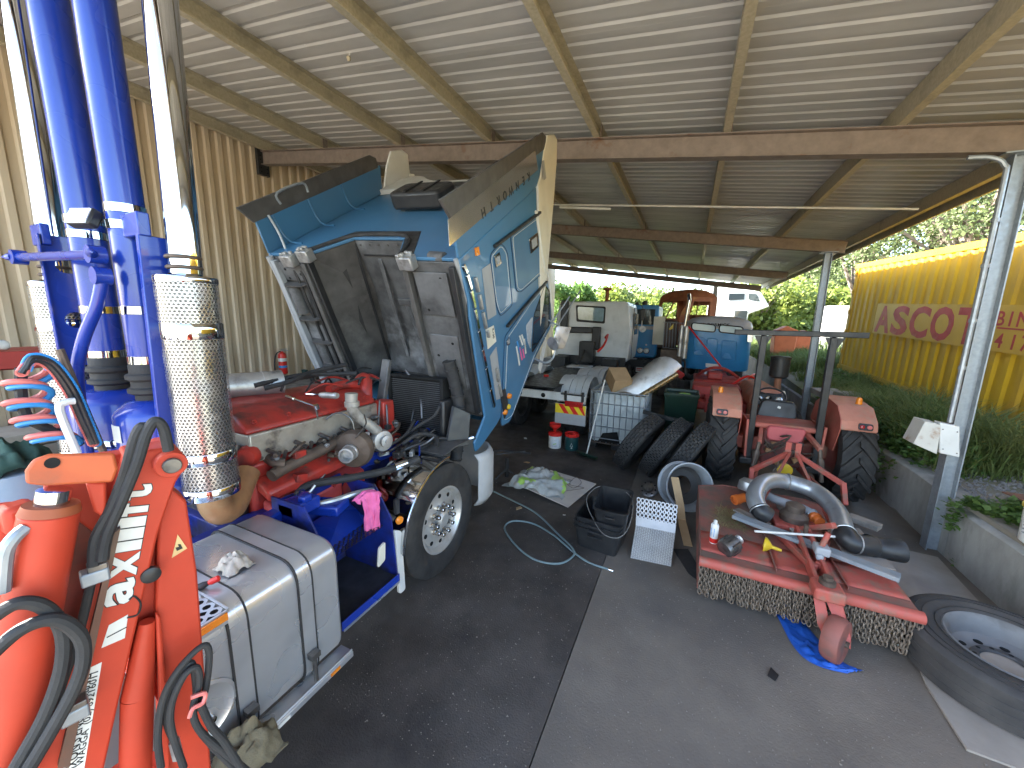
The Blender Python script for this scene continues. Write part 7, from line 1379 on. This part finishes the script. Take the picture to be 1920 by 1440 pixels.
# dark bin, bar lying across the tyres
p = A(1275, 770, y=7.25); bn = thing('plastic_bin', 'dark green square plastic bin behind the leaning tyres', 'bin', (p.x, 7.25, 0))
g = MB(); n = 4; vs_ = []
for z, s_ in ((0, .20), (1.06, .27), (1.10, .285), (1.14, .285), (1.14, .262), (1.08, .255)): vs_ += [(p.x - s_, 7.25 - s_, z), (p.x + s_, 7.25 - s_, z), (p.x + s_, 7.25 + s_, z), (p.x - s_, 7.25 + s_, z)]
g.add(vs_, [(r * 4 + i, r * 4 + (i + 1) % 4, (r + 1) * 4 + (i + 1) % 4, (r + 1) * 4 + i) for r in range(5) for i in range(4)] + [(3, 2, 1, 0), (20, 21, 22, 23)]); g.build('body', M_dkgrn, bn, bevel=.012)
g = MB(); g.box((p.x + .05, 7.2, 1.10), (.18, .08, .03), Matrix.Rotation(.3, 3, 'Z')); g.build('green_scrap', M_baggreen, bn, bevel=.006)
g = MB(); g.beam(A(1206, 772, y=6.30), A(1302, 797, y=6.15), .05, .06); simple('dark_bar', g, M_dark, 'dark square bar lying across the tops of the leaning tyres', 'bar', bevel=.005)
# ------------------------------------------------------------------ bare steel rim with cardboard strip
rim_c = A(1285, 903, y=5.0); rim_c.z = .30; ax_ = Vector((.42, -.86, .30)).normalized(); rw_ = thing('bare_wheel', 'bare grey steel wheel rim standing on its edge by the tractor', 'rim', (rim_c.x, rim_c.y, 0))
g = MB(); g.lathe([(.262, -.13), (.30, -.135), (.302, -.12), (.275, -.10), (.262, -.06), (.250, 0), (.262, .06), (.275, .10), (.302, .12), (.30, .135), (.285, .135), (.262, .10), (.245, .06), (.238, 0), (.245, -.06), (.25, -.13)], rim_c, ax_, 44, cap=False); g.build('barrel', mat('grey_primer_rim', (.40, .42, .43), .5, .3, (.30, .32, .33), 6, c3=(.24, .15, .10), s3=5, lo3=.6, hi3=.75), rw_, smooth=35)
g = MB(); g.lathe([(.24, -.04), (.20, -.075), (.12, -.08), (.115, -.09)], rim_c, ax_, 40, cap=False); g.build('disc', mat('dark_rim_disc', (.06, .055, .05), .7), rw_)
cd = thing('cardboard_strip', 'bent brown cardboard strip hanging from the steel rim', 'cardboard', A(1280, 1020, z=0)); pA, pB, pC, pD = A(1265, 895, y=4.72), A(1275, 945, y=4.55), A(1278, 975, y=4.45), A(1290, 1024, z=0.01)
g = MB(); sdv = Vector((.085, .02, 0)); prs = [pA, pB, pC, pD]
g.add([q for p_ in prs for q in (p_ - sdv * .5, p_ + sdv * .5)], [(i * 2, i * 2 + 1, i * 2 + 3, i * 2 + 2) for i in range(3)]); o = g.build('strip', M_card, cd, smooth=0); so = o.modifiers.new('s', 'SOLIDIFY'); so.thickness = .006
g = MB(); g.prism([A(1262, 1030, z=.004), A(1290, 1030, z=.004), A(1312, 1068, z=.004), A(1312, 1092, z=.004), A(1290, 1075, z=.004)], (0, 0, .006)); simple('rubber_sheet', g, M_rubber, 'flat black rubber sheet on the floor at the left of the slasher', 'sheet')
# brake hub casting
p = A(1216, 920, z=.05); hb = thing('hub_casting', 'small grey round hub casting on the floor by the tyres', 'hub', (p.x, p.y, 0)); ax_ = Vector((-.15, -.6, .8)).normalized()
g = MB(); g.lathe([(.12, -.04), (.125, -.03), (.125, 0), (.105, .012), (.07, .015), (.06, .04), (.03, .045), (0, .045)], p + Vector((0, 0, .03)), ax_, 28); hbm = g.build('disc', M_steel, hb)
x_, y_, d_ = g.frame(ax_)
for k in range(8): a = k * pi / 4; g = MB(); g.lathe([(.013, 0), (.013, .004)], p + Vector((0, 0, .03)) + d_ * .0115 + x_ * (.093 * cos(a)) + y_ * (.093 * sin(a)), d_, 10); g.build('hole', M_hole, hb)
# ------------------------------------------------------------------ aluminium tread step leaning up
M_treadalu = mat('pale_tread_aluminium', (.62, .62, .61), .45, .35, (.50, .50, .49), 6)
sp_ = thing('step_panel', 'bent aluminium step panel with punched top and treadplate face', 'step panel', A(1220, 1052, z=0))
bl, brr = A(1182, 1046, z=.004), A(1258, 1062, z=.004); tl, trr = A(1192, 985, y=bl.y + .28), A(1266, 1000, y=brr.y + .28); ul, ur = A(1194, 932, y=bl.y + .46), A(1271, 947, y=brr.y + .46); ml, mr_ = tl.lerp(ul, .30), trr.lerp(ur, .30)
g = MB(); nrm = (brr - bl).cross(tl - bl).normalized(); nrm = nrm if nrm.y < 0 else -nrm
g.prism([bl, brr, trr, tl], -nrm * .004); fc = g.build('tread_face', mat('dark_tread_base', (.40, .40, .39), .5, .3, (.30, .30, .29), 7), sp_, smooth=0); g = MB(); g.prism([tl, trr, mr_, ml], -nrm * .004); g.build('bend', M_treadalu, sp_, smooth=0)  # face coloured darker than its raised pattern, relief contrast put into the colour
g = MB(); perf(g, lambda u, v: ml.lerp(mr_, u / 10).lerp(ul.lerp(ur, u / 10), v / 4), 10, 4, .30, hexa=False, n=10); o = g.build('punched_top', M_treadalu, sp_, smooth=0); so = o.modifiers.new('s', 'SOLIDIFY'); so.thickness = .004
g = MB()
for i in range(18):
    for j in range(20):
        c = bl.lerp(brr, (i + .5) / 18).lerp(tl.lerp(trr, (i + .5) / 18), (j + .5) / 20) + nrm * .0005; e1 = (brr - bl).normalized(); e2 = (tl - bl).normalized(); d_ = (e1 + e2 * (1 if (i + j) % 2 else -1)).normalized(); q = d_.cross(nrm)
        g.add([c - d_ * .011, c + q * .0036, c + d_ * .011, c - q * .0036, c + nrm * .004], [(0, 1, 4), (1, 2, 4), (2, 3, 4), (3, 0, 4)])
g.build('tread_pattern', M_treadalu, sp_, smooth=0, kind='stuff')
# ------------------------------------------------------------------ nested black tubs
def tub(c, sx, sy, h, rz, tilt, lab, t=.006):
    R_ = Matrix.Rotation(rz, 3, 'Z') @ tilt; th_ = thing('black_tub', lab, 'tub', c, 'black plastic tubs'); c = Vector(c); g = MB(); vs_ = []
    for z, k in ((0, .86), (h * .97, .98), (h * .97, 1.04), (h, 1.04), (h, .96), (t, .84)):
        vs_ += [c + R_ @ p for p in rounded([Vector((-sx * k, -sy * k, z)), Vector((sx * k, -sy * k, z)), Vector((sx * k, sy * k, z)), Vector((-sx * k, sy * k, z))], .05, 3)]
    n = len(vs_) // 6; g.add(vs_, [(r * n + i, r * n + (i + 1) % n, (r + 1) * n + (i + 1) % n, (r + 1) * n + i) for r in range(5) for i in range(n)] + [tuple(range(n - 1, -1, -1)), tuple(5 * n + i for i in range(n))]); g.build('body', M_dark, th_, smooth=40)
    for s in (-1, 1): g = MB(); q = [c + R_ @ Vector((sx * .3 * a, s * sy * 1.03, h * .80)) for a in (-1, 1)]; g.tube([q[0], q[0] + R_ @ Vector((0, s * .02, -.01)), q[1] + R_ @ Vector((0, s * .02, -.01)), q[1]], .008, 6); g.build('handle', M_dark, th_)
    return th_
I3 = Matrix.Identity(3); c0 = Vector((-.66, 3.80, .0)); rz = -.10
tub(c0, .24, .27, .24, rz, I3, 'lowest black tub of the stack on the floor'); tub(c0 + Vector((0, 0, .055)), .24, .27, .24, rz, I3, 'second black tub from the floor, nested in the lowest'); tub(c0 + Vector((.004, 0, .11)), .24, .27, .24, rz + .02, I3, 'third nested black tub, holding the tilted one')
tub(Vector((-.56, 3.78, .27)), .17, .22, .26, rz + .12, Matrix.Rotation(.16, 3, 'X'), 'black tub sitting tilted on top of the stack')
g = MB(); g.tube([A(1105, 925, z=.5), A(1125, 912, z=.55), A(1165, 918, z=.54), A(1186, 940, z=.5), A(1180, 985, z=.38), A(1160, 1008, z=.30), A(1130, 1000, z=.30), A(1108, 965, z=.36), A(1100, 940, z=.45)], .004, 6, sub=8, closed=True); simple('wire_loop', g, mat('thin_wire', (.25, .24, .22), .5, .3), 'thin wire loop hanging over the stack of black tubs', 'wire')
# ------------------------------------------------------------------ hose on the floor
g = MB(); hp = [A(905, 912, z=.012), A(960, 938, z=.012), A(1005, 962, z=.012), A(1045, 1000, z=.012), A(1075, 1030, z=.03), A(1072, 1045, z=.012), A(1045, 1057, z=.012), A(1000, 1048, z=.012), A(965, 1020, z=.012), A(946, 990, z=.012), A(962, 977, z=.012), A(1000, 982, z=.012), A(1040, 1005, z=.02), A(1075, 1035, z=.012), A(1105, 1055, z=.012), A(1140, 1067, z=.012)]
ah = thing('air_hose', 'grey green air hose looped on the dark floor', 'hose', (-1.3, 3.6, 0)); g.tube(hp, .0105, 8, sub=8); g.build('hose', M_hose, ah); g = MB(); d_ = (hp[-1] - hp[-2]).normalized(); g.cyl(hp[-1], hp[-1] + d_ * .05, .011, n=8); g.build('coupling', M_chrome, ah)
# ------------------------------------------------------------------ cardboard sheet with plastic wrap
g = MB(); g.prism([A(958, 903, z=.05), A(1065, 952, z=.03), A(1118, 908, z=.05), A(1032, 882, z=.06)], (0, 0, .008)); simple('cardboard_sheet', g, M_cardw, 'pale cardboard sheet on the floor under the plastic bag', 'cardboard')
g = MB(); g.bb(-1.95, -1.55, 4.55, 4.85, 0, .048); simple('flat_crate', g, M_dark, 'flat dark crate under the pale cardboard sheet', 'crate', bevel=.01)
pb = thing('plastic_bag', 'crumpled clear and green plastic bag on the cardboard sheet', 'bag', A(1015, 915, z=.07)); cb_ = A(1012, 905, z=.07)
def bagf(u, v):
    a, b = (u - .5) * 2, (v - .5) * 2; k = noise.noise((a * 2.2 + 4, b * 2.2, 1.3)); k2 = noise.noise((a * 5.5, b * 5.5 + 2, 5)); k3 = abs(noise.noise((a * 9, b * 9, 2))); h = max(0, 1 - (a * a + b * b) * .85)
    return cb_ + Vector((a * .40 * (1 + .2 * k), b * .34 * (1 + .2 * k2), .004 + h ** .6 * .13 * (1 + .6 * k + .28 * k2) + .02 * k3 * (h > .02)))
g = MB(); g.grid(bagf, 34, 30)
mi = []
for f in g.f:
    c = sum((g.v[i] for i in f), Vector()) / 4; mi.append(1 if noise.noise((c.x * 5 + 3, c.y * 5, 1)) > .28 else 0)
g.mi = mi; g.build('film', [M_bag, M_baggreen], pb, smooth=50)
g = MB(); g.tube([A(1060, 905, z=.075), A(1075, 915, z=.08), A(1090, 905, z=.075), A(1080, 895, z=.085), A(1068, 908, z=.08), A(1095, 915, z=.075), A(1062, 920, z=.075)], .003, 5, sub=6); simple('scrap_wire', g, M_cast, 'tangle of brown wire on the pale cardboard sheet', 'wire')
# ------------------------------------------------------------------ axle stand and bits beside the cab
ps = A(950, 893, z=0); js = thing('axle_stand', 'dark steel stand with crossbars on the floor beyond the front bumper', 'stand', ps)
g = MB(); g.cyl(ps, ps + Vector((0, 0, .30)), .03, n=10); g.build('post', M_dark, js)
for a, b, r in ((A(918, 843, y=ps.y), A(995, 850, y=ps.y), .014), (A(930, 852, y=ps.y - .1), A(985, 846, y=ps.y + .15), .012)): g = MB(); g.cyl(a, b, r, n=8); g.build('crossbar', M_dark, js)
for k in range(3): a = k * 2.1; g = MB(); g.cyl(ps + Vector((0, 0, .12)), ps + Vector((.2 * cos(a), .2 * sin(a), .012)), .012, n=8); g.build('leg', M_dark, js)
# small scraps on the floor
for k, (px, py, m_, lab) in enumerate(((988, 867, M_card, 'brown cardboard scrap beyond the cab'), (972, 953, M_card, 'tan scrap of card beside the hose'), (985, 822, M_wht, 'white paper scrap under the white truck tail'), (1058, 966, M_wht, 'tiny white scrap left of the black tubs'), (1450, 1265, M_dark, 'small black plastic clip on the bare concrete'), (1410, 1135, M_card, 'dry twig in front of the slasher chains'))):
    p = A(px, py, z=.004); g = MB(); R_ = Matrix.Rotation(k * 1.1, 3, 'Z'); g.prism([p + R_ @ Vector((x * (.05 if k != 3 else .018), y * (.028 if k not in (3, 5) else .008), 0)) for x, y in ((-1, -.8), (.8, -1), (1, .7), (-.3, 1))], (0, 0, .006)); simple('litter_scrap', g, m_, lab, 'scrap', 'litter on the floor')
# ------------------------------------------------------------------ plywood, loose wheel, blue plastic
g = MB(); R_ = Matrix.Rotation(.05, 3, 'Z'); g.prism([(1.70, 4.15, .003), (2.45, 3.92, .003), (2.52, 5.05, .003), (1.80, 5.10, .003)], (0, 0, .012)); simple('plywood_sheet', g, M_ply, 'grey plywood sheet between the slasher and the concrete wall', 'plywood')
g = MB(); g.prism([A(1735, 1285, z=.003), A(1812, 1408, z=.003), A(1990, 1475, z=.003), (2.5, 3.0, .003), (2.45, 3.85, .003), (1.75, 3.75, .003)], (0, 0, .014)); simple('plywood_sheet', g, M_ply, 'worn plywood sheet under the loose truck wheel', 'plywood')
lw = thing('spare_wheel', 'loose truck wheel with dusty tyre lying flat in the right foreground', 'wheel', (2.09, 3.34, .02)); c = Vector((2.09, 3.33, .165)); up3 = Vector((-.02, -.03, 1)).normalized()
g = MB(); g.lathe(tyre_prof(.495, .285, .292, 3, .008), c, up3, 72, cap=False); g.build('tyre', mat('worn_grey_tyre', (.038, .036, .035), .78, 0, (.07, .064, .058), 4, bump=.15, bscale=90, c3=(.10, .09, .08), s3=2.2, lo3=.52, hi3=.8), lw, smooth=28)
for r_, h_ in ((.40, .1445), (.44, .1415), (.335, .138)): g = MB(); g.ring(c + up3 * h_, up3, r_, .003, 72, 6); g.build('sidewall_ridge', M_tyre, lw)
M_rimg = mat('grey_steel_wheel', (.20, .20, .198), .58, .15, (.15, .148, .145), 4, c3=(.10, .088, .076), s3=3)
g = MB(); g.lathe([(.304, .118), (.306, .126), (.298, .132), (.288, .124), (.272, .095), (.258, .05), (.25, .005), (.21, -.02), (.165, -.022), (.155, -.02)], c, up3, 64, cap=False); rm = g.build('rim_dish', M_rimg, lw, smooth=40)
g = MB(); g.lathe([(.156, -.02), (.150, -.008), (.115, -.008), (.108, -.02)], c, up3, 48, cap=False); g.build('bolt_face', mat('dark_bolt_ring', (.10, .10, .10), .55, .4, (.06, .055, .05), 8), rm); g = MB(); g.lathe([(.109, -.024), (0, -.024)], c, up3, 40, cap=False); g.build('centre_bore', M_ply, rm)
x_, y_, d_ = g.frame(up3)
for k in range(10): a = 2 * pi * k / 10 + .2; g = MB(); g.lathe([(.024, 0), (.0, .0005)], c + d_ * -.0185 + x_ * (.19 * cos(a)) + y_ * (.203 * sin(a)), d_ , 16); g.build('hand_hole', M_wht if k in (3, 4, 5, 6) else M_hole, rm)
for k in range(10): a = 2 * pi * k / 10; g = MB(); g.lathe([(.012, 0), (.0, .0005)], c + d_ * -.0070 + x_ * (.134 * cos(a)) + y_ * (.134 * sin(a)), d_, 12); g.build('bolt_hole', M_hole, rm)
g = MB(); pts0 = [A(1462, 1136, z=.0), A(1486, 1170, z=.0), A(1510, 1205, z=.0), (A(1535, 1232, z=0)), A(1565, 1250, z=.0), A(1605, 1262, z=.0)]; pp = smooth_path(pts0, 8); n = len(pp); wid = lambda t: .14 + .10 * sin(pi * t)
def tf(u, v):
    i = min(int(u * (n - 1)), n - 2); f = u * (n - 1) - i; p = pp[i].lerp(pp[i + 1], f); s_ = (v - .5) * wid(u); q = p + Vector((.75, .5, 0)).normalized() * s_
    q.z = .006 + .028 * (abs(noise.noise((u * 7, v * 4, 2))) + .6 * abs(noise.noise((u * 17, v * 8, 5)))) * (1 - abs(2 * v - 1) ** 3); return q
g.grid(tf, 44, 14); simple('blue_plastic', g, M_bluet, 'crumpled strip of blue plastic sheet on the concrete by the caster wheel', 'plastic sheet', smooth=55)
pw = A(1692, 1200, z=.02); crumple('clear_wrapper', 'crumpled clear wrapper on the concrete beside the loose wheel', 'wrapper', (pw.x, pw.y, 0), .05, .08, .03, M_bag, 9, 12)
for px, py, dx_, dy_, lab in ((1680, 1150, 0, .0, ''),): pass
# ------------------------------------------------------------------ floodlight and switch box on the near post
fb = thing('flood_lamp', 'rusty white flood lamp and switch box fixed to the near grey post', 'lamp', (2.35, 5.1, 1.1)); yb = 5.06
g = MB(); q = [A(1762, 792, y=yb), A(1800, 800, y=yb), A(1800, 858, y=yb), A(1762, 850, y=yb)]; g.prism(q, (0, .10, 0)); g.build('switch_box', M_white, fb, bevel=.008)
g = MB(); q = [A(1735, 790, y=yb), A(1766, 797, y=yb), A(1757, 852, y=yb), A(1712, 832, y=yb)]; g.prism(q, (0, .22, 0)); fh = g.build('lamp_hood', mat('rust_white_hood', (.58, .56, .50), .6, 0, (.50, .48, .43), 5, c3=(.30, .16, .08), s3=5, lo3=.58, hi3=.70), fb, bevel=.006)
for px, py in ((1768, 805), (1795, 810), (1768, 842), (1794, 850)): g = MB(); g.lathe([(.006, 0), (.005, .004), (0, .005)], A(px, py, y=yb - .0005), (0, -1, 0), 8); g.build('screw', M_steel, fb)
# ------------------------------------------------------------------ rags and tools on the truck
g = MB(); cpk = A(688, 925, x=-2.02)
def pk(u, v):
    a = (u - .5) * 2; t = v; w_ = .075 * (1 - .45 * min(t * 2, 1)) * (1.3 if t < .25 else 1); fall = max(0, t - .22)
    p = A(686, 928, x=-2.04) + Vector((a * .03, a * w_ * 1.1, 0)) ; p.z += .035 * (1 - t) + .02 * noise.noise((a * 2, t * 6, 1)) - fall * .34 - .05 * a * a * (t < .3)
    p.x += .05 * sin(min(t * 4, 1.57)) + .015 * noise.noise((a * 3, t * 4, 7)); p.y += .018 * noise.noise((a * 3 + 5, t * 5, 3)); return p
g.grid(pk, 14, 26); o = simple('pink_rag', g, M_pink, 'bright pink rag hanging over the blue step box', 'rag', smooth=60); so = o.modifiers.new('s', 'SOLIDIFY'); so.thickness = .003
c = A(437, 1047, z=1.15); crumple('shop_rag', 'pale dirty rag bunched up on top of the fuel tank', 'rag', (c.x, c.y, 1.102), .07, .06, .06, M_rag, 3, 18, .6, 2.4)
c = A(468, 1418, x=-1.60); crumple('jacket_sleeve', 'khaki canvas work jacket sleeve bunched on the step rail at the bottom', 'sleeve', (-1.60, c.y - .02, .40), .10, .13, .16, M_khaki, 6, 26, .5, 2.2)
p = A(392, 1098, z=1.12); rk = thing('red_coupling', 'small red and black air coupling on the punched step plate', 'coupling', p); g = MB(); g.lathe([(.010, 0), (.014, .01), (.014, .04), (.008, .045)], p + Vector((0, 0, .014)), (.5, .6, .25), 12); g.build('cap', M_redp, rk); g = MB(); g.lathe([(.016, -.05), (.016, -.02), (.010, 0)], p + Vector((0, 0, .014)), (.5, .6, .25), 12); g.build('body', M_dark, rk)
a, b = A(537, 743, z=1.735), A(592, 762, z=1.735); wr = thing('socket_wrench', 'chrome socket wrench lying on the red rocker cover', 'wrench', a); g = MB(); g.cyl(a, b, .008, n=8); g.cyl(a, a.lerp(b, .28), .013, n=10); g.build('handle', M_chrome, wr); g = MB(); g.cyl(b + Vector((0, 0, .01)), b + Vector((0, .01, -.02)), .018, n=12); g.cyl(b, A(596, 785, x=-2.50), .007, n=8); g.build('head', M_chrome, wr)
a, b = A(575, 739, z=1.76), A(632, 742, z=1.77); rt_ = thing('air_ratchet', 'silver air ratchet lying behind the socket wrench on the engine', 'ratchet', a); g = MB(); g.cyl(a, a.lerp(b, .45), .008, n=8); g.build('nose', M_chrome, rt_); g = MB(); g.lathe([(.016, 0), (.024, .03), (.022, .12), (.026, .14), (.02, .16)], a.lerp(b, .45), b - a, 14); g.build('grip', M_alud, rt_)
# ------------------------------------------------------------------ bench and clutter along the tan wall
wb = thing('work_bench', 'timber work bench along the tan wall behind the engine', 'bench', (-7.6, 5.2, 0))
for k in range(3): g = MB(); g.bb(-8.1 + k * .27, -7.84 + k * .27, 3.2, 7.4, .86, .905); g.build('bench_plank', M_wood, wb, bevel=.006)
for y in (3.3, 5.3, 7.3):
    for x in (-8.05, -7.36): g = MB(); g.bb(x - .04, x + .04, y - .04, y + .04, 0, .859); g.build('leg', M_wood, wb, bevel=.004)
g = MB(); g.bb(-7.40, -7.30, 3.2, 7.4, .74, .858); g.build('apron', M_wood, wb, bevel=.004)
ex_ = thing('fire_extinguisher', 'red fire extinguisher hanging on the tan wall', 'extinguisher', (-8.05, 5.25, 1.05)); p = Vector((-8.03, 5.24, 1.07))
g = MB(); g.lathe([(.06, 0), (.078, .012), (.082, .03), (.082, .40), (.07, .45), (.03, .48), (.025, .50)], p, (0, 0, 1), 24); g.build('cylinder', M_redp, ex_); g = MB(); g.lathe([(.083, .28), (.084, .282), (.084, .35), (.083, .352)], p, (0, 0, 1), 24, cap=False); g.build('white_band', M_wht, ex_); g = MB(); g.lathe([(.083, .14), (.084, .142), (.084, .19), (.083, .192)], p, (0, 0, 1), 24, cap=False); g.build('blue_band', M_lblue, ex_)
g = MB(); g.bb(p.x - .015, p.x + .015, p.y - .03, p.y + .14, p.z + .50, p.z + .52); g.bb(p.x - .012, p.x + .012, p.y - .02, p.y + .12, p.z + .535, p.z + .55); g.build('lever', M_galv, ex_); g = MB(); g.tube([p + Vector((0, -.03, .50)), p + Vector((.02, -.14, .45)), p + Vector((.03, -.2, .25)), p + Vector((.03, -.2, .0))], .012, 8, sub=5); g.build('hose', M_rubber, ex_)
p = Vector((-7.55, 4.02, .906)); g = MB(); g.lathe([(.11, 0), (.14, .28), (.145, .29), (.13, .28), (.10, .02), (0, .02)], p, (0, 0, 1), 22, cap=False); simple('black_bucket', g, M_dark, 'small black bucket on the bench by the muffler', 'bucket')
p = Vector((-7.45, 4.38, .97)); gr = thing('bench_grinder', 'green electric grinder on the bench with a yellow tag', 'grinder', p); g = MB(); g.cyl(p + Vector((0, -.16, 0)), p + Vector((0, .2, 0)), .062, n=16); g.build('motor', M_teal, gr)
for s in (-.17, .21): g = MB(); g.cyl(p + Vector((0, s - .02, 0)), p + Vector((0, s + .02, 0)), .085, n=18); g.build('wheel', M_dark, gr)
g = MB(); g.prism([p + Vector((.08, .18, .10)), p + Vector((.08, .32, .12)), p + Vector((.09, .30, -.10)), p + Vector((.09, .20, -.10))], (.004, 0, 0)); g.build('yellow_tag', mat('fluoro_yellow', (.70, .75, .06), .5), gr, smooth=0)
for k in range(12):
    p = Vector((-7.7 + rnd.uniform(-.25, .3), 5.55 + k * .13, .906)); s_ = (rnd.uniform(.06, .2), rnd.uniform(.06, .16), rnd.uniform(.06, .24)); g = MB(); R_ = Matrix.Rotation(rnd.uniform(0, 3), 3, 'Z')
    if k % 3: g.box(p + Vector((0, 0, s_[2] / 2)), s_, R_)
    else: g.lathe([(s_[0] * .5, 0), (s_[0] * .5, s_[2]), (s_[0] * .2, s_[2] * 1.15)], p, (0, 0, 1), 14)
    simple('bench_clutter', g, (M_dark, M_teal, M_cast, M_redp, M_steel)[k % 5], ('black', 'green', 'brown', 'red', 'grey')[k % 5] + (' can' if k % 3 == 0 else ' tool case') + ' on the bench, ' + ('first', 'second', 'third', 'fourth', 'fifth', 'sixth', 'seventh', 'eighth', 'ninth', 'tenth', 'eleventh', 'last')[k] + ' past the extinguisher', 'can' if k % 3 == 0 else 'case', 'clutter on the bench', bevel=.006)
for px0, lab in ((60, 'front'),):
    rk_ = thing('steel_rack', 'red steel rack holding timber along the left wall', 'rack', (-6.1, 1.1, 0))
    for z in (1.78, 1.05, .35): g = MB(); g.bb(-6.2, -6.0, -.8, 1.75, z, z + .17); g.build('beam', M_chr, rk_, bevel=.006)
    for y in (-.7, 1.05, 1.7): g = MB(); g.bb(-6.19, -6.01, y - .06, y + .06, .0, 1.779); g.build('upright', mat('tan_upright', (.40, .30, .19), .7), rk_, bevel=.004)
    g = MB(); g.bb(-6.7, -6.21, -.8, 1.75, 1.75, 1.95); g.build('shelf', M_chr, rk_, bevel=.006)
g = MB(); g.lathe([(.05, 0), (.05, .22), (.03, .25)], (-6.08, .98, 2.01), (.1, 1, 0), 12); simple('white_tube', g, M_wht, 'white tube lying on top of the red steel rack', 'tube')
for k in range(3): g = MB(); g.bb(-5.75 + k * .02, -5.2, .1 + k * .05, 1.65, .9 + k * .13, 1.02 + k * .13); simple('timber_baulk', g, mat('pale_baulk', (.42, .35, .26), .85, 0, (.33, .27, .20), 4, bump=.2), ('lowest timber baulk of the pile left of the air lines', 'middle timber baulk of the pile left of the air lines', 'top timber baulk of the pile left of the air lines')[k], 'timber', 'timber baulks', bevel=.01)
g = MB(); g.bb(-5.8, -5.15, .3, 1.5, 0, .895); simple('timber_crate', g, M_chr, 'red steel crate under the timber pile left of the truck', 'crate', bevel=.01)
dr = thing('waste_drum', 'white and blue drum with dark green cloth on top at the left edge', 'drum', (-4.75, .80, 0)); g = MB(); g.lathe([(.28, 0), (.29, .01), (.29, .30), (.30, .31), (.29, .32), (.29, .62), (.30, .63), (.29, .64), (.29, .90), (.29, 1.12)], (-4.75, .80, 0), (0, 0, 1), 30); g.build('body', mat('white_drum', (.60, .63, .66), .4, 0, (.42, .48, .55), 2, c3=(.06, .16, .36), s3=1.6, lo3=.56, hi3=.66), dr)
crumple('green_cloth', 'bunched dark green cloth on top of the drum at the left edge', 'cloth', (-4.72, .82, 1.12), .22, .22, .17, mat('dark_green_cloth', (.03, .07, .05), .8, 0, (.06, .11, .08), 9), 5, 22, .7, 2.6)
crumple('pink_cloth', 'small pink cloth behind the blue air coil', 'cloth', (-4.45, 1.12, 1.02), .14, .14, .14, M_pink, 8, 14, .5, 2.4)
g = MB(); g.bb(-4.62, -4.28, .95, 1.3, 0, 1.018); simple('side_locker', g, M_chr, 'dark red steel locker behind the coiled air lines', 'locker', bevel=.01)
# cords hanging from the roof
for k, (px, y0, py, Yh) in enumerate(((567, -20, 50, 3.2), (653, 60, 105, 3.4))):
    b = A(px, py, y=Yh); t = Vector((b.x + .02, b.y, zr(b.x) + .20)); cdg = thing('hanging_cord', ('thin cord with pale toggle hanging near the second purlin, left one', 'thin cord with pale toggle hanging lower beside the third purlin')[k], 'cord', t, 'cords hanging from the roof'); g = MB(); g.tube([t, t.lerp(b, .5) + Vector((.02, 0, 0)), b], .004, 5, sub=3); g.build('cord', M_wht, cdg); g = MB(); g.lathe([(.012, 0), (.024, .01), (.02, .035), (.012, .045)], b, (0, .2, -1), 10); g.build('toggle', mat('cream_plug', (.62, .52, .34), .6), cdg)

# grit and dirt crumbs trodden into the floor
g = MB(); vs_ = []; fs = []; rg = random.Random(21)
for _ in range(5200):
    x, y = rg.uniform(-2.4, 2.5), 1.3 + 5.2 * rg.random() ** 1.3; s_ = rg.uniform(.0015, .005) * (1.7 if rg.random() < .06 else 1); p = Vector((x, y, s_ * .4)); b = len(vs_)
    vs_ += [p + Vector((s_ * rg.uniform(.5, 1.3), 0, 0)), p + Vector((-s_ * .6, s_ * rg.uniform(.5, 1.2), 0)), p + Vector((-s_ * .6, -s_ * rg.uniform(.5, 1.2), 0)), p + Vector((0, 0, s_ * .8))]; fs += [(b, b + 1, b + 3), (b + 1, b + 2, b + 3), (b + 2, b, b + 3)]
g.add(vs_, fs); tag(g.build('floor_grit', mat('pale_grit', (.30, .26, .21), .9, 0, (.10, .085, .07), 60), smooth=0), 'fine grit and dirt crumbs scattered over the workshop floor', 'grit', kind='stuff')
